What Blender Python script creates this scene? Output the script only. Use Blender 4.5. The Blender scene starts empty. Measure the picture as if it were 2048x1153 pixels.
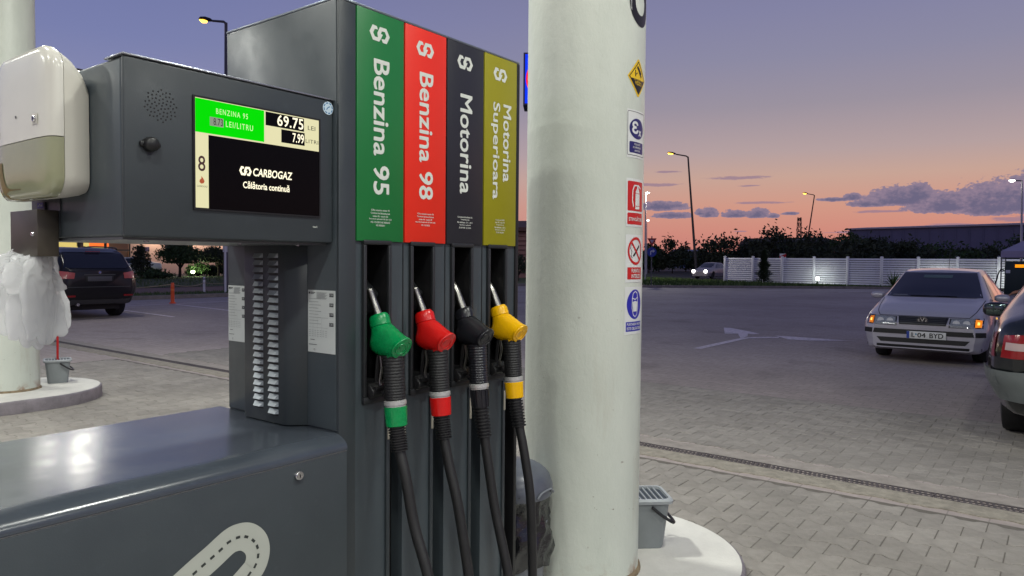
import bpy, bmesh, math, random
from math import radians as rd, sin, cos, pi, sqrt, atan2, hypot
from mathutils import Vector, Matrix
from mathutils.bvhtree import BVHTree

scene = bpy.context.scene
COL = scene.collection
random.seed(7)

# ------------------------------------------------------------------ camera
cam_data = bpy.data.cameras.new('camera')
cam = bpy.data.objects.new('camera', cam_data)
COL.objects.link(cam)
YAW, PITCH, ROLL = rd(37.268), rd(-2.084), rd(0.5006)
fwd = Vector((cos(YAW) * cos(PITCH), sin(YAW) * cos(PITCH), sin(PITCH)))
rgt = Vector((sin(YAW), -cos(YAW), 0))
upv = rgt.cross(fwd)
r2 = rgt * cos(ROLL) + upv * sin(ROLL)
u2 = upv * cos(ROLL) - rgt * sin(ROLL)
m = Matrix((r2, u2, -fwd)).transposed().to_4x4()
m.translation = Vector((-1.315, -1.603, 1.40))
cam.matrix_world = m
cam_data.sensor_fit = 'HORIZONTAL'
cam_data.sensor_width = 36.0
cam_data.lens = 1460.0 / 2048.0 * 36.0
cam_data.clip_start = 0.05
cam_data.clip_end = 3000.0
scene.camera = cam
scene.render.resolution_x, scene.render.resolution_y = 1024, 576

# ------------------------------------------------------------------ exposure and renderer
scene.view_settings.view_transform = 'Standard'
scene.view_settings.look = 'None'
scene.view_settings.exposure = 0.0
scene.view_settings.gamma = 1.0
scene.view_settings.use_curve_mapping = False
scene.render.engine = 'CYCLES'
scene.cycles.max_bounces = 6
scene.cycles.transparent_max_bounces = 12
scene.cycles.sample_clamp_indirect = 4.0
scene.cycles.use_denoising = True
scene.cycles.caustics_reflective = False
scene.cycles.caustics_refractive = False


def lin(c):
    """sRGB 0..255 -> linear rgba"""
    o = []
    for v in c[:3]:
        v = v / 255.0
        o.append(v / 12.92 if v <= 0.04045 else ((v + 0.055) / 1.055) ** 2.4)
    return (o[0], o[1], o[2], 1.0)


# ------------------------------------------------------------------ world: the dusk sky with its clouds
world = bpy.data.worlds.new('World')
scene.world = world
world.use_nodes = True
wt = world.node_tree
wt.nodes.clear()
world.cycles.sampling_method = 'NONE'


def wn(kind, **kw):
    n = wt.nodes.new(kind)
    for k, v in kw.items():
        setattr(n, k, v)
    return n


def wset(sock, v):
    if hasattr(v, 'bl_idname') or isinstance(v, bpy.types.NodeSocket):
        wt.links.new(v, sock)
    else:
        sock.default_value = v


def wm(op, a, b=0.0, c=0.0, clamp=False):
    n = wn('ShaderNodeMath', operation=op, use_clamp=clamp)
    wset(n.inputs[0], a); wset(n.inputs[1], b)
    if len(n.inputs) > 2:
        wset(n.inputs[2], c)
    return n.outputs[0]


def wsmooth(v, lo, hi):
    n = wn('ShaderNodeMapRange', interpolation_type='SMOOTHSTEP')
    wset(n.inputs[0], v); n.inputs[1].default_value = lo; n.inputs[2].default_value = hi
    return n.outputs[0]


def wmix(f, a, b):
    n = wn('ShaderNodeMix', data_type='RGBA')
    wset(n.inputs[0], f); wset(n.inputs[6], a); wset(n.inputs[7], b)
    return n.outputs[2]


def wramp(v, stops):
    n = wn('ShaderNodeValToRGB')
    wset(n.inputs[0], v)
    e = n.color_ramp.elements
    while len(e) < len(stops):
        e.new(0.5)
    for el, (p, c) in zip(e, stops):
        el.position = p; el.color = lin(c)
    return n.outputs[0]


tc = wn('ShaderNodeTexCoord')
sep = wn('ShaderNodeSeparateXYZ')
wt.links.new(tc.outputs['Generated'], sep.inputs[0])
sx, sy_, sz = sep.outputs
az = wm('MULTIPLY', wm('ARCTAN2', sy_, sx), 180 / pi)
el = wm('MULTIPLY', wm('ARCSINE', sz), 180 / pi)
elr = wm('DIVIDE', wm('MAXIMUM', el, 0.0), 60.0)
warm_stops = [(0.0, (196, 122, 116)), (2.2 / 60, (208, 138, 124)), (4.2 / 60, (209, 152, 134)), (6.4 / 60, (199, 164, 150)), (8.2 / 60, (181, 160, 160)),
              (11.5 / 60, (155, 146, 159)), (14.8 / 60, (140, 138, 163)), (18 / 60, (131, 131, 164)), (28 / 60, (106, 108, 146)), (1.0, (66, 72, 112))]
cool_stops = [(0.0, (160, 126, 136)), (3 / 60, (170, 142, 154)), (6 / 60, (160, 146, 170)), (9.5 / 60, (144, 142, 175)), (12 / 60, (132, 136, 175)),
              (15 / 60, (121, 128, 173)), (18.5 / 60, (115, 122, 169)), (28 / 60, (94, 102, 148)), (1.0, (60, 70, 112))]
warm_c = wramp(elr, warm_stops)
cool_c = wramp(elr, cool_stops)
sunaz = wm('COSINE', wm('MULTIPLY', wm('SUBTRACT', az, 5.0), pi / 180))
skyc = wmix(wsmooth(sunaz, 0.45, 1.0), cool_c, warm_c)
# clouds: (azimuth, base elevation, half width, height above base, depth below base) in degrees
CL = [(6.72, 3.8, 2.68, 1.33, 0.33), (9.41, 4.31, 2.82, 1.23, 0.27), (8.36, 4.62, 1.18, 1.15, 0.41), (3.91, 3.64, 3.15, 2.13, 0.39),
      (2.04, 3.65, 2.77, 2.59, 0.38), (-1.5, 3.6, 3.6, 2.2, 0.4), (11.43, 4.2, 1.56, 0.35, 0.17), (12.4, 4.71, 0.7, 0.42, 0.21), (13.6, 4.61, 1.3, 0.18, 0.14),
      (22.92, 3.73, 0.44, 0.45, 0.15), (22.29, 3.58, 0.8, 0.68, 0.15), (20.38, 3.56, 1.07, 0.52, 0.15), (18.78, 3.54, 0.98, 0.66, 0.18),
      (17.73, 3.46, 0.55, 0.29, 0.11), (16.53, 3.66, 0.68, 0.15, 0.11), (24.95, 3.59, 1.67, 0.34, 0.23), (25.9, 4.24, 2.42, 0.53, 0.3)]
ST = [(26.3, 5.95, 2.06, 0.15, 0.15), (20.07, 6.36, 2.63, 0.15, 0.15), (18.62, 4.5, 2.59, 0.11, 0.11), (25.38, 6.92, 1.04, 0.11, 0.11),
      (19.35, 5.76, 0.91, 0.08, 0.08), (6.4, 2.65, 2.25, 0.2, 0.17), (2.81, 2.97, 1.57, 0.32, 0.13), (10.63, 3.69, 1.84, 0.14, 0.1),
      (12.5, 2.28, 1.91, 0.11, 0.07), (20.0, 2.4, 0.6, 0.07, 0.07)]
comb = wn('ShaderNodeCombineXYZ')
wset(comb.inputs[0], wm('MULTIPLY', az, 1.0)); wset(comb.inputs[1], wm('MULTIPLY', el, 1.5))


def wnoise(scale, detail, rough, stretch=None):
    n = wn('ShaderNodeTexNoise')
    n.inputs['Scale'].default_value = scale; n.inputs['Detail'].default_value = detail; n.inputs['Roughness'].default_value = rough
    if stretch:
        mp = wn('ShaderNodeVectorMath', operation='MULTIPLY')
        wt.links.new(comb.outputs[0], mp.inputs[0]); mp.inputs[1].default_value = stretch
        wt.links.new(mp.outputs[0], n.inputs['Vector'])
    else:
        wt.links.new(comb.outputs[0], n.inputs['Vector'])
    return wm('SUBTRACT', n.outputs[0], 0.5)


nz = wm('ADD', wm('MULTIPLY', wnoise(1.1, 8.0, 0.62), 0.8), wm('MULTIPLY', wnoise(3.6, 4.0, 0.55), 0.5))
nz2 = wnoise(1.0, 6.0, 0.65, (0.9, 4.5, 1.0))


def cloud_field(lst, noise, amp):
    best = None
    for (a0, e0, hw, tp, bt) in lst:
        du = wm('DIVIDE', wm('SUBTRACT', az, a0), hw)
        dv = wm('SUBTRACT', el, e0)
        dvt = wm('DIVIDE', wm('MAXIMUM', dv, 0.0), tp)
        dvb = wm('DIVIDE', wm('MAXIMUM', wm('MULTIPLY', dv, -1.0), 0.0), bt)
        q = wm('ADD', wm('MULTIPLY', du, du), wm('ADD', wm('MULTIPLY', dvt, dvt), wm('MULTIPLY', dvb, dvb)))
        val = wm('SUBTRACT', 1.0, wm('SQRT', q))
        best = val if best is None else wm('MAXIMUM', best, val)
    return wm('ADD', best, wm('MULTIPLY', noise, amp))


cum = cloud_field(CL, nz, 1.15)
stk = cloud_field(ST, nz2, 2.2)
cum_m = wsmooth(cum, 0.02, 0.13)
stk_m = wm('MULTIPLY', wsmooth(stk, 0.0, 0.5), 0.75)
cum_col = wmix(wsmooth(wm('ADD', cum, wm('MULTIPLY', nz, 0.9)), 0.0, 0.9), lin((142, 126, 148)), lin((97, 98, 129)))
skyc = wmix(stk_m, skyc, lin((146, 122, 144)))
skyc = wmix(wm('MULTIPLY', cum_m, 0.95), skyc, cum_col)
nish = wn('ShaderNodeTexSky', sky_type='NISHITA')
nish.sun_disc = False
nish.sun_elevation = rd(0.5)
nish.sun_rotation = rd(90 - 5)
nsc = wn('ShaderNodeVectorMath', operation='SCALE')
wt.links.new(nish.outputs[0], nsc.inputs[0]); nsc.inputs[3].default_value = 0.0006
addn = wn('ShaderNodeVectorMath', operation='ADD')
wt.links.new(skyc, addn.inputs[0]); wt.links.new(nsc.outputs[0], addn.inputs[1])
bg = wn('ShaderNodeBackground')
wt.links.new(addn.outputs[0], bg.inputs[0]); bg.inputs[1].default_value = 1.0
wo = wn('ShaderNodeOutputWorld')
wt.links.new(bg.outputs[0], wo.inputs[0])

# the last afterglow of the sun that has just set
sun_d = bpy.data.lights.new('afterglow_sun', 'SUN')
sun_d.energy = 0.05; sun_d.angle = rd(25); sun_d.color = (1.0, 0.62, 0.48)
sun = bpy.data.objects.new('afterglow_sun', sun_d)
COL.objects.link(sun)
sd = -Vector((cos(rd(5)) * cos(rd(4)), sin(rd(5)) * cos(rd(4)), sin(rd(4))))
sun.rotation_euler = sd.to_track_quat('-Z', 'Y').to_euler()

# ------------------------------------------------------------------ materials
MATS = {}


def mat(name, color, rough=0.5, metal=0.0, var=0.0, vscale=8.0, bump=0.0, bscale=60.0, coat=0.0, spec=0.5,
        emit=None, estr=0.0, alpha=1.0, trans=0.0, srgb=True, rnd=0.0, rvar=0.0, detail=5.0, stain=0.0, smudge=0.0):
    """procedural Principled material: colour with noise variation, fine bump and roughness variation"""
    if name in MATS:
        return MATS[name]
    mt = bpy.data.materials.new(name)
    mt.use_nodes = True
    nt = mt.node_tree
    b = nt.nodes['Principled BSDF']
    c = lin(color) if srgb else (*color[:3], 1.0)
    b.inputs['Base Color'].default_value = c
    b.inputs['Roughness'].default_value = rough
    b.inputs['Metallic'].default_value = metal
    b.inputs['Coat Weight'].default_value = coat
    b.inputs['Coat Roughness'].default_value = 0.08
    b.inputs['Specular IOR Level'].default_value = spec
    b.inputs['Alpha'].default_value = alpha
    b.inputs['Transmission Weight'].default_value = trans
    if emit:
        b.inputs['Emission Color'].default_value = lin(emit)
        b.inputs['Emission Strength'].default_value = estr
    tcn = None

    def tex(scale, det=detail):
        nonlocal tcn
        if tcn is None:
            tcn = nt.nodes.new('ShaderNodeTexCoord')
        n = nt.nodes.new('ShaderNodeTexNoise')
        n.inputs['Scale'].default_value = scale
        n.inputs['Detail'].default_value = det
        n.inputs['Roughness'].default_value = 0.62
        nt.links.new(tcn.outputs['Object'], n.inputs['Vector'])
        return n.outputs[0]
    cur = None
    if var > 0:
        mr = nt.nodes.new('ShaderNodeMapRange')
        nt.links.new(tex(vscale), mr.inputs[0])
        mr.inputs[1].default_value = 0.3; mr.inputs[2].default_value = 0.7
        mr.inputs[3].default_value = 1 - var; mr.inputs[4].default_value = 1 + var
        cur = mr.outputs[0]
    if rnd > 0:
        g = nt.nodes.new('ShaderNodeNewGeometry')
        oi = nt.nodes.new('ShaderNodeObjectInfo')
        ad = nt.nodes.new('ShaderNodeMath'); ad.operation = 'ADD'
        nt.links.new(g.outputs['Random Per Island'], ad.inputs[0]); nt.links.new(oi.outputs['Random'], ad.inputs[1])
        fr = nt.nodes.new('ShaderNodeMath'); fr.operation = 'FRACT'
        nt.links.new(ad.outputs[0], fr.inputs[0])
        mr = nt.nodes.new('ShaderNodeMapRange')
        nt.links.new(fr.outputs[0], mr.inputs[0])
        mr.inputs[3].default_value = 1 - rnd; mr.inputs[4].default_value = 1 + rnd
        if cur is None:
            cur = mr.outputs[0]
        else:
            mu = nt.nodes.new('ShaderNodeMath'); mu.operation = 'MULTIPLY'
            nt.links.new(cur, mu.inputs[0]); nt.links.new(mr.outputs[0], mu.inputs[1]); cur = mu.outputs[0]
    if stain > 0:
        # spilled oil, tyre dirt and dust with shapes of their own, laid out over the whole ground
        gp = nt.nodes.new('ShaderNodeNewGeometry')
        for s_, lo_, hi_, amt in ((0.55, 0.50, 0.72, 1.0), (2.6, 0.60, 0.70, 0.8), (9.0, 0.68, 0.74, 0.7)):
            n = nt.nodes.new('ShaderNodeTexNoise'); n.inputs['Scale'].default_value = s_; n.inputs['Detail'].default_value = 6.0; n.inputs['Roughness'].default_value = 0.6
            nt.links.new(gp.outputs['Position'], n.inputs['Vector'])
            mr = nt.nodes.new('ShaderNodeMapRange'); nt.links.new(n.outputs[0], mr.inputs[0])
            mr.inputs[1].default_value = lo_; mr.inputs[2].default_value = hi_; mr.inputs[3].default_value = 1.0; mr.inputs[4].default_value = 1 - stain * amt
            if cur is None:
                cur = mr.outputs[0]
            else:
                mu = nt.nodes.new('ShaderNodeMath'); mu.operation = 'MULTIPLY'
                nt.links.new(cur, mu.inputs[0]); nt.links.new(mr.outputs[0], mu.inputs[1]); cur = mu.outputs[0]
    if smudge > 0:
        # dust and finger marks: pale spots and short streaks
        n = tex(26.0, 6.0)
        mr = nt.nodes.new('ShaderNodeMapRange'); nt.links.new(n, mr.inputs[0])
        mr.inputs[1].default_value = 0.60; mr.inputs[2].default_value = 0.78; mr.inputs[3].default_value = 1.0; mr.inputs[4].default_value = 1 + smudge
        n2 = tex(2.3, 3.0)
        mr2 = nt.nodes.new('ShaderNodeMapRange'); nt.links.new(n2, mr2.inputs[0])
        mr2.inputs[1].default_value = 0.35; mr2.inputs[2].default_value = 0.7; mr2.inputs[3].default_value = 1 - smudge * 0.25; mr2.inputs[4].default_value = 1 + smudge * 0.35
        mu = nt.nodes.new('ShaderNodeMath'); mu.operation = 'MULTIPLY'
        nt.links.new(mr.outputs[0], mu.inputs[0]); nt.links.new(mr2.outputs[0], mu.inputs[1])
        if cur is None:
            cur = mu.outputs[0]
        else:
            m3 = nt.nodes.new('ShaderNodeMath'); m3.operation = 'MULTIPLY'
            nt.links.new(cur, m3.inputs[0]); nt.links.new(mu.outputs[0], m3.inputs[1]); cur = m3.outputs[0]
    if cur is not None:
        sc = nt.nodes.new('ShaderNodeVectorMath'); sc.operation = 'SCALE'
        sc.inputs[0].default_value = c[:3]
        nt.links.new(cur, sc.inputs[3])
        nt.links.new(sc.outputs[0], b.inputs['Base Color'])
    if rvar > 0:
        mr = nt.nodes.new('ShaderNodeMapRange')
        nt.links.new(tex(vscale * 1.7 + 3), mr.inputs[0])
        mr.inputs[1].default_value = 0.3; mr.inputs[2].default_value = 0.7
        mr.inputs[3].default_value = max(0.02, rough - rvar); mr.inputs[4].default_value = rough + rvar
        nt.links.new(mr.outputs[0], b.inputs['Roughness'])
    if bump > 0:
        bp = nt.nodes.new('ShaderNodeBump')
        bp.inputs['Strength'].default_value = min(1.0, bump)
        bp.inputs['Distance'].default_value = 0.01
        nt.links.new(tex(bscale, 3.0), bp.inputs['Height'])
        nt.links.new(bp.outputs[0], b.inputs['Normal'])
    MATS[name] = mt
    return mt


def emis(name, color, strength):
    """emission material: lamp lenses, screens, the glowing shop wall and goods"""
    if name in MATS:
        return MATS[name]
    mt = bpy.data.materials.new(name)
    mt.use_nodes = True
    nt = mt.node_tree
    nt.nodes.clear()
    e = nt.nodes.new('ShaderNodeEmission')
    e.inputs[0].default_value = lin(color); e.inputs[1].default_value = strength
    o = nt.nodes.new('ShaderNodeOutputMaterial')
    nt.links.new(e.outputs[0], o.inputs[0])
    MATS[name] = mt
    return mt


# ------------------------------------------------------------------ mesh helpers
class MB:
    """collects vertices and faces; build() makes ONE mesh object of them"""

    def __init__(self):
        self.v, self.f = [], []

    def add(self, vs, fs):
        o = len(self.v)
        self.v.extend([tuple(p) for p in vs])
        self.f.extend([tuple(i + o for i in f) for f in fs])
        return self

    def box(self, x0, x1, y0, y1, z0, z1):
        vs = [(x, y, z) for z in (z0, z1) for y in (y0, y1) for x in (x0, x1)]
        return self.add(vs, [(0, 2, 3, 1), (4, 5, 7, 6), (0, 1, 5, 4), (2, 6, 7, 3), (0, 4, 6, 2), (1, 3, 7, 5)])

    def bar(self, a, b, w, h, up=(0, 0, 1)):
        a, b = Vector(a), Vector(b)
        d = (b - a).normalized(); u = Vector(up)
        if abs(d.dot(u)) > 0.98:
            u = Vector((1, 0, 0))
        s = d.cross(u).normalized(); u = s.cross(d)
        vs = [p + s * i * w / 2 + u * j * h / 2 for p in (a, b) for i, j in ((-1, -1), (1, -1), (1, 1), (-1, 1))]
        return self.add(vs, [(3, 2, 1, 0), (4, 5, 6, 7), (0, 1, 5, 4), (1, 2, 6, 5), (2, 3, 7, 6), (3, 0, 4, 7)])

    def tube(self, pts, rad, n=12, cap=True):
        pts = [Vector(p) for p in pts]
        if not isinstance(rad, (list, tuple)):
            rad = [rad] * len(pts)
        t0 = (pts[1] - pts[0]).normalized()
        ref = Vector((0, 0, 1)) if abs(t0.z) < 0.9 else Vector((1, 0, 0))
        nrm = t0.cross(ref).normalized()
        vs = []
        for i, p in enumerate(pts):
            t = (pts[min(i + 1, len(pts) - 1)] - pts[max(i - 1, 0)]).normalized()
            nrm = (nrm - t * nrm.dot(t)).normalized()
            bn = t.cross(nrm)
            for k in range(n):
                a = 2 * pi * k / n
                vs.append(p + (nrm * cos(a) + bn * sin(a)) * rad[i])
        fs = []
        for i in range(len(pts) - 1):
            for k in range(n):
                fs.append((i * n + k, i * n + (k + 1) % n, (i + 1) * n + (k + 1) % n, (i + 1) * n + k))
        if cap:
            fs.append(tuple(range(n - 1, -1, -1)))
            fs.append(tuple((len(pts) - 1) * n + k for k in range(n)))
        return self.add(vs, fs)

    def lathe(self, prof, origin=(0, 0, 0), n=32, axis='z'):
        """prof: (radius, height) list"""
        vs, fs = [], []
        o = Vector(origin)
        for r, h in prof:
            for k in range(n):
                a = 2 * pi * k / n
                p = {'z': (r * cos(a), r * sin(a), h), 'x': (h, r * cos(a), r * sin(a)), 'y': (r * sin(a), h, r * cos(a))}[axis]
                vs.append(o + Vector(p))
        for i in range(len(prof) - 1):
            for k in range(n):
                fs.append((i * n + k, i * n + (k + 1) % n, (i + 1) * n + (k + 1) % n, (i + 1) * n + k))
        if prof[0][0] > 1e-6:
            fs.append(tuple(range(n - 1, -1, -1)))
        if prof[-1][0] > 1e-6:
            fs.append(tuple((len(prof) - 1) * n + k for k in range(n)))
        return self.add(vs, fs)

    def loft(self, secs, closed=True, cap=True):
        n = len(secs[0])
        vs = [p for s in secs for p in s]
        fs = []
        for i in range(len(secs) - 1):
            for k in range(n if closed else n - 1):
                fs.append((i * n + k, i * n + (k + 1) % n, (i + 1) * n + (k + 1) % n, (i + 1) * n + k))
        if cap and closed:
            fs.append(tuple(range(n - 1, -1, -1)))
            fs.append(tuple((len(secs) - 1) * n + k for k in range(n)))
        return self.add(vs, fs)

    def prism(self, poly, f0, f1):
        """poly: list of 2D points; f0/f1 map (a,b) to 3D for the two ends"""
        n = len(poly)
        vs = [f0(*p) for p in poly] + [f1(*p) for p in poly]
        fs = [tuple(range(n - 1, -1, -1)), tuple(range(n, 2 * n))]
        fs += [(k, (k + 1) % n, n + (k + 1) % n, n + k) for k in range(n)]
        return self.add(vs, fs)

    def mesh(self, name, bevel=0.0, seg=2, smooth=40, weld=True):
        me = bpy.data.meshes.new(name)
        me.from_pydata(self.v, [], self.f)
        bm = bmesh.new()
        bm.from_mesh(me)
        if weld:
            bmesh.ops.remove_doubles(bm, verts=bm.verts, dist=1e-6)
        bmesh.ops.recalc_face_normals(bm, faces=bm.faces)
        if bevel > 0:
            es = [e for e in bm.edges if len(e.link_faces) == 2 and e.calc_face_angle(0) > 0.5]
            bmesh.ops.bevel(bm, geom=es, offset=bevel, segments=seg, affect='EDGES', profile=0.5, clamp_overlap=True)
        if smooth:
            lim = rd(smooth)
            for f in bm.faces:
                f.smooth = True
            for e in bm.edges:
                if len(e.link_faces) == 2 and e.calc_face_angle(0) > lim:
                    e.smooth = False
        bm.to_mesh(me)
        bm.free()
        return me

    def build(self, name, material, parent=None, bevel=0.0, seg=2, smooth=40, local=False, weld=True):
        return obj(name, self.mesh(name, bevel, seg, smooth, weld), material, parent, local)


def obj(name, me, material, parent=None, local=False):
    """link a mesh; its vertices are world coordinates unless local=True (then they are in the parent's space)"""
    o = bpy.data.objects.new(name, me)
    COL.objects.link(o)
    if material is not None and len(me.materials) == 0:
        me.materials.append(material)
    if parent is not None:
        o.parent = parent
        if not local:
            base = ORIGIN.get(parent.name)
            if base is not None and base.length > 0:
                me.transform(Matrix.Translation(-base))
            ORIGIN[o.name] = base
        else:
            ORIGIN[o.name] = Vector((0, 0, 0))
    else:
        ORIGIN[o.name] = Vector((0, 0, 0))
    return o


ORIGIN = {}


def tag(o, label=None, cat=None, group=None, kind=None):
    if label: o['label'] = label
    if cat: o['category'] = cat
    if group: o['group'] = group
    if kind: o['kind'] = kind
    return o


def thing(name, label, cat, loc=(0, 0, 0), rz=0.0, group=None):
    o = bpy.data.objects.new(name, None)
    COL.objects.link(o)
    o.empty_display_size = 0.1
    o.location = loc
    o.rotation_euler = (0, 0, rz)
    ORIGIN[o.name] = Vector(loc)
    return tag(o, label, cat, group)


def copy_tree(o, parent=None):
    c = o.copy()
    COL.objects.link(c)
    c.parent = parent
    ORIGIN[c.name] = ORIGIN.get(o.name, Vector())
    for ch in o.children:
        copy_tree(ch, c)
    return c


def recenter(o):
    """put the origin of a one-mesh thing at the middle of its base"""
    me = o.data
    xs = [v.co for v in me.vertices]
    c = Vector(((min(p.x for p in xs) + max(p.x for p in xs)) / 2, (min(p.y for p in xs) + max(p.y for p in xs)) / 2, min(p.z for p in xs)))
    me.transform(Matrix.Translation(-c))
    o.location = c
    ORIGIN[o.name] = c
    return o


def bx(name, x0, x1, y0, y1, z0, z1, material, parent=None, bevel=0.0, local=False, seg=2):
    return MB().box(x0, x1, y0, y1, z0, z1).build(name, material, parent, bevel, seg, local=local)


def smoothcurve(pts, n=8):
    """Catmull-Rom through points"""
    P = [Vector(p) for p in pts]
    out = []
    for i in range(len(P) - 1):
        p0 = P[max(i - 1, 0)]; p1 = P[i]; p2 = P[i + 1]; p3 = P[min(i + 2, len(P) - 1)]
        for k in range(n):
            t = k / n
            out.append(0.5 * ((2 * p1) + (p2 - p0) * t + (2 * p0 - 5 * p1 + 4 * p2 - p3) * t * t + (3 * p1 - p0 - 3 * p2 + p3) * t ** 3))
    out.append(P[-1])
    return out


# ------------------------------------------------------------------ flat print: shapes in a (u, v) plane mapped onto a surface
def text_geo(s, bold=0.0, spacing=1.0, shear=0.0, line=0.9):
    cu = bpy.data.curves.new('t', 'FONT')
    cu.body = s
    cu.size = 1.0
    cu.offset = bold
    cu.space_character = spacing
    cu.space_line = line
    cu.shear = shear
    cu.resolution_u = 3
    to = bpy.data.objects.new('t', cu)
    me = bpy.data.meshes.new_from_object(to)
    vs = [tuple(v.co) for v in me.vertices]
    fs = [tuple(p.vertices) for p in me.polygons]
    bpy.data.objects.remove(to); bpy.data.curves.remove(cu); bpy.data.meshes.remove(me)
    return vs, fs


def shape_geo(s):
    k = s[0]
    if k == 'rect':
        _, u0, v0, u1, v1 = s[:5]
        r = s[5] if len(s) > 5 else 0
        if r:
            pts = []
            for cx, cy, a0 in ((u1 - r, v1 - r, 0), (u0 + r, v1 - r, 90), (u0 + r, v0 + r, 180), (u1 - r, v0 + r, 270)):
                pts += [(cx + r * cos(rd(a0 + 18 * i)), cy + r * sin(rd(a0 + 18 * i))) for i in range(6)]
            return grid_poly(pts)
        n = 6
        vs = [(u0 + (u1 - u0) * i / n, v, 0) for v in (v0, v1) for i in range(n + 1)]
        return vs, [(i, i + 1, n + 2 + i, n + 1 + i) for i in range(n)]
    if k == 'poly':
        return grid_poly(s[1])
    if k == 'disc':
        _, u, v, ru, rv = s
        return grid_poly([(u + ru * cos(2 * pi * i / 40), v + rv * sin(2 * pi * i / 40)) for i in range(40)])
    if k == 'ring':
        _, u, v, ro, ri = s[:5]
        asp = s[5] if len(s) > 5 else 1.0
        n = 48
        vs = [(u + r * cos(2 * pi * i / n) * asp, v + r * sin(2 * pi * i / n), 0) for r in (ri, ro) for i in range(n)]
        return vs, [(i, (i + 1) % n, n + (i + 1) % n, n + i) for i in range(n)]
    if k == 'line':
        _, pts, w = s[:3]
        closed = len(s) > 3 and s[3]
        P = [Vector((p[0], p[1], 0)) for p in pts]
        n = len(P)
        L, R = [], []
        for i, p in enumerate(P):
            a = P[(i - 1) % n] if (closed or i > 0) else None
            b = P[(i + 1) % n] if (closed or i < n - 1) else None
            d1 = (p - a).normalized() if a is not None else (b - p).normalized()
            d2 = (b - p).normalized() if b is not None else d1
            n1 = Vector((-d1.y, d1.x, 0)); n2 = Vector((-d2.y, d2.x, 0))
            mm = (n1 + n2)
            mm = mm / max(mm.length_squared / 2, 0.5) if mm.length > 1e-6 else n1
            L.append(p + mm * w / 2); R.append(p - mm * w / 2)
        vs = L + R
        return vs, [(i, (i + 1) % n, n + (i + 1) % n, n + i) for i in range(n if closed else n - 1)]
    if k == 'text':
        # ('text', string, u0, v0, u1, v1, bold): fitted into the box
        _, st, u0, v0, u1, v1 = s[:6]
        bold = s[6] if len(s) > 6 else 0.0
        vs, fs = text_geo(st, 0.0, s[7] if len(s) > 7 else 1.0, s[8] if len(s) > 8 else 0.0, s[9] if len(s) > 9 else 0.9)
        if bold > 0:
            v0_, f0_ = vs, fs
            vs, fs = [], []
            for q, (ox, oy) in enumerate(((0, 0), (bold, 0), (-bold, 0), (0, bold), (0, -bold), (bold * .7, bold * .7), (-bold * .7, -bold * .7), (bold * .7, -bold * .7), (-bold * .7, bold * .7))):
                o = len(vs)
                vs += [(p[0] + ox, p[1] + oy, p[2] + 0.00004 * q) for p in v0_]
                fs += [tuple(i + o for i in f) for f in f0_]
        xs = [p[0] for p in vs]; ys = [p[1] for p in vs]
        x0, x1, y0, y1 = min(xs), max(xs), min(ys), max(ys)
        return [(u0 + (p[0] - x0) / (x1 - x0) * (u1 - u0), v0 + (p[1] - y0) / (y1 - y0) * (v1 - v0), p[2]) for p in vs], fs
    raise ValueError(k)


def grid_poly(pts):
    return [(p[0], p[1], 0) for p in pts], [tuple(range(len(pts)))]


def decal(parent, items, xf, h0=0.0005, dh=0.0005, cut=0.0):
    """items: (name, material, layer, [shapes]); xf(u, v, h) -> world point; cut: slice width for curved surfaces"""
    out = []
    for name, material, layer, shapes in items:
        vs, fs = [], []
        for si, s in enumerate(shapes):
            a, b = shape_geo(s)
            o = len(vs)
            vs += [(p[0], p[1], p[2] + 0.00003 * (si % 6)) for p in a]
            fs += [tuple(i + o for i in f) for f in b]
        me = bpy.data.meshes.new(name)
        me.from_pydata([tuple(v) for v in vs], [], fs)
        if cut:
            bm = bmesh.new(); bm.from_mesh(me)
            x0 = min(v[0] for v in vs); x1 = max(v[0] for v in vs)
            u = x0 + cut
            while u < x1:
                bmesh.ops.bisect_plane(bm, geom=bm.verts[:] + bm.edges[:] + bm.faces[:], plane_co=(u, 0, 0), plane_no=(1, 0, 0))
                u += cut
            bm.to_mesh(me); bm.free()
        for v in me.vertices:
            v.co = xf(v.co.x, v.co.y, h0 + dh * layer + v.co.z)
        out.append(obj(name, me, material, parent))
    return out
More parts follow.
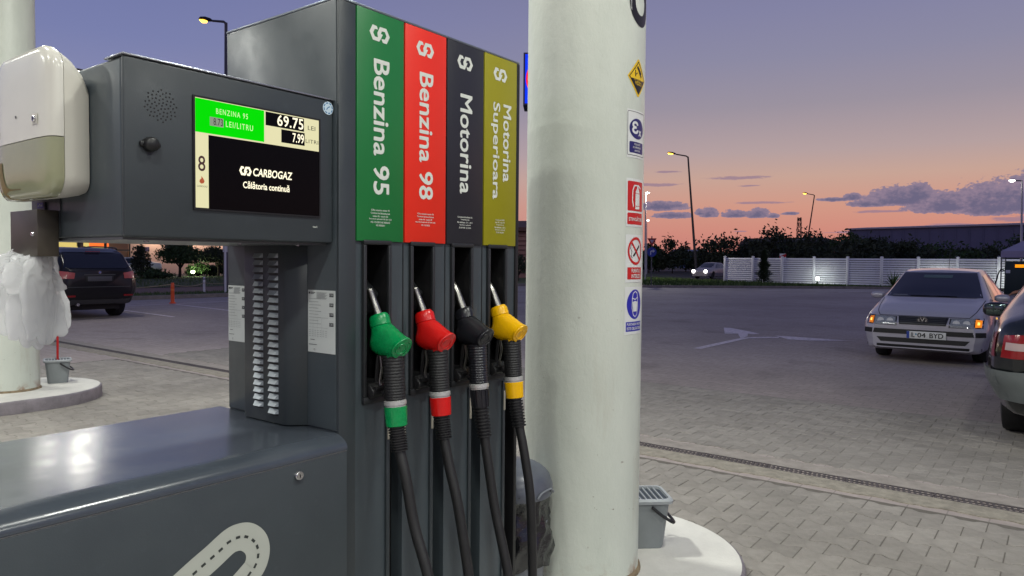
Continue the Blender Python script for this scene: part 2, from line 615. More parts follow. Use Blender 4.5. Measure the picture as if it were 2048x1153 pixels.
# ================================================================== SETTING
def ground_mat():
    mt = bpy.data.materials.new('pavement')
    mt.use_nodes = True
    nt = mt.node_tree
    b = nt.nodes['Principled BSDF']
    t = nt.nodes.new('ShaderNodeTexCoord')
    br = nt.nodes.new('ShaderNodeTexBrick')
    mp = nt.nodes.new('ShaderNodeMapping'); mp.inputs['Rotation'].default_value = (0, 0, pi / 2)
    nt.links.new(t.outputs['Object'], mp.inputs[0]); nt.links.new(mp.outputs[0], br.inputs['Vector'])
    br.inputs['Scale'].default_value = 1.0; br.inputs['Brick Width'].default_value = 0.2; br.inputs['Row Height'].default_value = 0.14
    br.inputs['Mortar Size'].default_value = 0.004; br.inputs['Bias'].default_value = 0.0
    br.inputs['Color1'].default_value = lin((166, 155, 150)); br.inputs['Color2'].default_value = lin((158, 148, 143)); br.inputs['Mortar'].default_value = lin((140, 131, 127))
    n1 = nt.nodes.new('ShaderNodeTexNoise'); n1.inputs['Scale'].default_value = 0.35; n1.inputs['Detail'].default_value = 6
    n2 = nt.nodes.new('ShaderNodeTexNoise'); n2.inputs['Scale'].default_value = 14; n2.inputs['Detail'].default_value = 6
    for n in (n1, n2):
        nt.links.new(t.outputs['Object'], n.inputs[0])
    ad = nt.nodes.new('ShaderNodeMath'); ad.operation = 'ADD'
    nt.links.new(n1.outputs[0], ad.inputs[0]); nt.links.new(n2.outputs[0], ad.inputs[1])
    mr = nt.nodes.new('ShaderNodeMapRange'); nt.links.new(ad.outputs[0], mr.inputs[0])
    mr.inputs[1].default_value = 0.6; mr.inputs[2].default_value = 1.4; mr.inputs[3].default_value = 0.78; mr.inputs[4].default_value = 1.2
    sc = nt.nodes.new('ShaderNodeVectorMath'); sc.operation = 'SCALE'
    nt.links.new(br.outputs[0], sc.inputs[0]); nt.links.new(mr.outputs[0], sc.inputs[3]); nt.links.new(sc.outputs[0], b.inputs['Base Color'])
    st = None
    for s_, lo_, hi_, amt in ((0.22, 0.48, 0.70, 0.22), (1.1, 0.58, 0.70, 0.20), (5.0, 0.66, 0.72, 0.22)):
        n = nt.nodes.new('ShaderNodeTexNoise'); n.inputs['Scale'].default_value = s_; n.inputs['Detail'].default_value = 6
        mpp = nt.nodes.new('ShaderNodeMapping'); mpp.inputs['Scale'].default_value = (1.0, 0.55, 1.0) if s_ < 1 else (1, 1, 1)
        nt.links.new(t.outputs['Object'], mpp.inputs[0]); nt.links.new(mpp.outputs[0], n.inputs[0])
        q = nt.nodes.new('ShaderNodeMapRange'); nt.links.new(n.outputs[0], q.inputs[0])
        q.inputs[1].default_value = lo_; q.inputs[2].default_value = hi_; q.inputs[3].default_value = 1.0; q.inputs[4].default_value = 1 - amt
        sc2 = nt.nodes.new('ShaderNodeVectorMath'); sc2.operation = 'SCALE'
        nt.links.new((st or sc).outputs[0], sc2.inputs[0]); nt.links.new(q.outputs[0], sc2.inputs[3]); st = sc2
    nt.links.new(st.outputs[0], b.inputs['Base Color'])
    b.inputs['Roughness'].default_value = 0.8
    b.inputs['Specular IOR Level'].default_value = 0.3
    bp = nt.nodes.new('ShaderNodeBump'); bp.inputs['Strength'].default_value = 0.35; bp.inputs['Distance'].default_value = 0.004
    nt.links.new(n2.outputs[0], bp.inputs['Height']); nt.links.new(bp.outputs[0], b.inputs['Normal'])
    return mt


M_ground = ground_mat()
g = MB().add([(-900, -900, -0.02), (900, -900, -0.02), (900, 900, -0.02), (-900, 900, -0.02)], [(0, 1, 2, 3)]).build('terrain', mat('soil', (58, 56, 44), 0.95, var=0.3, vscale=0.4))
tag(g, kind='structure')
g = MB().add([(-40, -60, 0), (47.6, -60, 0), (47.6, 0, 0), (44.5, 7.6, 0), (36.5, 16.6, 0), (33, 23.2, 0), (-40, 23.2, 0)], [tuple(range(7))]).build('pavement', M_ground)
tag(g, kind='structure')

# ---- interlocking pavers, waisted stones laid in half-bond rows that run along Y
PL, PP = 0.2, 0.14            # stone length along Y, row pitch along X
GAP = 0.0022


def paver_outline():
    hw = lambda a: 0.0825 if a > 0.066 else (0.0575 if a < 0.034 else 0.0575 + (a - 0.034) / 0.032 * 0.025)
    ys = [-0.1, -0.066, -0.034, 0.034, 0.066, 0.1]
    top = [(hw(abs(y)) - GAP, max(-0.1 + GAP, min(0.1 - GAP, y))) for y in ys]
    bot = [(-a, b) for a, b in reversed(top)]
    return top + bot            # (x, y)


def paver_geo(cx, cy, dz, tx, ty, z=0.004):
    o = paver_outline()
    inn = []
    for (a, b) in o:
        inn.append((a * 0.965, b * 0.972))
    n = len(o)
    f = lambda a, b, h: (cx + a, cy + b, h + dz + a * tx + b * ty)
    vs = [f(a, b, -0.006) for a, b in o] + [f(a, b, z - 0.0022) for a, b in o] + [f(a, b, z) for a, b in inn]
    fs = [tuple(reversed(range(2 * n, 3 * n)))]
    fs += [(n + k, n + (k + 1) % n, 2 * n + (k + 1) % n, 2 * n + k)[::-1] for k in range(n)]
    fs += [(k, (k + 1) % n, n + (k + 1) % n, n + k)[::-1] for k in range(n)]
    return vs, fs


def in_island(x, y, m=0.02):
    for cx, cy, R in ((1.6, 0.10, 0.66), (1.42, 6.5, 0.70)):
        dx = max(0.0, x - cx)
        if hypot(dx, y - cy) < R + m and x < 2.4:
            return True
    return False


CAMP = Vector((-1.315, -1.603, 1.40))


def pxof(w):
    v = Vector(w) - CAMP
    d = v.dot(fwd)
    return (1024 + 1460 * v.dot(r2) / d, 576.5 - 1460 * v.dot(u2) / d, d) if d > 0.05 else (-9999, 0, d)


M_paver = mat('paver_concrete', (146, 141, 134), 0.85, var=0.14, vscale=11, bump=0.5, bscale=120, spec=0.25, rnd=0.09, stain=0.22)
bed = tag(MB().box(-1.8, 3.40, -3.55, 8.86, -0.010, 0.0015).build('paver_bed', mat('joint_sand', (100, 95, 88), 0.95, var=0.2, vscale=30)), kind='structure')
bed2 = tag(MB().box(4.06, 6.42, -3.55, 8.86, -0.010, 0.0015).build('paver_bed', mat('joint_sand_filled', (130, 125, 118), 0.95, var=0.15, vscale=6, stain=0.2)), kind='structure')
cand = []
for zone, bedo in (((-1.7, 3.46), bed), ((4.0, 6.5), bed2)):
    r0 = int(zone[0] / PP)
    k = 0
    x = zone[0] + 0.0825
    while x + 0.0825 < zone[1] + 0.02:
        y = -3.5 + (0.1 if k % 2 else 0.0)
        while y < 8.9:
            p = pxof((x, y, 0))
            if -500 < p[0] < 3400 and p[1] < 2600 and p[2] > 0.3 and not in_island(x, y, -0.12) and not (-1.1 < x < 0.85 and -0.1 < y < 0.6):
                cand.append((p[2], x, y, bedo))
            y += PL
        x += PP
        k += 1
rng = random.Random(3)


def seen_area(c):
    # on-screen, unhidden right-hand ground first: the stones beside the column island show largest
    p = pxof((c[1], c[2], 0))
    vis = 1.0 if (p[0] > 1290 and p[1] < 1150) or (p[0] < 700 and 690 < p[1] < 880 and c[2] > 1.2) else 0.0
    return (-vis, c[0])


cand.sort(key=seen_area)
pv, pf = paver_geo(0, 0, 0, 0, 0)
protos = []
for q in range(6):
    vs, fs = paver_geo(0, 0, rng.uniform(-0.001, 0.0016), rng.uniform(-0.012, 0.012), rng.uniform(-0.010, 0.010))
    me = bpy.data.meshes.new('paver'); me.from_pydata(vs, [], fs); me.materials.append(M_paver)
    protos.append(me)
for (d, x, y, bedo) in cand[:300]:
    o = bpy.data.objects.new('paver', rng.choice(protos))
    COL.objects.link(o)
    o.parent = bedo
    o.location = (x, y, 0)
rest = {bed.name: MB(), bed2.name: MB()}
for (d, x, y, bedo) in cand[300:]:
    vs, fs = paver_geo(x, y, rng.uniform(-0.001, 0.0016), rng.uniform(-0.012, 0.012), rng.uniform(-0.010, 0.010))
    rest[bedo.name].add(vs, fs)
for b_ in (bed, bed2):
    if rest[b_.name].v:
        tag(rest[b_.name].build('paver_field', M_paver, b_, smooth=0, weld=False), kind='stuff')

# ---- drain channel across the drive, X about 3.7
drain = thing('drain_channel', 'long rusty slotted drain grating set in pale concrete across the paving', 'drain', (3.73, 0, 0))
M_conc = mat('rough_concrete', (150, 144, 132), 0.95, var=0.24, vscale=14, bump=0.9, bscale=70, spec=0.2)
M_conc2 = mat('smooth_concrete', (152, 145, 138), 0.9, var=0.18, vscale=9, bump=0.5, bscale=60, spec=0.2)
M_iron = mat('cast_iron', (84, 78, 78), 0.7, 0.1, var=0.35, vscale=20, bump=0.4, bscale=120)


def ragged(xa, xb, side, z, y0, y1, seed):
    rr = random.Random(seed)
    mb = MB()
    n = int((y1 - y0) / 0.05)
    A, B = [], []
    for i in range(n + 1):
        y = y0 + (y1 - y0) * i / n
        w = 0.012 * sin(i * 0.9 + seed) + rr.uniform(-0.012, 0.012)
        A.append((xa + (w if side < 0 else 0), y)); B.append((xb + (w if side > 0 else 0), y))
    vs = [(p[0], p[1], z) for p in A] + [(p[0], p[1], z) for p in B] + [(p[0], p[1], -0.008) for p in A] + [(p[0], p[1], -0.008) for p in B]
    N = n + 1
    fs = []
    for i in range(n):
        fs += [(i, N + i, N + i + 1, i + 1), (2 * N + i, i, i + 1, 2 * N + i + 1), (N + i, 3 * N + i, 3 * N + i + 1, N + i + 1)]
    return mb.add(vs, fs)


ragged(3.47, 3.672, -1, 0.006, -6, 14, 1).build('concrete_strip', M_conc, drain, smooth=0)
ragged(3.788, 3.98, 1, 0.005, -6, 14, 2).build('concrete_strip', M_conc2, drain, smooth=0)
MB().box(3.672, 3.788, -6, 14, -0.3, -0.012).build('channel_floor', mat('drain_dark', (18, 16, 16), 0.9), drain)


def grate_mesh():
    mb = MB()
    L = 0.5
    for x in (3.674, 3.725, 3.776):
        w = 0.012
        mb.box(x, x + (0.010 if x != 3.725 else 0.008), 0.003, L - 0.003, -0.012, 0.006)
    k = 0
    y = 0.006
    while y < L - 0.01:
        mb.box(3.683, 3.726, y, y + 0.013, -0.011, 0.0052)
        mb.box(3.732, 3.777, y + 0.011, y + 0.024, -0.011, 0.0052)
        y += 0.030
    return mb.mesh('grate', smooth=0)


gm = grate_mesh()
gm.materials.append(M_iron)
for v in gm.vertices:
    v.co.x -= 3.73
for i in range(-8, 26):
    o = bpy.data.objects.new('grate', gm)
    COL.objects.link(o); o.parent = drain
    o.location = (0, i * 0.5, rng.uniform(-0.001, 0.001))

# ---- the two pump islands with their round ends
M_isl = mat('painted_concrete', (205, 203, 196), 0.75, var=0.10, vscale=5, bump=0.3, bscale=60, rvar=0.1)
M_rim = mat('island_rim', (132, 126, 130), 0.55, 0.2, var=0.2, vscale=12, bump=0.3, bscale=50)
M_kerb = mat('kerb_concrete', (140, 132, 122), 0.9, var=0.2, vscale=6, bump=0.5, bscale=50)


def stadium(cx, cy, R, x0, n=40):
    pts = [(cx + R * cos(-pi / 2 + pi * i / n), cy + R * sin(-pi / 2 + pi * i / n)) for i in range(n + 1)]
    pts += [(x0 + 0, cy + R), (x0, cy - R)]
    return pts


def island(cx, cy, R0, hh, lab):
    o = thing('pump_island', lab, 'island', (cx, cy, 0))
    o['kind'] = 'structure'
    del o['category']
    secs = []
    for R, z in ((R0, 0.0), (R0, hh - 0.025), (R0 - 0.006, hh - 0.008), (R0 - 0.02, hh)):
        secs.append([(x, y, z) for x, y in stadium(cx, cy, R, -4.6)])
    mb = MB().loft(secs, cap=False)
    mb.build('kerb_edge', M_rim, o)
    mb = MB()
    pts = stadium(cx, cy, R0 - 0.019, -4.599)
    mb.prism(pts, lambda a, b: (a, b, 0.02), lambda a, b: (a, b, hh + 0.0005))
    mb.build('painted_top', M_isl, o, smooth=30)
    return o


island(1.60, 0.10, 0.66, 0.065, 'white painted pump island with rounded end under the tall round column')
island(1.42, 6.5, 0.70, 0.12, 'far pump island with rounded end beneath the left white column')

# ---- columns and the canopy that they carry
def column_mat():
    mt = bpy.data.materials.new('column_paint')
    mt.use_nodes = True
    nt = mt.node_tree
    b = nt.nodes['Principled BSDF']
    t = nt.nodes.new('ShaderNodeTexCoord')
    def nz(scale, det, stretch=(1, 1, 1)):
        mp = nt.nodes.new('ShaderNodeMapping'); mp.inputs['Scale'].default_value = stretch
        nt.links.new(t.outputs['Object'], mp.inputs[0])
        n = nt.nodes.new('ShaderNodeTexNoise'); n.inputs['Scale'].default_value = scale; n.inputs['Detail'].default_value = det; n.inputs['Roughness'].default_value = 0.65
        nt.links.new(mp.outputs[0], n.inputs[0]); return n.outputs[0]
    def ramp(v, lo, hi, a, c):
        r = nt.nodes.new('ShaderNodeMapRange'); nt.links.new(v, r.inputs[0])
        r.inputs[1].default_value = lo; r.inputs[2].default_value = hi; r.inputs[3].default_value = a; r.inputs[4].default_value = c
        return r.outputs[0]
    def mix(f, a, c):
        n = nt.nodes.new('ShaderNodeMix'); n.data_type = 'RGBA'
        nt.links.new(f, n.inputs[0])
        for s, v in ((n.inputs[6], a), (n.inputs[7], c)):
            if isinstance(v, tuple): s.default_value = v
            else: nt.links.new(v, s)
        return n.outputs[2]
    base = mix(ramp(nz(2.2, 6, (1, 1, 0.5)), 0.35, 0.65, 0, 1), lin((203, 208, 198)), lin((189, 195, 185)))
    sep = nt.nodes.new('ShaderNodeSeparateXYZ'); nt.links.new(t.outputs['Object'], sep.inputs[0])
    low = ramp(sep.outputs[2], 0.0, 1.1, 1.0, 0.12)
    streak = ramp(nz(6.0, 7, (1, 1, 0.14)), 0.54, 0.72, 0, 0.6)
    mu = nt.nodes.new('ShaderNodeMath'); mu.operation = 'MULTIPLY'; nt.links.new(low, mu.inputs[0]); nt.links.new(streak, mu.inputs[1])
    c1 = mix(mu.outputs[0], base, lin((150, 128, 100)))
    spots = ramp(nz(42, 4), 0.68, 0.72, 0, 0.9)
    mu2 = nt.nodes.new('ShaderNodeMath'); mu2.operation = 'MULTIPLY'; nt.links.new(ramp(sep.outputs[2], 0.1, 1.6, 1.0, 0.15), mu2.inputs[0]); nt.links.new(spots, mu2.inputs[1])
    c2 = mix(mu2.outputs[0], c1, lin((104, 92, 76)))
    rust = ramp(nz(7.0, 6), 0.50, 0.62, 0, 1)
    mu3 = nt.nodes.new('ShaderNodeMath'); mu3.operation = 'MULTIPLY'; nt.links.new(ramp(sep.outputs[2], 0.0, 0.10, 1.0, 0.0), mu3.inputs[0]); nt.links.new(rust, mu3.inputs[1])
    c3 = mix(mu3.outputs[0], c2, lin((136, 92, 58)))
    nt.links.new(c3, b.inputs['Base Color'])
    b.inputs['Roughness'].default_value = 0.42
    bp = nt.nodes.new('ShaderNodeBump'); bp.inputs['Strength'].default_value = 0.4; bp.inputs['Distance'].default_value = 0.012
    nt.links.new(nz(11, 8, (1, 1, 0.6)), bp.inputs['Height']); nt.links.new(bp.outputs[0], b.inputs['Normal'])
    return mt


M_column = column_mat()
COLC = (1.42, 0.084); COLR = 0.2525


def column(x, y, R, lab, z0=0.12):
    o = thing('canopy_column', lab, 'column', (x, y, z0))
    MB().lathe([(R, 0.0), (R, 2.62), (R, 5.2 - z0)], (0, 0, 0), 96).build('shaft', M_column, o, local=True)
    MB().lathe([(R + 0.012, 0.0), (R + 0.010, 0.012), (R + 0.001, 0.02)], (0, 0, 0), 64).build('base_sealant', mat('sealant', (128, 112, 88), 0.9, var=0.4, vscale=20), o, local=True)
    return o


column(COLC[0], COLC[1], COLR, 'tall round white canopy column carrying safety stickers beside the fuel pump', 0.065)
column(1.34, 6.52, 0.25, 'round white canopy column at the left edge behind the hanging gloves')

# the canopy roof is above the picture; its lamps light the forecourt
canopy = thing('canopy_roof', 'flat white canopy roof carried on the round columns above the pumps', 'canopy', (-3, 2.6, 5.2))
M_soffit = mat('soffit_white', (205, 207, 205), 0.6, var=0.04, vscale=2)
bx('soffit', -9.5, 3.2, -9.4, 9.2, 5.2, 5.6, M_soffit, canopy)
bx('fascia', -9.56, 3.26, -9.46, 9.26, 5.22, 5.9, mat('fascia_grey', (60, 66, 72), 0.5), canopy)
LAMP_W = 118.0
M_led = emis('led_lens', (255, 252, 240), 9.0)
n_l = 0
for lx in (1.2, -2.2, -5.8):
    for ly in (-7.2, -2.4, 2.7, 7.6):  # outermost row added over an unseen lane to brighten the pump front
        wx = 1.7 if (lx, ly) == (1.2, 2.7) else (1.25 if ly < -7 else 0.82)
        t = thing('canopy_lamp', 'square white downlight under the canopy, above ' + {-7.2: 'an added lane out of view', -2.4: 'the camera lane', 2.7: 'the lane between the islands', 7.6: 'the far lane'}[ly] + {1.2: ', nearest the columns', -2.2: ', second row', -5.8: ', rearmost row'}[lx], 'lamp', (lx, ly, 5.2), group='lamps under the canopy')
        MB().box(-0.26, 0.26, -0.26, 0.26, -0.05, -0.002).build('housing', mat('lamp_housing', (190, 190, 190), 0.4), t, 0.006, local=True)
        MB().box(-0.2, 0.2, -0.2, 0.2, -0.054, -0.0505).build('lens', M_led, t, local=True)
        ld = bpy.data.lights.new('canopy_light', 'AREA')
        ld.shape = 'SQUARE'; ld.size = 0.4; ld.energy = LAMP_W * wx; ld.color = (0.98, 1.0, 0.93)
        lo = bpy.data.objects.new('canopy_light', ld)
        COL.objects.link(lo); lo.parent = t; lo.location = (0, 0, -0.058)
# ================================================================== FUEL DISPENSER
M_slate = mat('slate_paint', (64, 72, 77), 0.36, 0.0, var=0.05, vscale=3, bump=0.04, bscale=500, rvar=0.08, spec=0.5, smudge=0.22)
M_slate2 = mat('slate_paint_dark', (50, 56, 60), 0.42, 0.0, var=0.05, vscale=4, bump=0.04, bscale=500, rvar=0.08, smudge=0.2)
M_counter = mat('counter_paint', (64, 70, 78), 0.21, 0.0, var=0.06, vscale=5, rvar=0.035, spec=0.6, detail=2.0, smudge=0.3)
M_blackpl = mat('black_plastic', (22, 22, 24), 0.45, var=0.15, vscale=20)
M_holster = mat('holster_plastic', (34, 36, 39), 0.45, var=0.12, vscale=14)
M_dark = mat('deep_black', (10, 10, 11), 0.6)
M_chrome = mat('chrome', (205, 205, 208), 0.18, 1.0)
M_steel = mat('brushed_steel', (150, 148, 143), 0.34, 1.0, var=0.15, vscale=40)
M_white = mat('print_white', (214, 218, 210), 0.55)
M_grn = mat('panel_green', (22, 112, 54), 0.4, var=0.04, vscale=3)
M_red = mat('panel_red', (228, 44, 22), 0.4, var=0.04, vscale=3)
M_blk = mat('panel_charcoal', (36, 36, 43), 0.4, var=0.05, vscale=3)
M_yel = mat('panel_olive', (146, 140, 16), 0.4, var=0.04, vscale=3)

disp = thing('fuel_dispenser', 'charcoal four-hose fuel dispenser with lit screen and coloured fuel panels', 'fuel pump', (0.41, 0.27, 0.065))
P = 0.1875
# tower shell: core, upper front, dividers, lower front
mb = MB()
mb.box(0.002, 0.820, 0.145, 0.540, 0.066, 2.108)
mb.box(0.002, 0.060, 0.010, 0.145, 0.066, 2.108)
mb.box(0.060, 0.806, 0.010, 0.145, 1.462, 2.108)
for i in range(4):
    a = 0.060 + P * i
    mb.box(a, a + 0.032, 0.0035, 0.145, 0.99, 1.462)
    mb.box(a + 0.130, a + P, 0.0035, 0.145, 0.99, 1.462)
    mb.box(a, a + 0.130, 0.0035, 0.145, 0.066, 0.99)
mb.box(0.8101, 0.820, 0.0035, 0.145, 0.066, 2.108)
tower = mb.build('tower_body', M_slate, disp, smooth=30)
# left side skin of the tower with folded edges, and the top cap
MB().box(-0.004, 0.0015, 0.006, 0.538, 0.923, 2.112).build('side_panel', M_slate, disp, 0.002)
MB().box(-0.004, 0.824, -0.002, 0.544, 2.1125, 2.120).build('top_cap', mat('cap_metal', (120, 128, 134), 0.3, 0.6), disp, 0.002)
bx('corner_strip', -0.002, 0.0585, -0.003, 0.009, 0.13, 2.1115, M_slate2, disp, 0.003)
bx('corner_strip', 0.8065, 0.823, -0.004, 0.143, 0.12, 2.1115, M_blackpl, disp, 0.002)
for i in range(4):
    a = 0.060 + P * i
    # dark hose slot at the right of each lane
    bx('hose_slot', a + 0.1315, a + P - 0.0015, 0.05, 0.143, 0.13, 0.988, M_dark, disp)
    bx('lane_trim', a + 0.1165, a + 0.1300, -0.004, 0.003, 0.13, 0.972, M_slate2, disp, 0.0015)
    bx('lane_seam', a - 0.0012, a + 0.0012, 0.0015, 0.0034, 0.99, 1.452, M_dark, disp)
    # pale reflector strips either side of the slot
    bx('reflector_strip', a + 0.119, a + 0.1285, -0.0065, -0.0042, 0.866, 0.936, mat('reflector', (176, 172, 156), 0.4), disp, 0.001)
    if i in (0, 1):
        bx('reflector_strip', a + P + 0.004, a + P + 0.012, 0.001, 0.0033, 0.866, 0.936, MATS['reflector'], disp)

# the fuel panels and their print
def panel_xf(x0):
    # text runs downward: u -> -z, v -> +x
    return lambda u, v, h: (x0 + v, -0.0042 - h, 2.112 - u)


def face_xf(u, v, h):
    return (u, -0.0042 - h, v)


EMB = [(-0.353, 0.499), (-0.147, 0.475), (-0.093, 0.272), (-0.251, 0.248), (-0.322, 0.001), (-0.245, -0.232), (-0.092, -0.236), (-0.123, 0.038), (0.006, 0.486), (0.328, 0.5), (0.5, 0.005), (0.348, -0.5),
       (0.154, -0.498), (0.081, -0.276), (0.255, -0.241), (0.329, 0.014), (0.249, 0.258), (0.098, 0.234), (0.053, 0.042), (0.153, 0.039), (0.066, -0.246), (-0.025, -0.496), (-0.34, -0.484), (-0.5, 0.016)]


def emblem(cx, cz, w, hgt):
    """two interlocking six-sided links drawn as one band"""
    return [('poly', [(cx + a * w, cz + b * hgt) for a, b in EMB])]


fuels = [('green', M_grn, 'Benzina 95', (0.122, 0.184, 1.979, 1.590), ['Cifra octanica minim 95', 'Continut de biocarburant', 'minim 4% - maxim 5%', 'Standard aplicabil SR EN 228', 'HG 1121/2013 HG 928/2012', 'HG 935/2011']),
         ('red', M_red, 'Benzina 98', (0.308, 0.370, 1.980, 1.590), ['Cifra octanica minim 98', 'Continut de biocarburant', 'minim 4% - maxim 5%', 'Standard aplicabil SR EN 228', 'HG 1121/2013']),
         ('charcoal', M_blk, 'Motorina', (0.497, 0.558, 1.949, 1.622), ['Continut de biodiesel 5%', 'Temperatura de', 'filtrabilitate -5 C -10 C', 'Standard aplicabil', 'SR EN 590 - AC 2014']),
         ('olive yellow', M_yel, None, None, ['Continut de FAME', 'min. 0% - max. 7%', 'Temperatura de', 'filtrabilitate -10 C', 'Standard aplicabil', 'SR EN 590-2014'])]
for i, (cn, mt, txt, bxs, small) in enumerate(fuels):
    a = 0.060 + P * i
    pn = bx('fuel_panel', a + 0.0012, a + 0.1825, -0.004, 0.0095, 1.455, 2.1115, mt, disp, 0.0015)
    pn['label'] = cn + ' fuel name panel with white vertical lettering'
    xf = lambda u, v, h: (v, -0.0042 - h, -u)
    if txt:
        decal(pn, [('lettering', M_white, 0, [('text', txt, -bxs[2], bxs[0], -bxs[3], bxs[1], 0.018)])], xf)
    else:
        decal(pn, [('lettering', M_white, 0, [('text', 'Motorina', -1.953, 0.726, -1.681, 0.772, 0.018)]),
                   ('lettering', M_white, 0, [('text', 'Superioara', -1.953, 0.658, -1.616, 0.708, 0.018)])], xf)
    ex = a + 0.0855
    decal(pn, [('emblem', M_white, 0, emblem(ex, 2.051, 0.0775, 0.0435))], face_xf)
    sh = []
    zt = 1.548
    for q, ln in enumerate(small):
        wd = 0.0031 * len(ln)
        sh.append(('text', ln, ex + 0.004 - wd / 2, zt - 0.0088 * q - 0.0052, ex + 0.004 + wd / 2, zt - 0.0088 * q, 0.012))
    decal(pn, [('small_print', M_white, 0, sh)], face_xf)

# holsters
for i in range(4):
    a = 0.060 + P * i
    h = MB()
    x0, x1, z0, z1 = a + 0.024, a + 0.132, 0.985, 1.458
    fr = [(x0, x1, z1 - 0.013, z1), (x0, x0 + 0.012, z0 + 0.02, z1 - 0.0131), (x1 - 0.012, x1, z0 + 0.02, z1 - 0.0131), (x0, x1, z0, z0 + 0.0199)]
    for (p, q, r, s) in fr:
        h.box(p, q, -0.009, 0.0033, r, s)
    hol = h.build('holster', M_holster, disp, 0.003)
    ix0, ix1, iz0, iz1 = x0 + 0.0122, x1 - 0.0122, z0 + 0.0201, z1 - 0.0132
    ins = MB()
    ins.add([(ix0, 0.002, iz0), (ix1, 0.002, iz0), (ix1, 0.002, iz1), (ix0, 0.002, iz1), (ix0, 0.13, iz0), (ix1, 0.13, iz0), (ix1, 0.13, iz1), (ix0, 0.13, iz1)],
            [(4, 5, 6, 7), (0, 4, 7, 3), (1, 2, 6, 5), (3, 7, 6, 2), (0, 1, 5, 4)])
    ins.build('holster_lining', M_blackpl, hol)
    # sloping hood moulding, boot and catch inside
    MB().prism([(0.03, 1.30), (0.128, 1.38), (0.128, 1.22), (0.06, 1.24)], lambda p, q: (ix0 + 0.03, p, q), lambda p, q: (ix1 - 0.001, p, q)).build('hood_moulding', M_holster, hol, 0.006)
    MB().prism([(0.02, 1.20), (0.05, 1.225), (0.128, 1.225), (0.128, 1.12), (0.02, 1.12)], lambda p, q: (ix0 + 0.001, p, q), lambda p, q: (ix0 + 0.028, p, q)).build('boot', M_holster, hol, 0.004)
    MB().lathe([(0.0045, 0.0), (0.0075, 0.001), (0.0075, 0.004), (0.0045, 0.005)], (ix0 + 0.016, 0.014, 1.168), 16, 'y').build('catch_ring', M_chrome, hol)
    MB().prism([(-0.012, 1.000), (-0.030, 1.012), (-0.030, 1.024), (-0.009, 1.045), (0.10, 1.045), (0.10, 1.000)], lambda p, q: (ix0 + 0.004, p, q), lambda p, q: (ix1 - 0.004, p, q)).build('rest_ledge', M_blackpl, hol, 0.003)
    MB().box(ix0 + 0.012, ix0 + 0.05, -0.034, -0.012, 1.026, 1.034).build('rest_ledge', M_blackpl, hol, 0.002)

# vented cover on the tower's left side
prof = [(0.0, 0.386), (-0.042, 0.382), (-0.045, 0.376), (-0.045, 0.186), (-0.040, 0.172), (0.0, 0.131)]
vent = MB().prism(prof, lambda a, b: (a - 0.0045, b, 0.9225), lambda a, b: (a - 0.0045, b, 1.445)).build('vent_cover', M_slate2, disp, 0.002)
M_lou = mat('louvre_lit_grey', (150, 158, 164), 0.38, 0.15, var=0.06, vscale=30)  # pale grey stands in for lamp light caught on the dark painted hoods
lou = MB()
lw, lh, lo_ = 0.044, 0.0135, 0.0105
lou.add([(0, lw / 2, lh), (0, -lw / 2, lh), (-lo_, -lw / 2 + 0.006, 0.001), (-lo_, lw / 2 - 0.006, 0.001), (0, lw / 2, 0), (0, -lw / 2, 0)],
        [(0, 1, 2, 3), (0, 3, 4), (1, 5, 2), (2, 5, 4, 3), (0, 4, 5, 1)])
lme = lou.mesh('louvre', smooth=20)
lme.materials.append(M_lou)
slit = MB().box(-0.0006, 0.0, -0.021, 0.021, -0.0062, -0.0002).mesh('louvre_slit', smooth=0)
slit.materials.append(M_dark)
base = ORIGIN['fuel_dispenser']
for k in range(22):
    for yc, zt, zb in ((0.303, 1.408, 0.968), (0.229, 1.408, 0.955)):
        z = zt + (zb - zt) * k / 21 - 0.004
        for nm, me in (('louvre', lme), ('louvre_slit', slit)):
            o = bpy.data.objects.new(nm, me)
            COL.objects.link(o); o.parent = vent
            o.location = Vector((-0.0496, yc, z)) - base

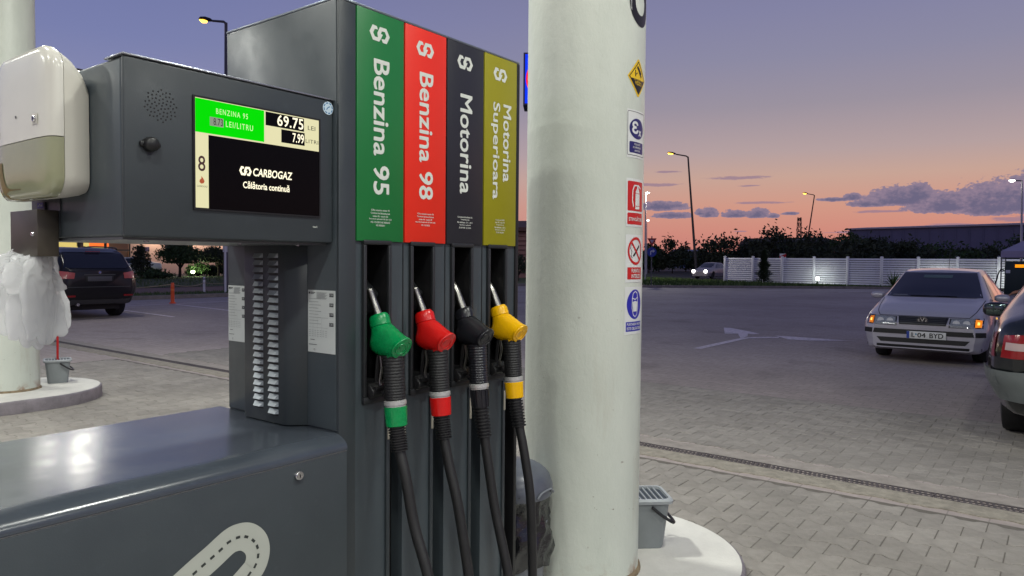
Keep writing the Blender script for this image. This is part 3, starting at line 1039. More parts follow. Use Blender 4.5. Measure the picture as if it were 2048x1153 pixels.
# data sheets beside the vent
M_paper = mat('paper_label', (202, 208, 205), 0.5, var=0.03, vscale=9)
M_ink = mat('print_ink', (52, 54, 58), 0.6)
M_inkl = mat('print_ink_pale', (140, 146, 146), 0.6)
for (ya, yb, z0, z1) in ((0.128, 0.0085, 1.137, 1.314), (0.535, 0.440, 1.139, 1.316)):
    sh = MB().box(-0.0056, -0.0042, yb, ya, z0, z1).build('data_sheet', M_paper, disp)
    w = ya - yb; hh = z1 - z0
    xf = lambda u, v, h, ya=ya, z0=z0, w=w, hh=hh: (-0.0057 - h, ya - u * w, z0 + v * hh)
    it = [('stamp', M_ink, 0, [('rect', 0.80, 0.90 - 0.155 * q, 0.95, 0.955 - 0.155 * q) for q in range(4)]),
          ('stamp', M_paper, 1, [('text', 'CNR', 0.815, 0.915 - 0.155 * q, 0.935, 0.945 - 0.155 * q) for q in range(4)]),
          ('heading', M_ink, 0, [('disc', 0.06, 0.955, 0.03, 0.018), ('rect', 0.10, 0.957, 0.28, 0.968), ('rect', 0.10, 0.94, 0.24, 0.949)]),
          ('print', M_inkl, 0, [('rect', 0.33, 0.96 - 0.014 * q, 0.72 - 0.04 * (q % 3), 0.966 - 0.014 * q) for q in range(8)]
           + [('rect', 0.05, 0.86 - 0.05 * q, 0.5 - 0.1 * (q % 2), 0.866 - 0.05 * q) for q in range(9)]
           + [('rect', 0.05 + 0.1 * (q % 7), 0.35 - 0.03 * (q // 7), 0.11 + 0.1 * (q % 7), 0.356 - 0.03 * (q // 7)) for q in range(28)]),
          ('table_rule', M_inkl, 0, [('rect', 0.05, 0.56, 0.75, 0.563), ('rect', 0.05, 0.40, 0.75, 0.403), ('rect', 0.20, 0.23, 0.203, 0.55), ('rect', 0.36, 0.23, 0.363, 0.55), ('rect', 0.52, 0.23, 0.523, 0.55)]),
          ('print', M_ink, 0, [('text', 'CE', 0.22, 0.03, 0.28, 0.06), ('rect', 0.04, 0.12, 0.34, 0.128), ('rect', 0.1, 0.20, 0.26, 0.208)])]
    decal(sh, it, xf)

# low cabinet with the rolled top
def roundprof(y0, y1, zt, zb, r, n=8):
    pts = [(y0, zb)]
    pts += [(y0 + r[0] * (1 - cos(pi / 2 * i / n)), zt - r[1] + r[1] * sin(pi / 2 * i / n)) for i in range(n + 1)]
    pts += [(y1 - r[0] * sin(pi / 2 * i / n), zt - r[1] + r[1] * cos(pi / 2 * i / n)) for i in range(n + 1)]
    pts += [(y1, zb)]
    return pts


cp_ = roundprof(-0.043, 0.588, 0.919, 0.8795, (0.062, 0.036))
MB().prism(cp_, lambda a, b: (-1.14, a, b), lambda a, b: (-0.0045, a, b)).build('counter_top', M_counter, disp, smooth=35)
bx('cabinet_body', -1.13, -0.006, -0.028, 0.575, 0.066, 0.8785, M_dark, disp)
door = bx('cabinet_door', -1.132, -0.0055, -0.042, -0.0285, 0.14, 0.8755, mat('door_paint', (60, 67, 71), 0.42, var=0.06, vscale=5, bump=0.05, bscale=300, rvar=0.09, smudge=0.25), disp, 0.002)
bx('door_edge', -1.132, -0.0055, -0.0405, -0.030, 0.8758, 0.8778, mat('bare_edge', (150, 152, 154), 0.35, 0.6), disp)
MB().lathe([(0.0105, 0.0), (0.0105, 0.006), (0.009, 0.0075), (0.0, 0.0075)], (0, 0, 0), 24, 'y')
lk = MB()
lk.lathe([(0.0, -0.0085), (0.0090, -0.0085), (0.0090, -0.0078), (0.0105, -0.0078), (0.0118, -0.0065), (0.0128, 0.0)], (-0.165, -0.0422, 0.845), 24, 'y')
lkc = lk.build('lock', M_chrome, door)
bx('keyhole', -0.1665, -0.1635, -0.0512, -0.0508, 0.841, 0.849, M_dark, lkc)
# pale road ribbon painted on the door
outer = [(-0.488, 0.60), (-0.488, 0.705), (-0.438, 0.731), (-0.378, 0.761), (-0.347, 0.769), (-0.313, 0.767), (-0.28, 0.746), (-0.256, 0.714), (-0.247, 0.681), (-0.254, 0.645), (-0.27, 0.617), (-0.30, 0.590), (-0.36, 0.56)]
cl_ = smoothcurve([(-0.53, 0.640, 0), (-0.447, 0.686, 0), (-0.404, 0.708, 0), (-0.362, 0.731, 0), (-0.338, 0.735, 0), (-0.316, 0.730, 0), (-0.297, 0.715, 0), (-0.286, 0.696, 0), (-0.284, 0.673, 0), (-0.292, 0.651, 0), (-0.308, 0.636, 0), (-0.36, 0.60, 0)], 6)
M_road = mat('ribbon_print', (176, 180, 170), 0.5)
door_xf = lambda u, v, h: (u, -0.0424 - h, v)
rib = [(p.x, p.y) for p in cl_]
decal(door, [('road_emblem', M_road, 0, [('line', rib, 0.066)])], door_xf)
dash = [(-0.447, 0.686), (-0.426, 0.697), (-0.404, 0.708), (-0.383, 0.719), (-0.362, 0.731), (-0.338, 0.735), (-0.316, 0.73), (-0.297, 0.715), (-0.286, 0.696), (-0.284, 0.673), (-0.292, 0.651), (-0.308, 0.636)]
for k, (dx_, dz_) in enumerate(dash):
    p0 = dash[max(0, k - 1)]; p1 = dash[min(len(dash) - 1, k + 1)]
    d = Vector((p1[0] - p0[0], p1[1] - p0[1])).normalized() * 0.0058
    decal(door, [('road_dash', mat('dash_print', (52, 56, 54), 0.5), 1, [('line', [(dx_ - d.x, dz_ - d.y), (dx_ + d.x, dz_ + d.y)], 0.0065)])], door_xf)

# ------------------------------------------------------------------ display housing
hous = MB().box(-0.566, -0.006, 0.030, 0.524, 1.447, 1.834).build('display_housing', M_slate, disp, 0.006, 3)
front = bx('display_front', -0.567, -0.008, 0.015, 0.0285, 1.446, 1.835, M_slate2, disp, 0.005, seg=3)
bx('drip_edge', -0.570, -0.006, 0.012, 0.10, 1.8355, 1.840, mat('trim_metal', (168, 172, 178), 0.25, 0.8), disp, 0.0015)
bx('display_bracket', -0.0055, -0.0045, 0.05, 0.50, 1.46, 1.82, M_dark, disp)
bx('bottom_flange', -0.560, -0.010, 0.04, 0.515, 1.4405, 1.4463, mat('flange_grey', (98, 102, 104), 0.4, 0.4), disp)
for bxp in (-0.48, -0.24, -0.06):
    MB().lathe([(0.0, 1.437), (0.006, 1.4375), (0.006, 1.4404)], (bxp, 0.10, 0), 12).build('flange_bolt', M_chrome, hous)
SY = 0.0148
sxf = lambda u, v, h: (u, SY - h, v)
M_scr_k = mat('screen_black', (5, 4, 4), 0.16, emit=(6, 4, 4), estr=0.3, spec=0.12)
M_scr_g = emis('screen_green', (8, 226, 8), 1.0)
M_scr_c = emis('screen_cream', (232, 226, 180), 1.0)
M_scr_w = emis('screen_white', (255, 246, 214), 1.35)
M_scr_gr = emis('screen_grey', (150, 160, 140), 0.9)
M_scr_d = mat('screen_digit', (40, 42, 30), 0.4)
scr = bx('screen', -0.409, -0.057, 0.0118, 0.0149, 1.518, 1.774, M_scr_k, disp)
decal(scr, [('screen_field', M_scr_c, 0, [('rect', -0.408, 1.519, -0.3755, 1.693), ('rect', -0.408, 1.6905, -0.058, 1.7735)]),
            ('price_field', M_scr_g, 1, [('rect', -0.408, 1.694, -0.226, 1.772)]),
            ('amount_field', M_scr_k, 1, [('rect', -0.222, 1.737, -0.106, 1.771), ('rect', -0.176, 1.700, -0.104, 1.7335)]),
            ('unit_price', M_scr_gr, 2, [('rect', -0.372, 1.713, -0.337, 1.734)]),
            ('unit_price_digits', M_scr_d, 3, [('text', '8.73', -0.363, 1.716, -0.339, 1.732, 0.0)]),
            ('price_text', emis('screen_text_pale', (206, 255, 170), 1.0), 2, [('text', 'BENZINA 95', -0.356, 1.743, -0.272, 1.756, 0.005, 1.3), ('text', 'LEI/LITRU', -0.331, 1.716, -0.258, 1.730, 0.004, 1.25)]),
            ('amount_digits', M_scr_w, 2, [('text', '69.75', -0.188, 1.741, -0.1085, 1.769, 0.012, 1.05)]),
            ('volume_digits', M_scr_w, 2, [('text', '7.99', -0.142, 1.705, -0.107, 1.729, 0.01, 1.0)]),
            ('unit_text', M_scr_d, 2, [('text', 'LEI', -0.094, 1.744, -0.070, 1.755), ('text', 'LITRI', -0.101, 1.709, -0.0605, 1.719, 0.0, 1.1)]),
            ('pump_number', mat('screen_brown', (70, 40, 40), 0.4), 2, [('text', '8', -0.402, 1.604, -0.384, 1.640, 0.008)]),
            ('flame_mark', mat('screen_flame', (190, 90, 50), 0.4), 2, [('poly', [(-0.399, 1.579), (-0.395, 1.575), (-0.389, 1.576), (-0.386, 1.581), (-0.389, 1.587), (-0.394, 1.593), (-0.394, 1.587), (-0.398, 1.584)])]),
            ('brand_text', M_scr_d, 2, [('text', 'CARBOGAZ', -0.405, 1.567, -0.379, 1.571)]),
            ('brand_text', M_scr_w, 2, [('text', 'CARBOGAZ', -0.258, 1.606, -0.143, 1.626, 0.02, 1.0, 0.15)] + emblem(-0.279, 1.616, 0.034, 0.022)),
            ('slogan_text', M_scr_w, 2, [('text', 'C\u0103l\u0103toria continu\u0103', -0.286, 1.574, -0.152, 1.592, 0.018)]),
            ], lambda u, v, h: (u, 0.0117 - h, v), dh=0.0003)
fr_ = MB()
for (a, b, c, d) in ((-0.413, -0.053, 1.7745, 1.778), (-0.413, -0.053, 1.514, 1.5175), (-0.413, -0.4095, 1.5176, 1.7744), (-0.0565, -0.053, 1.5176, 1.7744)):
    fr_.box(a, b, 0.0105, 0.0149, c, d)
fr_.build('screen_frame', M_blackpl, scr)
hm = MB()
for k in range(61):
    rr_ = 0.0375 * sqrt((k + 0.3) / 61); aa = k * 2.39996
    cx_, cz_ = -0.486 + rr_ * cos(aa), 1.740 + rr_ * sin(aa)
    hm.lathe([(0.0018, 0.0143), (0.0019, 0.0149)], (cx_, 0, cz_), 8, 'y')
tag(hm.build('speaker_hole', M_dark, front), kind='stuff')
btn = MB().lathe([(0.0, -0.006), (0.012, -0.006), (0.0155, -0.002), (0.0165, 0.0149)], (-0.513, 0, 1.650), 24, 'y').build('push_button', M_blackpl, front, smooth=50)
for s in (-1, 1):
    bx('button_ear', -0.513 + s * 0.017 - 0.006, -0.513 + s * 0.017 + 0.006, 0.006, 0.0149, 1.644, 1.656, M_blackpl, front, 0.003)
decal(front, [('round_sticker', mat('sticker_pale', (196, 214, 224), 0.4), 0, [('disc', -0.0245, 1.813, 0.0175, 0.0175)]),
              ('sticker_print', mat('sticker_blue', (40, 110, 160), 0.4), 1, [('line', [(-0.0245 + 0.0138 * cos(rd(a0 + q * 10)), 1.813 + 0.0138 * sin(rd(a0 + q * 10))) for q in range(4)], 0.003) for a0 in range(0, 360, 45)] + [('line', [(-0.030, 1.808), (-0.025, 1.815), (-0.018, 1.818)], 0.0025)]),
              ('maker_text', M_white, 0, [('text', 'Vision-SL', -0.076, 1.486, -0.060, 1.491, 0.01)])], sxf)

# ------------------------------------------------------------------ nozzles with their hoses
M_ng = mat('nozzle_green', (0, 138, 74), 0.28, var=0.12, vscale=45, bump=0.08, bscale=200, rvar=0.08, smudge=0.12)
M_nr = mat('nozzle_red', (206, 24, 22), 0.26, var=0.06, vscale=30, bump=0.05, bscale=300)
M_nk = mat('nozzle_black', (30, 31, 36), 0.28, var=0.10, vscale=30, bump=0.05, bscale=300)
M_ny = mat('nozzle_yellow', (238, 182, 4), 0.26, var=0.06, vscale=30, bump=0.05, bscale=300)
M_rub = mat('hose_rubber', (26, 26, 27), 0.5, var=0.2, vscale=25, bump=0.15, bscale=200)


def ell_sec(T, B, X, w, n=20):
    T = Vector((0, *T)); B = Vector((0, *B))
    c = (T + B) / 2; a = (T - B) / 2
    out = []
    for k in range(n):
        t = 2 * pi * k / n
        p = c + a * cos(t)
        out.append((X + w * sin(t), p.y, p.z))
    return out


def nozzle(i, cname, M, lab, hose_pts, curved):
    X = 0.142 + P * i
    t = thing('fuel_nozzle', lab, 'nozzle', (X, -0.07, 1.0), group='nozzles hanging on the dispenser')
    # spout
    if curved:
        sp = smoothcurve([(X, 0.100, 1.352), (X, 0.062, 1.335), (X, 0.030, 1.305), (X, 0.008, 1.266), (X, -0.006, 1.236)], 6)
        MB().tube(sp, 0.0138, 16).build('spout', M_steel, t, smooth=60)
    else:
        MB().tube([(X, 0.034, 1.314), (X, 0.0335, 1.313), (X, 0.033, 1.311), (X, 0.030, 1.306), (X, 0.0295, 1.305), (X, -0.008, 1.234)], [0.0095, 0.0116, 0.0122, 0.0122, 0.0112, 0.0124], 18).build('spout', M_steel, t, smooth=60)
    # collar
    cs = [((-0.030, 1.250), (0.022, 1.228), 0.0235), ((-0.0385, 1.2435), (0.0235, 1.2215), 0.0275), ((-0.0435, 1.231), (0.021, 1.209), 0.0285), ((-0.047, 1.220), (0.017, 1.198), 0.0285)]
    MB().loft([ell_sec(a, b, X, w) for a, b, w in cs]).build('collar', M, t, smooth=50)
    bs = [((-0.046, 1.219), (0.015, 1.197), 0.0275), ((-0.053, 1.2165), (0.0125, 1.189), 0.029), ((-0.066, 1.2095), (0.0135, 1.174), 0.031), ((-0.079, 1.2025), (0.021, 1.158), 0.0315),
          ((-0.090, 1.1965), (0.0235, 1.145), 0.0320), ((-0.099, 1.1915), (0.0120, 1.1325), 0.0325), ((-0.107, 1.1875), (-0.012, 1.1245), 0.033), ((-0.114, 1.1845), (-0.045, 1.1195), 0.0335),
          ((-0.1205, 1.1825), (-0.076, 1.1175), 0.034), ((-0.124, 1.181), (-0.085, 1.118), 0.0335), ((-0.1255, 1.179), (-0.0885, 1.1195), 0.031)]
    body = MB().loft([ell_sec(a, b, X, w) for a, b, w in bs]).build('nozzle_body', M, t, smooth=55)
    # round end cap with its raised ring
    nrm = Vector((-0.52, -0.76, -0.38)).normalized()
    c0 = Vector((X - 0.005, -0.105, 1.151))
    s1 = Vector((1, 0, 0)); s2 = nrm.cross(s1)
    cap = MB()
    prof = [(0.0335, -0.012), (0.0355, 0.0), (0.0355, 0.004), (0.033, 0.0062), (0.0315, 0.0045), (0.022, 0.0045), (0.021, 0.0065), (0.0175, 0.0065), (0.0165, 0.0045), (0.0, 0.0045)]
    secs = [[c0 + nrm * h + (s1 * cos(2 * pi * k / 28) + s2 * sin(2 * pi * k / 28)) * max(r, 1e-4) for k in range(28)] for r, h in prof]
    cap.loft(secs, cap=True).build('end_cap', M, body, smooth=50)
    # raised letters on the side
    side = lambda u, v, h: (X - 0.0322 - h, -0.072 - 0.5 * u + 0.55 * v, 1.158 - 0.86 * u * 0.6 - 0.5 * v)
    lt = MB()
    vs, fs = text_geo('ZVA', 0.0)
    side = lambda u, v, h: Vector((X - 0.0285 - h - 0.0 * u, -0.080 + 0.026 * u * 0.30 - 0.026 * v * 0.9, 1.123 + 0.026 * u * 0.95 * 0.62 + 0.026 * v * 0.25))
    for h in (0.0, 0.0042):
        lt.add([side(p[0], p[1], h) for p in vs], fs)
    lt.build('raised_letters', M, body, smooth=0, weld=False)
    # ribbed grip
    ax = [Vector((X, -0.0675, 1.128)), Vector((X, -0.072, 1.06)), Vector((X, -0.0755, 1.0))]
    pts, rad = [], []
    n = 15
    for k in range(n):
        for q, (dr) in ((0.0, 0.0), (0.25, 0.0014), (0.6, 0.0014), (0.8, 0.0)):
            s = (k + q) / n
            p = ax[0].lerp(ax[1], s * 2) if s < 0.5 else ax[1].lerp(ax[2], s * 2 - 1)
            pts.append(p); rad.append(0.0305 - 0.001 * s + dr)
    MB().tube(pts, rad, 22).build('grip', M_nk if cname == 'black' else M_rub, t, smooth=35)
    # lever and its guard in front of the grip
    gp = smoothcurve([(X - 0.006, -0.012, 1.124), (X - 0.006, -0.006, 1.08), (X - 0.006, -0.004, 1.045), (X - 0.006, -0.016, 1.026), (X - 0.006, -0.045, 1.012)], 5)
    MB().tube(gp, 0.0058, 8).build('lever_guard', M_blackpl, t)
    gp = smoothcurve([(X - 0.004, -0.020, 1.122), (X - 0.004, -0.024, 1.09), (X - 0.004, -0.017, 1.05), (X - 0.004, -0.021, 1.036)], 5)
    MB().tube(gp, 0.0042, 8).build('lever', M_steel, t)
    # swivel ring, coupling, bend sleeve and hose
    d = Vector((0, -0.006, -0.06)).normalized()
    p0 = Vector((X, -0.0757, 0.9995))
    rg = MB().tube([p0, p0 + d * 0.002, p0 + d * 0.0125, p0 + d * 0.013, p0 + d * 0.017, p0 + d * 0.018], [0.0300, 0.0325, 0.0325, 0.0295, 0.0295, 0.0310], 26)
    rg.build('swivel_ring', mat('ring_metal', (196, 196, 194), 0.35, 0.45, var=0.1, vscale=80), t, smooth=35)
    p1 = p0 + d * 0.0183
    Msl = M_nk if cname == 'black' else M
    if cname == 'black':
        sl = MB()
        for k in range(12):
            a_ = 2 * pi * k / 12
            off = Vector((cos(a_) * 0.0285, sin(a_) * 0.0285, 0))
            sl.bar(p1 + off + d * 0.002, p1 + off * 0.93 + d * 0.056, 0.007, 0.006, up=off)
        sl.tube([p1, p1 + d * 0.002, p1 + d * 0.056, p1 + d * 0.058], [0.027, 0.0285, 0.0275, 0.025], 24)
    else:
        sl = MB().tube([p1, p1 + d * 0.0015, p1 + d * 0.03, p1 + d * 0.054, p1 + d * 0.0555], [0.0310, 0.0330, 0.0318, 0.0305, 0.0285], 26)
    sl.build('coupling_sleeve', Msl, t, smooth=35)
    p2 = p1 + d * 0.0557
    hp = [Vector((X + q[0], q[1], q[2])) for q in hose_pts]
    end = hp[0]
    pts, rad = [], []
    n = 10
    for k in range(n):
        for q, rr_ in ((0.0, 0.0205), (0.12, 0.0262), (0.55, 0.0262), (0.68, 0.0205)):
            s = (k + q) / n
            pts.append(p2.lerp(end, s)); rad.append(rr_ - 0.0022 * s)
    MB().tube(pts, rad, 20).build('bend_sleeve', M_rub, t, smooth=30)
    path = smoothcurve([p2.lerp(end, 0.9)] + hp, 10)
    MB().tube(path, 0.0158, 18).build('hose', M_rub, t, smooth=60)
    return t


SL = 0.062   # the hose returns into the slot of its lane
nozzle(0, 'green', M_ng, 'green fuel nozzle hanging below the green panel, nearest to the camera',
       [(0, -0.096, 0.852), (0, -0.120, 0.782), (0.001, -0.154, 0.651), (0.002, -0.207, 0.522), (0.004, -0.255, 0.36), (0.012, -0.26, 0.24), (0.03, -0.19, 0.17), (0.058, -0.06, 0.20), (SL, 0.06, 0.32)], False)
nozzle(1, 'red', M_nr, 'red fuel nozzle hanging below the red panel',
       [(0, -0.095, 0.852), (0, -0.118, 0.770), (0.001, -0.154, 0.653), (0.002, -0.196, 0.455), (0.004, -0.215, 0.32), (0.012, -0.20, 0.22), (0.03, -0.15, 0.17), (0.058, -0.05, 0.20), (SL, 0.06, 0.32)], False)
nozzle(2, 'black', M_nk, 'black fuel nozzle hanging below the charcoal panel',
       [(0, -0.102, 0.822), (0, -0.122, 0.72), (0.001, -0.146, 0.601), (0.002, -0.203, 0.392), (0.004, -0.215, 0.28), (0.012, -0.19, 0.20), (0.03, -0.13, 0.165), (0.058, -0.05, 0.20), (SL, 0.06, 0.32)], True)
nozzle(3, 'yellow', M_ny, 'yellow fuel nozzle hanging below the olive panel, farthest along the pump',
       [(0, -0.105, 0.824), (0, -0.130, 0.72), (0.001, -0.154, 0.576), (0.001, -0.166, 0.318), (0.004, -0.160, 0.235), (0.012, -0.14, 0.19), (0.03, -0.10, 0.165), (0.056, -0.04, 0.20), (SL, 0.06, 0.32)], True)
# ================================================================== NEAR THINGS
# ---- paper towel dispenser on the left end of the display housing
def rrect(y0, y1, z0, z1, r, x, n=6):
    pts = []
    for cy, cz, a0 in ((y1 - r, z1 - r, 0), (y0 + r, z1 - r, 90), (y0 + r, z0 + r, 180), (y1 - r, z0 + r, 270)):
        pts += [(x, cy + r * cos(rd(a0 + 90 * i / n)), cz + r * sin(rd(a0 + 90 * i / n))) for i in range(n + 1)]
    return pts


towel = thing('towel_dispenser', 'white plastic paper towel dispenser with smoky window on the screen housing', 'dispenser', (-0.64, 0.34, 1.53))
M_abs = mat('white_abs', (214, 212, 202), 0.22, var=0.03, vscale=4, coat=0.2)
M_abs2 = mat('white_abs_side', (206, 203, 192), 0.4, var=0.03, vscale=4)
M_smoke = mat('smoky_window', (150, 152, 122), 0.14, var=0.06, vscale=6, coat=0.3)
back = MB().loft([rrect(0.178, 0.50, 1.548, 1.795, 0.030, -0.5685, 10), rrect(0.172, 0.506, 1.542, 1.822, 0.040, -0.580, 10), rrect(0.170, 0.508, 1.537, 1.848, 0.048, -0.600, 10), rrect(0.170, 0.508, 1.535, 1.865, 0.052, -0.6225, 10)])
back.build('back_shell', M_abs2, towel, smooth=50)
secs = [rrect(0.1705, 0.5075, 1.5355, 1.8655, 0.052, -0.6235, 10), rrect(0.1715, 0.5065, 1.535, 1.871, 0.053, -0.632, 10), rrect(0.176, 0.502, 1.536, 1.872, 0.054, -0.640, 10), rrect(0.184, 0.494, 1.540, 1.869, 0.055, -0.6465, 10),
        rrect(0.200, 0.478, 1.550, 1.858, 0.056, -0.651, 10), rrect(0.25, 0.43, 1.60, 1.81, 0.05, -0.6535, 10)]
full = MB().loft(secs).mesh('cover', smooth=0)


def zcut(me, z, keep_up, name):
    bm = bmesh.new(); bm.from_mesh(me)
    bmesh.ops.bisect_plane(bm, geom=bm.verts[:] + bm.edges[:] + bm.faces[:], plane_co=(0, 0, z), plane_no=(0, 0, 1), clear_inner=keep_up, clear_outer=not keep_up)
    es = [e for e in bm.edges if e.is_boundary]
    bmesh.ops.holes_fill(bm, edges=es)
    for f in bm.faces: f.smooth = True
    for e in bm.edges:
        if len(e.link_faces) == 2 and e.calc_face_angle(0) > rd(50): e.smooth = False
    out = bpy.data.meshes.new(name); bm.to_mesh(out); bm.free()
    return out


cover = obj('cover', zcut(full, 1.668, True, 'cover'), M_abs, towel)
win = obj('window', zcut(full, 1.666, False, 'window'), M_smoke, towel)
tb = BVHTree.FromPolygons([v.co.copy() + ORIGIN['towel_dispenser'] for v in cover.data.vertices], [tuple(p.vertices) for p in cover.data.polygons])
wb = BVHTree.FromPolygons([v.co.copy() + ORIGIN['towel_dispenser'] for v in win.data.vertices], [tuple(p.vertices) for p in win.data.polygons])


def on_cover(bvh, off):
    def f(u, v, h):
        hit = bvh.ray_cast(Vector((-2, u, v)), Vector((1, 0, 0)))
        p = hit[0] if hit[0] is not None else Vector((-0.64, u, v))
        nn = hit[1] if hit[0] is not None else Vector((-1, 0, 0))
        return p + nn * (off + h)
    return f


# the nose of the window where the sheet is pulled out
notch = smoothcurve([(0.46, 1.625, 0), (0.455, 1.60, 0), (0.445, 1.575, 0), (0.425, 1.555, 0), (0.39, 1.548, 0), (0.34, 1.547, 0)], 5)
decal(win, [('pull_slot', mat('slot_tan', (112, 94, 50), 0.5), 0, [('line', [(p.x, p.y) for p in notch], 0.024)])], on_cover(wb, 0.001), cut=0.0)
decal(cover, [('lock_plate', M_abs2, 0, [('rect', 0.232, 1.698, 0.262, 1.722, 0.003)]),
              ('print_mark', mat('mark_grey', (130, 130, 126), 0.5), 0, [('line', [(0.462, 1.688), (0.476, 1.688), (0.476, 1.700), (0.462, 1.700)], 0.0018, True), ('rect', 0.466, 1.691, 0.472, 1.697)]),
              ('chip_mark', mat('chip_dark', (50, 48, 44), 0.5), 0, [('rect', 0.352, 1.722, 0.358, 1.728)])], on_cover(tb, 0.0008))
lp = on_cover(tb, 0.0)(0.247, 1.710, 0)
MB().lathe([(0.0, -0.005), (0.006, -0.005), (0.0078, -0.003), (0.0078, 0.003)], (lp.x, 0.247, 1.710), 20, 'x').build('lock', M_chrome, cover)
MB().box(lp.x - 0.0056, lp.x - 0.0052, 0.2455, 0.2485, 1.7065, 1.7135).build('keyhole', M_dark, cover)

# ---- steel glove box under it and the gloves hanging out
gbox = thing('glove_box', 'dull steel glove box with a lock hanging under the towel dispenser', 'box', (-0.596, 0.43, 1.402))
M_ss = mat('dull_steel', (98, 93, 84), 0.42, 0.75, var=0.10, vscale=10)
bx('case', -0.616, -0.5685, 0.348, 0.515, 1.402, 1.514, M_ss, gbox, 0.002)
MB().lathe([(0.0, -0.004), (0.0045, -0.004), (0.006, 0.0)], (-0.6163, 0.373, 1.456), 16, 'x').build('lock', M_chrome, gbox)
bx('mount_plate', -0.5684, -0.5672, 0.34, 0.512, 1.45, 1.60, M_slate2, gbox)
decal(gbox, [('blue_label', mat('label_blue', (52, 44, 140), 0.5), 0, [('rect', 0.425, 1.5225, 0.462, 1.536)]),
             ('label_print', M_white, 1, [('text', 'info', 0.43, 1.526, 0.457, 1.533)])], lambda u, v, h: (-0.5735 - h, u, v))
bx('label_backing', -0.5733, -0.5686, 0.42, 0.467, 1.515, 1.538, M_slate2, gbox)

M_film = bpy.data.materials.new('glove_film')
M_film.use_nodes = True
nt = M_film.node_tree
nt.nodes.clear()
pr = nt.nodes.new('ShaderNodeBsdfPrincipled')
pr.inputs['Base Color'].default_value = lin((250, 251, 251)); pr.inputs['Roughness'].default_value = 0.2; pr.inputs['Specular IOR Level'].default_value = 0.6
tl = nt.nodes.new('ShaderNodeBsdfTranslucent'); tl.inputs[0].default_value = lin((252, 253, 253))
tp = nt.nodes.new('ShaderNodeBsdfTransparent')
m1 = nt.nodes.new('ShaderNodeMixShader'); m1.inputs[0].default_value = 0.45
m2 = nt.nodes.new('ShaderNodeMixShader'); m2.inputs[0].default_value = 0.42
nt.links.new(pr.outputs[0], m1.inputs[1]); nt.links.new(tl.outputs[0], m1.inputs[2])
nt.links.new(m1.outputs[0], m2.inputs[1]); nt.links.new(tp.outputs[0], m2.inputs[2])
tcx = nt.nodes.new('ShaderNodeTexCoord'); nzx = nt.nodes.new('ShaderNodeTexNoise'); nzx.inputs['Scale'].default_value = 60; nzx.inputs['Detail'].default_value = 5
nt.links.new(tcx.outputs['Object'], nzx.inputs[0])
bpx = nt.nodes.new('ShaderNodeBump'); bpx.inputs['Strength'].default_value = 0.35; bpx.inputs['Distance'].default_value = 0.003
nt.links.new(nzx.outputs[0], bpx.inputs['Height']); nt.links.new(bpx.outputs[0], pr.inputs['Normal'])
ou = nt.nodes.new('ShaderNodeOutputMaterial'); nt.links.new(m2.outputs[0], ou.inputs[0])


def glove_mesh(seed, L, spread):
    """a crumpled film glove hanging fingers down from (0,0,0): wrist at the top, five unequal lobes below; y = width, z = -length, x = thickness"""
    from mathutils import noise as mn
    rr_ = random.Random(seed)
    W = 0.078
    nU, nV = 50, 60
    fing = [(-0.41, 0.22, 0.84), (-0.20, 0.23, 0.95), (0.0, 0.23, 1.0), (0.20, 0.23, 0.97), (0.41, 0.22, 0.91)]
    off = Vector((rr_.uniform(0, 50), rr_.uniform(0, 50), rr_.uniform(0, 50)))

    def length_at(u):
        best = 0.74
        for c, hw, l in fing:
            d = abs(u - c) / (hw * 0.55)
            if d < 1:
                best = max(best, l * (0.89 + 0.11 * sqrt(1 - d * d)))
        return best
    ph = [rr_.uniform(0, 6.28) for _ in range(8)]

    def ridge(p):
        # crisp creases: folded noise
        a = 1 - abs(mn.noise(p + off)) * 2.2
        b = 1 - abs(mn.noise(p * 2.3 + off * 1.3)) * 2.2
        return a * 0.65 + b * 0.35

    def pt(u, v, side):
        l = length_at(u) * L
        wid = W * (0.62 + spread * min(1, v * 1.5))
        cr = ridge(Vector((u * 3.2, v * 3.4, side * 0.7)))
        y = u * wid * 2 + 0.006 * sin(v * 5 + ph[1]) + 0.004 * mn.noise(Vector((u * 4, v * 6, 3)) + off)
        z = -v * l + 0.004 * mn.noise(Vector((u * 7, v * 5, 8)) + off)
        edge = max(0.0, 1 - (2 * u) ** 2)
        puff = 0.011 * sqrt(edge) * (0.25 + sin(min(1.0, v * 1.1) * pi)) + 0.0015
        if v > 0.985:
            puff = 0.0006
        x = side * puff + (cr - 0.5) * (0.0035 + 0.016 * max(0.0, 1 - 1.9 * v) ** 1.3) + 0.006 * sin(u * 6 + ph[3] + v * 2)
        return (x, y, z)
    vs, fs = [], []
    for side in (-1, 1):
        o = len(vs)
        for j in range(nV + 1):
            for i in range(nU + 1):
                vs.append(pt(-0.5 + i / nU, j / nV, side))
        for j in range(nV):
            for i in range(nU):
                a = o + j * (nU + 1) + i
                q = (a, a + 1, a + nU + 2, a + nU + 1)
                fs.append(q if side > 0 else q[::-1])
    N = (nU + 1) * (nV + 1)
    for i in range(nU):
        a = nV * (nU + 1) + i
        fs.append((a, a + 1, N + a + 1, N + a))
    for j in range(nV):
        a = j * (nU + 1)
        fs.append((a, N + a, N + a + nU + 1, a + nU + 1)); a += nU
        fs.append((a, a + nU + 1, N + a + nU + 1, N + a))
    mb = MB(); mb.add(vs, fs)
    return mb.mesh('glove', smooth=0, weld=False)


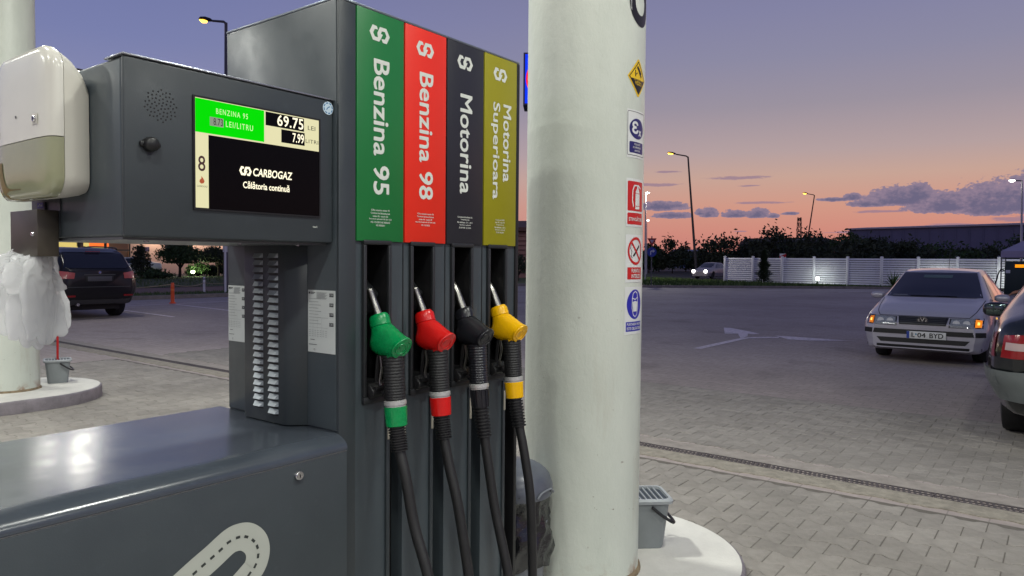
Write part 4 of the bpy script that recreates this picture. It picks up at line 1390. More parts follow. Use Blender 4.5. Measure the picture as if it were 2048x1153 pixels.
gl = thing('plastic_gloves', 'bunch of crumpled clear white plastic gloves hanging from the steel box', 'gloves', (-0.595, 0.43, 1.402))
specs = [(11, 0.232, 0.62, (0.002, -0.040, 0.004), -46, 12, 3), (12, 0.236, 0.66, (-0.010, -0.008, 0.004), -58, 3, -4), (13, 0.215, 0.60, (-0.004, 0.024, 0.004), -64, -7, 3), (14, 0.160, 0.58, (-0.014, 0.048, 0.004), -52, -20, -6),
         (18, 0.225, 0.60, (0.014, 0.000, 0.004), -60, 4, 5), (16, 0.105, 0.55, (-0.020, -0.028, 0.002), -62, 4, -8), (19, 0.060, 0.52, (-0.022, 0.024, 0.003), -66, -6, -10)]
for (sd_, L, spd, off, rz_, tilt, lean) in specs:
    me = glove_mesh(sd_, L, spd)
    for p in me.polygons: p.use_smooth = True
    me.materials.append(M_film)
    o = bpy.data.objects.new('glove', me)
    COL.objects.link(o); o.parent = gl
    o.location = off
    o.rotation_euler = (rd(tilt), rd(lean), rd(rz_))

# ---- stickers on the column
def col_xf(phi_deg, zc):
    def f(u, v, h):
        a = rd(phi_deg) + u / COLR
        R = COLR + 0.0012 + h
        return (COLC[0] + R * cos(a), COLC[1] + R * sin(a), zc + v)
    return f


def sticker(name, label, cat, phi, zc, items):
    a = rd(phi)
    o = thing(name, label, cat, (COLC[0] + COLR * cos(a), COLC[1] + COLR * sin(a), zc))
    decal(o, items, col_xf(phi, zc), h0=0.0, dh=0.0006, cut=0.006)
    return o


S_W = mat('sticker_white', (212, 214, 212), 0.4)
S_B = mat('sticker_navy', (34, 34, 100), 0.4)
S_BL = mat('sticker_royal', (38, 40, 160), 0.4)
S_R = mat('sticker_red', (190, 30, 28), 0.4)
S_Y = mat('sticker_yellow', (226, 186, 24), 0.4)
S_K = mat('sticker_black', (22, 20, 20), 0.4)
sticker('video_sticker', 'yellow and black diamond video surveillance sticker on the column', 'sticker', -90.5, 2.160,
        [('backing', S_Y, 0, [('poly', [(-0.072, 0.0), (-0.066, -0.008), (-0.006, -0.076), (0.006, -0.076), (0.066, -0.008), (0.072, 0.0), (0.066, 0.008), (0.006, 0.076), (-0.006, 0.076), (-0.066, 0.008)])]),
         ('border', S_K, 1, [('line', [(-0.062, 0), (0, -0.066), (0.062, 0), (0, 0.066)], 0.004, True)]),
         ('lower_half', S_K, 1, [('poly', [(-0.055, -0.006), (0, -0.064), (0.055, -0.006)])]),
         ('camera_picture', S_K, 2, [('poly', [(-0.014, 0.040), (0.020, 0.014), (0.026, 0.022), (-0.006, 0.050)]), ('poly', [(-0.004, 0.030), (0.022, 0.004), (0.028, 0.011)]), ('rect', -0.026, 0.004, -0.021, 0.030), ('line', [(-0.022, 0.012), (-0.008, 0.020)], 0.004)]),
         ('lettering', S_Y, 2, [('text', 'VIDEO', -0.027, -0.030, 0.027, -0.014, 0.0), ('text', 'ZONA SUPRAVEGHEATA', -0.034, -0.011, 0.034, -0.0075)])])
sticker('number_sticker', 'big black round pump number high on the column', 'sticker', -87.5, 2.47,
        [('numeral', S_K, 0, [('ring', 0, 0, 0.098, 0.052, 0.82)]), ('lettering', S_W, 1, [('text', 'CARBOGAZ', -0.074, -0.045, -0.066, 0.045)])])
sticker('ex_sticker', 'white and navy explosion hazard sticker on the column', 'sticker', -91, 1.929,
        [('backing', S_W, 0, [('rect', -0.070, -0.098, 0.070, 0.098)]), ('border', S_K, 1, [('line', [(-0.063, -0.088), (0.063, -0.088), (0.066, -0.084), (0.066, 0.084), (0.063, 0.090), (-0.063, 0.090), (-0.066, 0.084), (-0.066, -0.084)], 0.002, True)]),
         ('emblem', S_B, 1, [('disc', 0, 0.022, 0.056, 0.042)]), ('box', S_B, 1, [('rect', -0.055, -0.078, 0.055, -0.032, 0.006)]),
         ('lettering', S_W, 2, [('text', '\u03b5', -0.040, 0.000, 0.006, 0.052, 0.02), ('text', 'x', 0.008, -0.006, 0.034, 0.018, 0.02), ('text', 'FOLOSITI', -0.024, -0.046, 0.024, -0.038, 0.01), ('text', 'ECHIPAMENT', -0.032, -0.059, 0.032, -0.051, 0.01), ('text', 'ANTI EX', -0.022, -0.072, 0.022, -0.064, 0.01)])])
sticker('extinguisher_sticker', 'red fire extinguisher sticker with white picture on the column', 'sticker', -90.8, 1.647,
        [('backing', S_W, 0, [('rect', -0.070, -0.099, 0.070, 0.099)]), ('field', S_R, 1, [('rect', -0.062, -0.034, 0.062, 0.088, 0.006), ('rect', -0.062, -0.090, 0.062, -0.042, 0.006)]),
         ('picture', S_W, 2, [('rect', -0.010, -0.026, 0.026, 0.044, 0.004), ('poly', [(-0.010, 0.044), (0.026, 0.044), (0.014, 0.062), (0.002, 0.062)]), ('rect', 0.002, 0.062, 0.014, 0.074), ('line', [(0.000, 0.072), (-0.020, 0.070), (-0.030, 0.050), (-0.032, 0.010), (-0.024, -0.018)], 0.006), ('line', [(0.010, 0.074), (0.036, 0.060)], 0.006)]),
         ('band', S_R, 3, [('rect', -0.010, 0.038, 0.026, 0.040), ('rect', -0.010, -0.014, 0.026, -0.012)]),
         ('lettering', S_W, 2, [('text', 'STING\u0102TOR', -0.054, -0.076, 0.054, -0.056, 0.02)])])
sticker('no_smoking_sticker', 'white sticker with red crossed cigarette circle on the column', 'sticker', -90.6, 1.416,
        [('backing', S_W, 0, [('rect', -0.070, -0.099, 0.070, 0.099)]), ('picture', S_K, 1, [('line', [(-0.020, 0.010), (0.030, 0.054)], 0.010), ('line', [(-0.034, 0.058), (-0.040, 0.042), (-0.030, 0.030), (-0.036, 0.012), (-0.026, 0.002)], 0.003)]),
         ('ring', S_R, 2, [('ring', 0, 0.032, 0.058, 0.047), ('line', [(-0.036, 0.070), (0.036, -0.006)], 0.010)]),
         ('field', S_R, 1, [('rect', -0.058, -0.086, 0.058, -0.036)]), ('lettering', S_W, 2, [('text', 'FUMATUL', -0.032, -0.058, 0.040, -0.042, 0.02), ('text', 'INTERZIS', -0.032, -0.081, 0.040, -0.064, 0.02)])])
sticker('mask_sticker', 'white sticker with blue face mask circle, lowest on the column', 'sticker', -90.8, 1.200,
        [('backing', S_W, 0, [('rect', -0.070, -0.099, 0.070, 0.099)]), ('disc', S_BL, 1, [('disc', 0, 0.026, 0.058, 0.062)]), ('field', S_BL, 1, [('rect', -0.062, -0.086, 0.062, -0.046)]),
         ('picture', S_W, 2, [('line', [(-0.022, 0.052), (-0.016, 0.072), (0.0, 0.080), (0.016, 0.072), (0.022, 0.052), (0.024, 0.010), (0.014, -0.018), (0.0, -0.026), (-0.014, -0.018), (-0.024, 0.010)], 0.004, True), ('poly', [(-0.020, 0.036), (0.0, 0.040), (0.020, 0.036), (0.015, -0.004), (-0.015, -0.004)]), ('line', [(-0.022, 0.052), (0.0, 0.046), (0.022, 0.056)], 0.004)]),
         ('lettering', S_W, 2, [('text', 'PURTAREA MASTII', -0.056, -0.062, 0.056, -0.051, 0.015), ('text', 'ESTE OBLIGATORIE', -0.056, -0.080, 0.056, -0.068, 0.015)])])

# ---- wash buckets
M_bucket = mat('grey_plastic', (128, 134, 136), 0.45, var=0.06, vscale=12, bump=0.1, bscale=80)
M_tray = mat('tray_dark', (58, 64, 72), 0.55, var=0.1, vscale=20)


def bucket(name, label, loc, rz, squeegee):
    t = thing(name, label, 'bucket', loc, rz)
    def sec(hx, hy, z, r=0.03, n=5):
        pts = []
        for cx, cy, a0 in ((hx - r, hy - r, 0), (-hx + r, hy - r, 90), (-hx + r, -hy + r, 180), (hx - r, -hy + r, 270)):
            pts += [(cx + r * cos(rd(a0 + 90 * i / n)), cy + r * sin(rd(a0 + 90 * i / n)), z) for i in range(n + 1)]
        return pts
    body = MB().loft([sec(0.085, 0.075, 0.006), sec(0.087, 0.077, 0.0), sec(0.090, 0.080, 0.012), sec(0.112, 0.100, 0.225)], cap=True)
    body.build('pail', M_bucket, t, local=True, smooth=35)
    rim = MB().loft([sec(0.113, 0.101, 0.214), sec(0.124, 0.112, 0.218), sec(0.126, 0.114, 0.232), sec(0.120, 0.108, 0.240), sec(0.108, 0.096, 0.240), sec(0.106, 0.094, 0.226)], cap=False)
    rim.build('rim', mat('grey_plastic_rim', (150, 155, 158), 0.4), t, local=True, smooth=40)
    MB().loft([sec(0.107, 0.095, 0.2265), sec(0.107, 0.095, 0.2285)]).build('wringer_tray', M_tray, t, local=True)
    for k in range(-3, 4):
        MB().box(k * 0.026 - 0.0025, k * 0.026 + 0.0025, -0.093, 0.093, 0.2287, 0.2365).build('tray_rib', MATS['grey_plastic_rim'], t, local=True)
    # folded-down handle on the +x side
    h = smoothcurve([(0.02, -0.112, 0.205), (0.07, -0.116, 0.165), (0.118, -0.112, 0.135), (0.136, -0.06, 0.125), (0.138, 0.0, 0.124), (0.136, 0.06, 0.125), (0.118, 0.112, 0.135), (0.07, 0.116, 0.165), (0.02, 0.112, 0.205)], 6)
    MB().tube(h, 0.0075, 8).build('handle', M_blackpl, t, local=True)
    if squeegee:
        MB().tube([(0.0, 0.01, 0.08), (0.004, 0.02, 0.52)], 0.011, 10).build('brush_handle', mat('brush_red', (186, 26, 26), 0.4), t, local=True)
    return t


bucket('wash_bucket', 'grey wash bucket with ribbed tray standing at the foot of the near column', (1.80, -0.02, 0.066), rd(-48), False)
bucket('wash_bucket', 'grey wash bucket with a red brush handle on the far island', (1.80, 6.62, 0.1205), rd(-20), True)

# ---- waste bin behind the last hose
bin_ = thing('waste_bin', 'grey waste bin with domed lid and black bag between pump and column', 'bin', (1.015, 0.155, 0.066))
M_bin = mat('bin_grey', (118, 122, 128), 0.5, var=0.08, vscale=8)
M_lid = mat('bin_lid', (84, 88, 98), 0.35, var=0.25, vscale=5, rvar=0.1)
MB().lathe([(0.115, 0.0), (0.12, 0.01), (0.142, 0.30)], n=36).build('bin_body', M_bin, bin_, local=True)
bag = MB()
rb = random.Random(5)
secs = []
for j in range(15):
    z = 0.13 + 0.30 * j / 14
    sec_ = []
    for k in range(48):
        a = 2 * pi * k / 48
        w = 0.150 + 0.010 * sin(j * 0.45) + 0.006 * sin(a * 7 + j * 0.8) + 0.005 * sin(a * 13 - j * 1.3) + rb.uniform(-0.0035, 0.0035)
        if j == 0: w += 0.004 * sin(a * 9)
        sec_.append((w * cos(a), w * sin(a), z + 0.012 * sin(a * 3 + 1) * (1 if j == 0 else 0)))
    secs.append(sec_)
bag.loft(secs, cap=False)
bag.build('bin_bag', mat('bag_film', (20, 20, 24), 0.16, spec=0.8, bump=0.6, bscale=22), bin_, local=True, smooth=80)
lidp = [(0.157, 0.405), (0.160, 0.412), (0.160, 0.440), (0.156, 0.450)] + [(0.154 * cos(rd(q)), 0.452 + 0.088 * sin(rd(q))) for q in range(5, 90, 12)] + [(0.0, 0.540)]
MB().lathe(lidp, n=40).build('bin_lid', M_lid, bin_, local=True, smooth=60)
MB().tube(smoothcurve([(-0.05, -0.158, 0.418), (-0.03, -0.162, 0.436), (0.03, -0.162, 0.440), (0.06, -0.156, 0.420)], 5), 0.004, 8).build('lid_grip', M_bin, bin_, local=True)
# ================================================================== CARS
M_tyre = mat('tyre_rubber', (24, 24, 25), 0.8, var=0.15, vscale=20)
M_rimm = mat('alloy_rim', (128, 130, 134), 0.35, 0.7, var=0.1, vscale=20)
M_glass = mat('car_glass', (16, 18, 22), 0.05, spec=0.9, coat=0.4)
M_trim = mat('black_trim', (20, 20, 21), 0.55)
M_grey_trim = mat('grey_trim', (66, 68, 70), 0.6)
M_headl = mat('headlamp_glass', (132, 136, 142), 0.12, 0.0, var=0.35, vscale=40, spec=0.8, coat=0.5)
M_amber = emis('amber_lit', (255, 196, 90), 2.2)
M_amber_l = emis('amber_glow', (250, 140, 40), 0.9)
M_amber_d = mat('amber_lens', (220, 120, 30), 0.2, emit=(255, 140, 30), estr=0.35)
M_tail = mat('tail_red', (120, 14, 18), 0.16, coat=0.5, emit=(150, 12, 14), estr=0.05)
M_tail_c = mat('tail_clear', (170, 150, 150), 0.14, coat=0.5)
M_plate = mat('plate_white', (206, 208, 206), 0.5)
M_plate_b = mat('plate_blue', (30, 60, 150), 0.5)


def interp(st, x):
    """st: sorted list of (x, [values]); Catmull-Rom with flat ends"""
    n = len(st)
    for i in range(n - 1):
        if x <= st[i + 1][0] or i == n - 2:
            t = (x - st[i][0]) / (st[i + 1][0] - st[i][0])
            t = max(0, min(1, t))
            return [a + (b - a) * t for a, b in zip(st[i][1], st[i + 1][1])]


def car_shell(st, nx=72, arc=None):
    """st: (x, [zb, wb, zm, wm, zs, ws, zr, wr, zt]) bottom, widest, shoulder, roof/hood edge, top"""
    xs = sorted(set([round(st[0][0] + (st[-1][0] - st[0][0]) * i / nx, 4) for i in range(nx + 1)] + [s[0] for s in st]))
    # light smoothing of the linear profile
    def val(x):
        h = 0.05
        a = interp(st, max(st[0][0], x - h)); b = interp(st, x); c = interp(st, min(st[-1][0], x + h))
        return [(p + 2 * q + r) / 4 for p, q, r in zip(a, b, c)]
    secs = []
    for x in xs:
        zb, wb, zm, wm, zs, ws, zr, wr, zt = val(x)
        half = smoothcurve([(0, wb * 0.6, zb), (0, wb, zb + 0.01), (0, (wb + wm) / 2 + 0.01, (zb + zm) / 2), (0, wm, zm), (0, ws, zs), (0, wr, zr), (0, wr * 0.86, zr + (zt - zr) * 0.62), (0, wr * 0.45, zt - 0.006)], 4)
        half = [(max(0.001, p.y), p.z) for p in half] + [(0.0, zt)]
        ring = [(x, a, b) for a, b in half] + [(x, -a, b) for a, b in reversed(half[:-1])]
        secs.append(ring)
    mb = MB().loft(secs, cap=True)
    return mb


def wheel_mesh(r, w):
    ty = MB().lathe([(r * 0.66, -w / 2 + 0.01), (r * 0.80, -w / 2), (r * 0.95, -w / 2 + 0.012), (r, -w / 2 + 0.04), (r, w / 2 - 0.04), (r * 0.95, w / 2 - 0.012), (r * 0.80, w / 2), (r * 0.66, w / 2 - 0.01)], n=32, axis='y')
    t = ty.mesh('wheel', smooth=40); t.materials.append(M_tyre)
    rm = MB()
    for s in (1, -1):
        rm.lathe([(r * 0.655, s * (w / 2 - 0.012)), (r * 0.60, s * (w / 2 - 0.03)), (r * 0.56, s * (w / 2 - 0.06)), (0.001, s * (w / 2 - 0.065))], n=32, axis='y')
        for k in range(7):
            a = 2 * pi * k / 7
            rm.bar((0.03 * cos(a), s * (w / 2 - 0.035), 0.03 * sin(a)), (r * 0.62 * cos(a), s * (w / 2 - 0.028), r * 0.62 * sin(a)), r * 0.15, 0.03, up=(0, 1, 0))
        rm.lathe([(r * 0.18, s * (w / 2 - 0.06)), (r * 0.17, s * (w / 2 - 0.012)), (0.001, s * (w / 2 - 0.01))], n=16, axis='y')
    rmm = rm.mesh('rim', smooth=40); rmm.materials.append(M_rimm)
    return t, rmm


def make_car(name, label, st, paint, wheels, wr_, loc, rz, group=None, ww=0.21):
    t = thing(name, label, 'car', loc, rz, group)
    me = car_shell(st).mesh('body', smooth=0)
    # cut the wheel wells
    tmp = bpy.data.objects.new('tmp_body', me); COL.objects.link(tmp)
    for (wx, wy) in wheels:
        s = 1 if wy > 0 else -1
        cm = MB().lathe([(wr_ + 0.045, s * (abs(wy) - 0.20)), (wr_ + 0.045, s * (abs(wy) + 0.5))], (wx, 0, wr_), 32, 'y').mesh('cut', smooth=0)
        co = bpy.data.objects.new('tmp_cut', cm); COL.objects.link(co)
        md = tmp.modifiers.new('b', 'BOOLEAN'); md.operation = 'DIFFERENCE'; md.object = co; md.solver = 'EXACT'
    dg = bpy.context.evaluated_depsgraph_get()
    ev = tmp.evaluated_get(dg)
    cut = bpy.data.meshes.new_from_object(ev)
    for o in [o for o in COL.objects if o.name.startswith('tmp_')]:
        bpy.data.objects.remove(o)
    bm = bmesh.new(); bm.from_mesh(cut)
    bmesh.ops.recalc_face_normals(bm, faces=bm.faces)
    for f in bm.faces: f.smooth = True
    for e in bm.edges:
        if len(e.link_faces) == 2 and e.calc_face_angle(0) > rd(38): e.smooth = False
    bm.to_mesh(cut)
    bvh = BVHTree.FromBMesh(bm)
    bm.free()
    cut.materials.clear(); cut.name = 'body'
    body = obj('body', cut, paint, t, local=True)
    tm, rm = wheel_mesh(wr_, ww)
    for (wx, wy) in wheels:
        w = bpy.data.objects.new('wheel', tm); COL.objects.link(w); w.parent = t
        w.location = (wx, wy - (0.10 if wy > 0 else -0.10), wr_)
        r_ = bpy.data.objects.new('rim', rm); COL.objects.link(r_); r_.parent = w
    # dark underbody and well lining
    bx('underbody', min(w[0] for w in wheels) - 0.5, max(w[0] for w in wheels) + 0.5, -0.62, 0.62, 0.20, 0.5, M_dark, t, local=True)
    return t, body, bvh


DIRS = {'+x': (Vector((6, 0, 0)), Vector((-1, 0, 0)), 1, 2), '-x': (Vector((-6, 0, 0)), Vector((1, 0, 0)), 1, 2), '+y': (Vector((0, 6, 0)), Vector((0, -1, 0)), 0, 2), '-y': (Vector((0, -6, 0)), Vector((0, 1, 0)), 0, 2)}


def patch(name, bvh, parent, material, corners, ax, off=0.004, n=8, mm=6, thick=0.0):
    """a sheet that follows the car's skin: corners (bl, br, tr, tl) in the view from ax"""
    o0, d, ia, ib = DIRS[ax]
    bl, br, tr, tl = corners
    vs = []
    last = None
    for j in range(mm + 1):
        for i in range(n + 1):
            s, q = i / n, j / mm
            a = (bl[0] * (1 - s) + br[0] * s) * (1 - q) + (tl[0] * (1 - s) + tr[0] * s) * q
            b = (bl[1] * (1 - s) + br[1] * s) * (1 - q) + (tl[1] * (1 - s) + tr[1] * s) * q
            p = o0.copy(); p[ia] = a; p[ib] = b
            h = bvh.ray_cast(p, d)
            if h[0] is None:
                h = bvh.find_nearest(p + d * 4)
            nn = h[1] if h[1].dot(d) < 0 else -h[1]
            last = h[0] + nn * off
            vs.append(last)
    fs = [(j * (n + 1) + i, j * (n + 1) + i + 1, (j + 1) * (n + 1) + i + 1, (j + 1) * (n + 1) + i) for j in range(mm) for i in range(n)]
    mb = MB().add(vs, fs)
    return mb.build(name, material, parent, smooth=60, local=True)


def hit(bvh, ax, a, b):
    o0, d, ia, ib = DIRS[ax]
    p = o0.copy(); p[ia] = a; p[ib] = b
    h = bvh.ray_cast(p, d)
    return h[0] if h[0] is not None else bvh.find_nearest(p + d * 4)[0]


def mirror_part(t, x, y, z, paint, s, k_=1.0):
    m_ = MB()
    secs = []
    for k, (dy, sc) in enumerate(((0.0, 0.45), (0.03, 0.8), (0.08, 1.0), (0.15, 0.98), (0.19, 0.75), (0.205, 0.4))):
        secs.append([(x + 0.055 * k_ * sc * cos(2 * pi * q / 14), y + s * dy * k_, z + 0.062 * k_ * sc * sin(2 * pi * q / 14)) for q in range(14)])
    o = m_.loft(secs).build('side_mirror', paint, t, smooth=60, local=True)
    return o


# ---- silver saloon, facing the pump
M_silver = mat('silver_paint', (170, 168, 178), 0.30, 0.2, var=0.03, vscale=3, coat=0.6)
sedan_st = [(-2.33, [0.42, 0.50, 0.60, 0.62, 0.80, 0.62, 0.86, 0.56, 0.88]), (-2.24, [0.26, 0.64, 0.60, 0.80, 0.90, 0.74, 0.98, 0.62, 1.00]), (-1.75, [0.22, 0.74, 0.60, 0.87, 0.95, 0.80, 1.04, 0.64, 1.07]),
            (-1.55, [0.20, 0.76, 0.58, 0.87, 0.95, 0.81, 1.10, 0.64, 1.13]), (-0.75, [0.18, 0.78, 0.56, 0.87, 0.94, 0.82, 1.36, 0.58, 1.42]), (-0.10, [0.18, 0.78, 0.55, 0.87, 0.93, 0.82, 1.39, 0.58, 1.46]),
            (0.45, [0.18, 0.78, 0.55, 0.87, 0.92, 0.82, 1.35, 0.575, 1.42]), (1.00, [0.18, 0.78, 0.55, 0.87, 0.90, 0.80, 1.08, 0.66, 1.14]), (1.28, [0.18, 0.78, 0.55, 0.87, 0.87, 0.80, 0.95, 0.70, 0.985]),
            (1.75, [0.20, 0.76, 0.54, 0.865, 0.78, 0.80, 0.87, 0.66, 0.905]), (2.10, [0.20, 0.74, 0.52, 0.84, 0.68, 0.80, 0.77, 0.66, 0.80]), (2.25, [0.20, 0.72, 0.46, 0.80, 0.62, 0.76, 0.69, 0.64, 0.715]), (2.33, [0.24, 0.62, 0.44, 0.66, 0.56, 0.64, 0.60, 0.56, 0.61])]
car, body, bv = make_car('silver_saloon', 'silver saloon car facing the pump with amber indicators lit', sedan_st, M_silver, [(1.36, 0.78), (1.36, -0.78), (-1.34, 0.78), (-1.34, -0.78)], 0.315, (12.45, 0.0, 0), pi)
car.scale = (0.93, 0.93, 0.93)
car['category'] = 'car'
patch('windscreen', bv, car, M_glass, ((-0.68, 0.985), (0.68, 0.985), (0.53, 1.375), (-0.53, 1.375)), '+x', 0.006, 14, 8)
for s, ax in ((1, '+y'), (-1, '-y')):
    patch('side_window', bv, car, M_glass, ((-0.10, 0.955), (0.92, 0.935), (0.36, 1.33), (-0.06, 1.355)), ax, 0.004)
    patch('side_window', bv, car, M_glass, ((-1.05, 0.97), (-0.16, 0.955), (-0.12, 1.355), (-0.72, 1.33)), ax, 0.004)
    patch('side_rubbing_strip', bv, car, M_trim, ((-0.95, 0.50), (0.95, 0.50), (0.95, 0.545), (-0.95, 0.545)), ax, 0.006, 8, 2)
    patch('side_repeater', bv, car, M_amber, ((1.02, 0.66), (1.08, 0.66), (1.08, 0.69), (1.02, 0.69)), ax, 0.006, 2, 2)
    patch('sill_trim', bv, car, M_trim, ((-0.95, 0.22), (0.95, 0.22), (0.95, 0.30), (-0.95, 0.30)), ax, 0.004, 8, 2)
    mirror_part(car, 0.80, s * 0.80, 0.985, M_silver, s)
patch('rear_window', bv, car, M_glass, ((-0.56, 1.12), (0.56, 1.12), (0.48, 1.36), (-0.48, 1.36)), '-x', 0.005)
# front: headlamps, grille, badge, bumper, plate
for s in (1, -1):
    hl = patch('headlamp', bv, car, M_headl, ((s * 0.36, 0.585), (s * 0.66, 0.585), (s * 0.66, 0.715), (s * 0.37, 0.700)) if s > 0 else ((-0.66, 0.585), (-0.36, 0.585), (-0.37, 0.700), (-0.66, 0.715)), '+x', 0.008, 6, 4)
    c = ((0.672, 0.594), (0.75, 0.602), (0.75, 0.694), (0.672, 0.704)) if s > 0 else ((-0.735, 0.602), (-0.672, 0.594), (-0.672, 0.704), (-0.735, 0.694))
    il = patch('indicator_lamp', bv, car, M_amber_l if s > 0 else M_amber_d, c, '+x', 0.009, 4, 4)
    c2_ = [(p[0] * 0.35 + s * 0.71 * 0.65, p[1] * 0.35 + 0.648 * 0.65) for p in c]
    patch('indicator_bulb', bv, il, M_amber, c2_, '+x', 0.013, 3, 3)
    ring_ = ((0.345, 0.578), (0.77, 0.585), (0.77, 0.722), (0.352, 0.710)) if s > 0 else ((-0.77, 0.585), (-0.345, 0.578), (-0.352, 0.710), (-0.77, 0.722))
    patch('headlamp_surround', bv, car, M_trim, ring_, '+x', 0.004, 6, 4)
    for q in (0.44, 0.57):
        p = hit(bv, '+x', s * q, 0.645)
        MB().lathe([(0.048, 0.010), (0.038, 0.004), (0.020, 0.0095), (0.001, 0.012)], (p.x + 0.0, p.y, p.z), 16, 'x').build('reflector', mat('lamp_reflector', (196, 198, 204), 0.3), hl, local=True)
gr_ = patch('grille', bv, car, M_trim, ((-0.31, 0.60), (0.31, 0.60), (0.335, 0.715), (-0.335, 0.715)), '+x', 0.007, 8, 4)
for q in range(4):
    patch('grille_slat', bv, gr_, M_grey_trim, ((-0.30, 0.618 + 0.025 * q), (0.30, 0.618 + 0.025 * q), (0.30, 0.624 + 0.025 * q), (-0.30, 0.624 + 0.025 * q)), '+x', 0.010, 8, 1)
patch('bumper_strip', bv, car, M_trim, ((-0.80, 0.455), (0.80, 0.455), (0.80, 0.525), (-0.80, 0.525)), '+x', 0.012, 16, 2)
patch('lower_grille', bv, car, M_trim, ((-0.56, 0.325), (0.56, 0.325), (0.62, 0.395), (-0.62, 0.395)), '+x', 0.006, 10, 2)
patch('chin_spoiler', bv, car, M_trim, ((-0.76, 0.225), (0.76, 0.225), (0.76, 0.29), (-0.76, 0.29)), '+x', 0.006, 10, 2)
px_ = hit(bv, '+x', 0.10, 0.44).x + 0.03
plate = bx('number_plate', px_ - 0.004, px_, -0.20, 0.32, 0.395, 0.505, M_plate, car, 0.002, True)
# bonnet seams and the inner mirror
for s in (1, -1):
    sm = [(s * 0.60, 0.728), (s * 0.66, 0.80), (s * 0.70, 0.90), (s * 0.715, 0.955)]
    for (a_, b_), (c_, d_) in zip(sm, sm[1:]):
        w_ = 0.006
        cr = ((a_ - w_, b_), (a_ + w_, b_), (c_ + w_, d_), (c_ - w_, d_))
        patch('bonnet_seam', bv, car, M_trim, cr, '+x', 0.003, 1, 4)
patch('bonnet_edge', bv, car, M_trim, ((-0.60, 0.722), (0.60, 0.722), (0.60, 0.728), (-0.60, 0.728)), '+x', 0.003, 10, 1)
# in the photograph the plate text reads left to right for someone in front of the car: +y is on their right
def local_decal(parent, items, xf):
    for name, material, layer, shapes in items:
        mbx = MB()
        for sh in shapes:
            a, b = shape_geo(sh)
            mbx.add([xf(p[0], p[1], 0.0008 + 0.0008 * layer + p[2]) for p in a], b)
        mbx.build(name, material, parent, local=True, smooth=0, weld=False)


local_decal(plate, [('plate_band', M_plate_b, 0, [('rect', -0.26, -0.053, -0.222, 0.053)]), ('plate_text', M_trim, 0, [('text', 'IL', -0.20, -0.036, -0.150, 0.036, 0.02), ('text', '04', -0.115, -0.036, -0.005, 0.036, 0.02), ('text', 'BYD', 0.045, -0.036, 0.225, 0.036, 0.02)]),
                    ('plate_seal', mat('seal_teal', (60, 130, 160), 0.5), 0, [('disc', -0.135, 0.012, 0.012, 0.012)])], lambda u, v, h: (px_ + h, 0.06 + u, 0.45 + v))
bxp = hit(bv, '+x', 0.0, 0.655).x + 0.016
badge = MB().lathe([(0.074, 0.0), (0.074, 0.008), (0.064, 0.009), (0.064, 0.004), (0.001, 0.004)], (bxp - 0.006, 0, 0.655), 28, 'x').build('badge', M_trim, car, local=True)
local_decal(badge, [('badge_ring', M_chrome, 8, [('ring', 0, 0, 0.075, 0.062)]), ('badge_letters', M_chrome, 8, [('line', [(-0.026, 0.058), (0.0, 0.006), (0.026, 0.058)], 0.011), ('line', [(-0.054, 0.034), (-0.028, -0.054), (0.0, -0.002), (0.028, -0.054), (0.054, 0.034)], 0.011)])], lambda u, v, h: (bxp - 0.006 + h, u, 0.655 + v))
MB().tube([(-0.60, 0.0, 1.44), (-0.72, 0.0, 1.75)], 0.004, 6).build('aerial', M_trim, car, local=True)
# what can be seen through and on the screen
for s, z0 in ((1, 0.99), (-1, 0.99)):
    patch('wiper', bv, car, M_trim, ((s * 0.05 - 0.28, 0.992), (s * 0.05 + 0.28, 0.992), (s * 0.05 + 0.28, 1.002), (s * 0.05 - 0.28, 1.002)), '+x', 0.014, 6, 1)
patch('screen_sticker', bv, car, mat('sun_strip', (74, 92, 92), 0.3), ((-0.22, 1.285), (0.20, 1.285), (0.20, 1.335), (-0.22, 1.335)), '+x', 0.009, 6, 2)
patch('dash_papers', bv, car, mat('dash_paper', (110, 112, 116), 0.5), ((-0.60, 1.000), (-0.36, 1.000), (-0.38, 1.012), (-0.58, 1.012)), '+x', 0.009, 4, 1)

# ---- dark estate at the right edge, seen from behind
M_darkcar = mat('dark_green_paint', (26, 30, 32), 0.24, 0.3, var=0.05, vscale=3, coat=0.8)
est_st = [(-2.33, [0.44, 0.50, 0.60, 0.66, 0.82, 0.66, 0.92, 0.58, 0.95]), (-2.22, [0.28, 0.66, 0.60, 0.82, 0.92, 0.78, 1.00, 0.66, 1.03]), (-1.75, [0.24, 0.74, 0.60, 0.88, 0.97, 0.82, 1.10, 0.66, 1.13]),
          (-1.45, [0.22, 0.76, 0.58, 0.885, 0.97, 0.83, 1.20, 0.65, 1.23]), (-0.75, [0.22, 0.78, 0.56, 0.885, 0.96, 0.83, 1.38, 0.60, 1.43]), (-0.10, [0.22, 0.78, 0.55, 0.885, 0.95, 0.83, 1.41, 0.59, 1.47]),
          (0.45, [0.22, 0.78, 0.55, 0.885, 0.94, 0.83, 1.37, 0.58, 1.43]), (1.00, [0.22, 0.78, 0.55, 0.885, 0.92, 0.81, 1.10, 0.67, 1.15])] + sedan_st[8:]
car, body, bv = make_car('dark_saloon', 'dark saloon car cut off by the right edge, seen from behind', est_st, M_darkcar, [(1.34, 0.79), (1.34, -0.79), (-1.30, 0.79), (-1.30, -0.79)], 0.34, (7.50, -1.985, 0), 0.0)
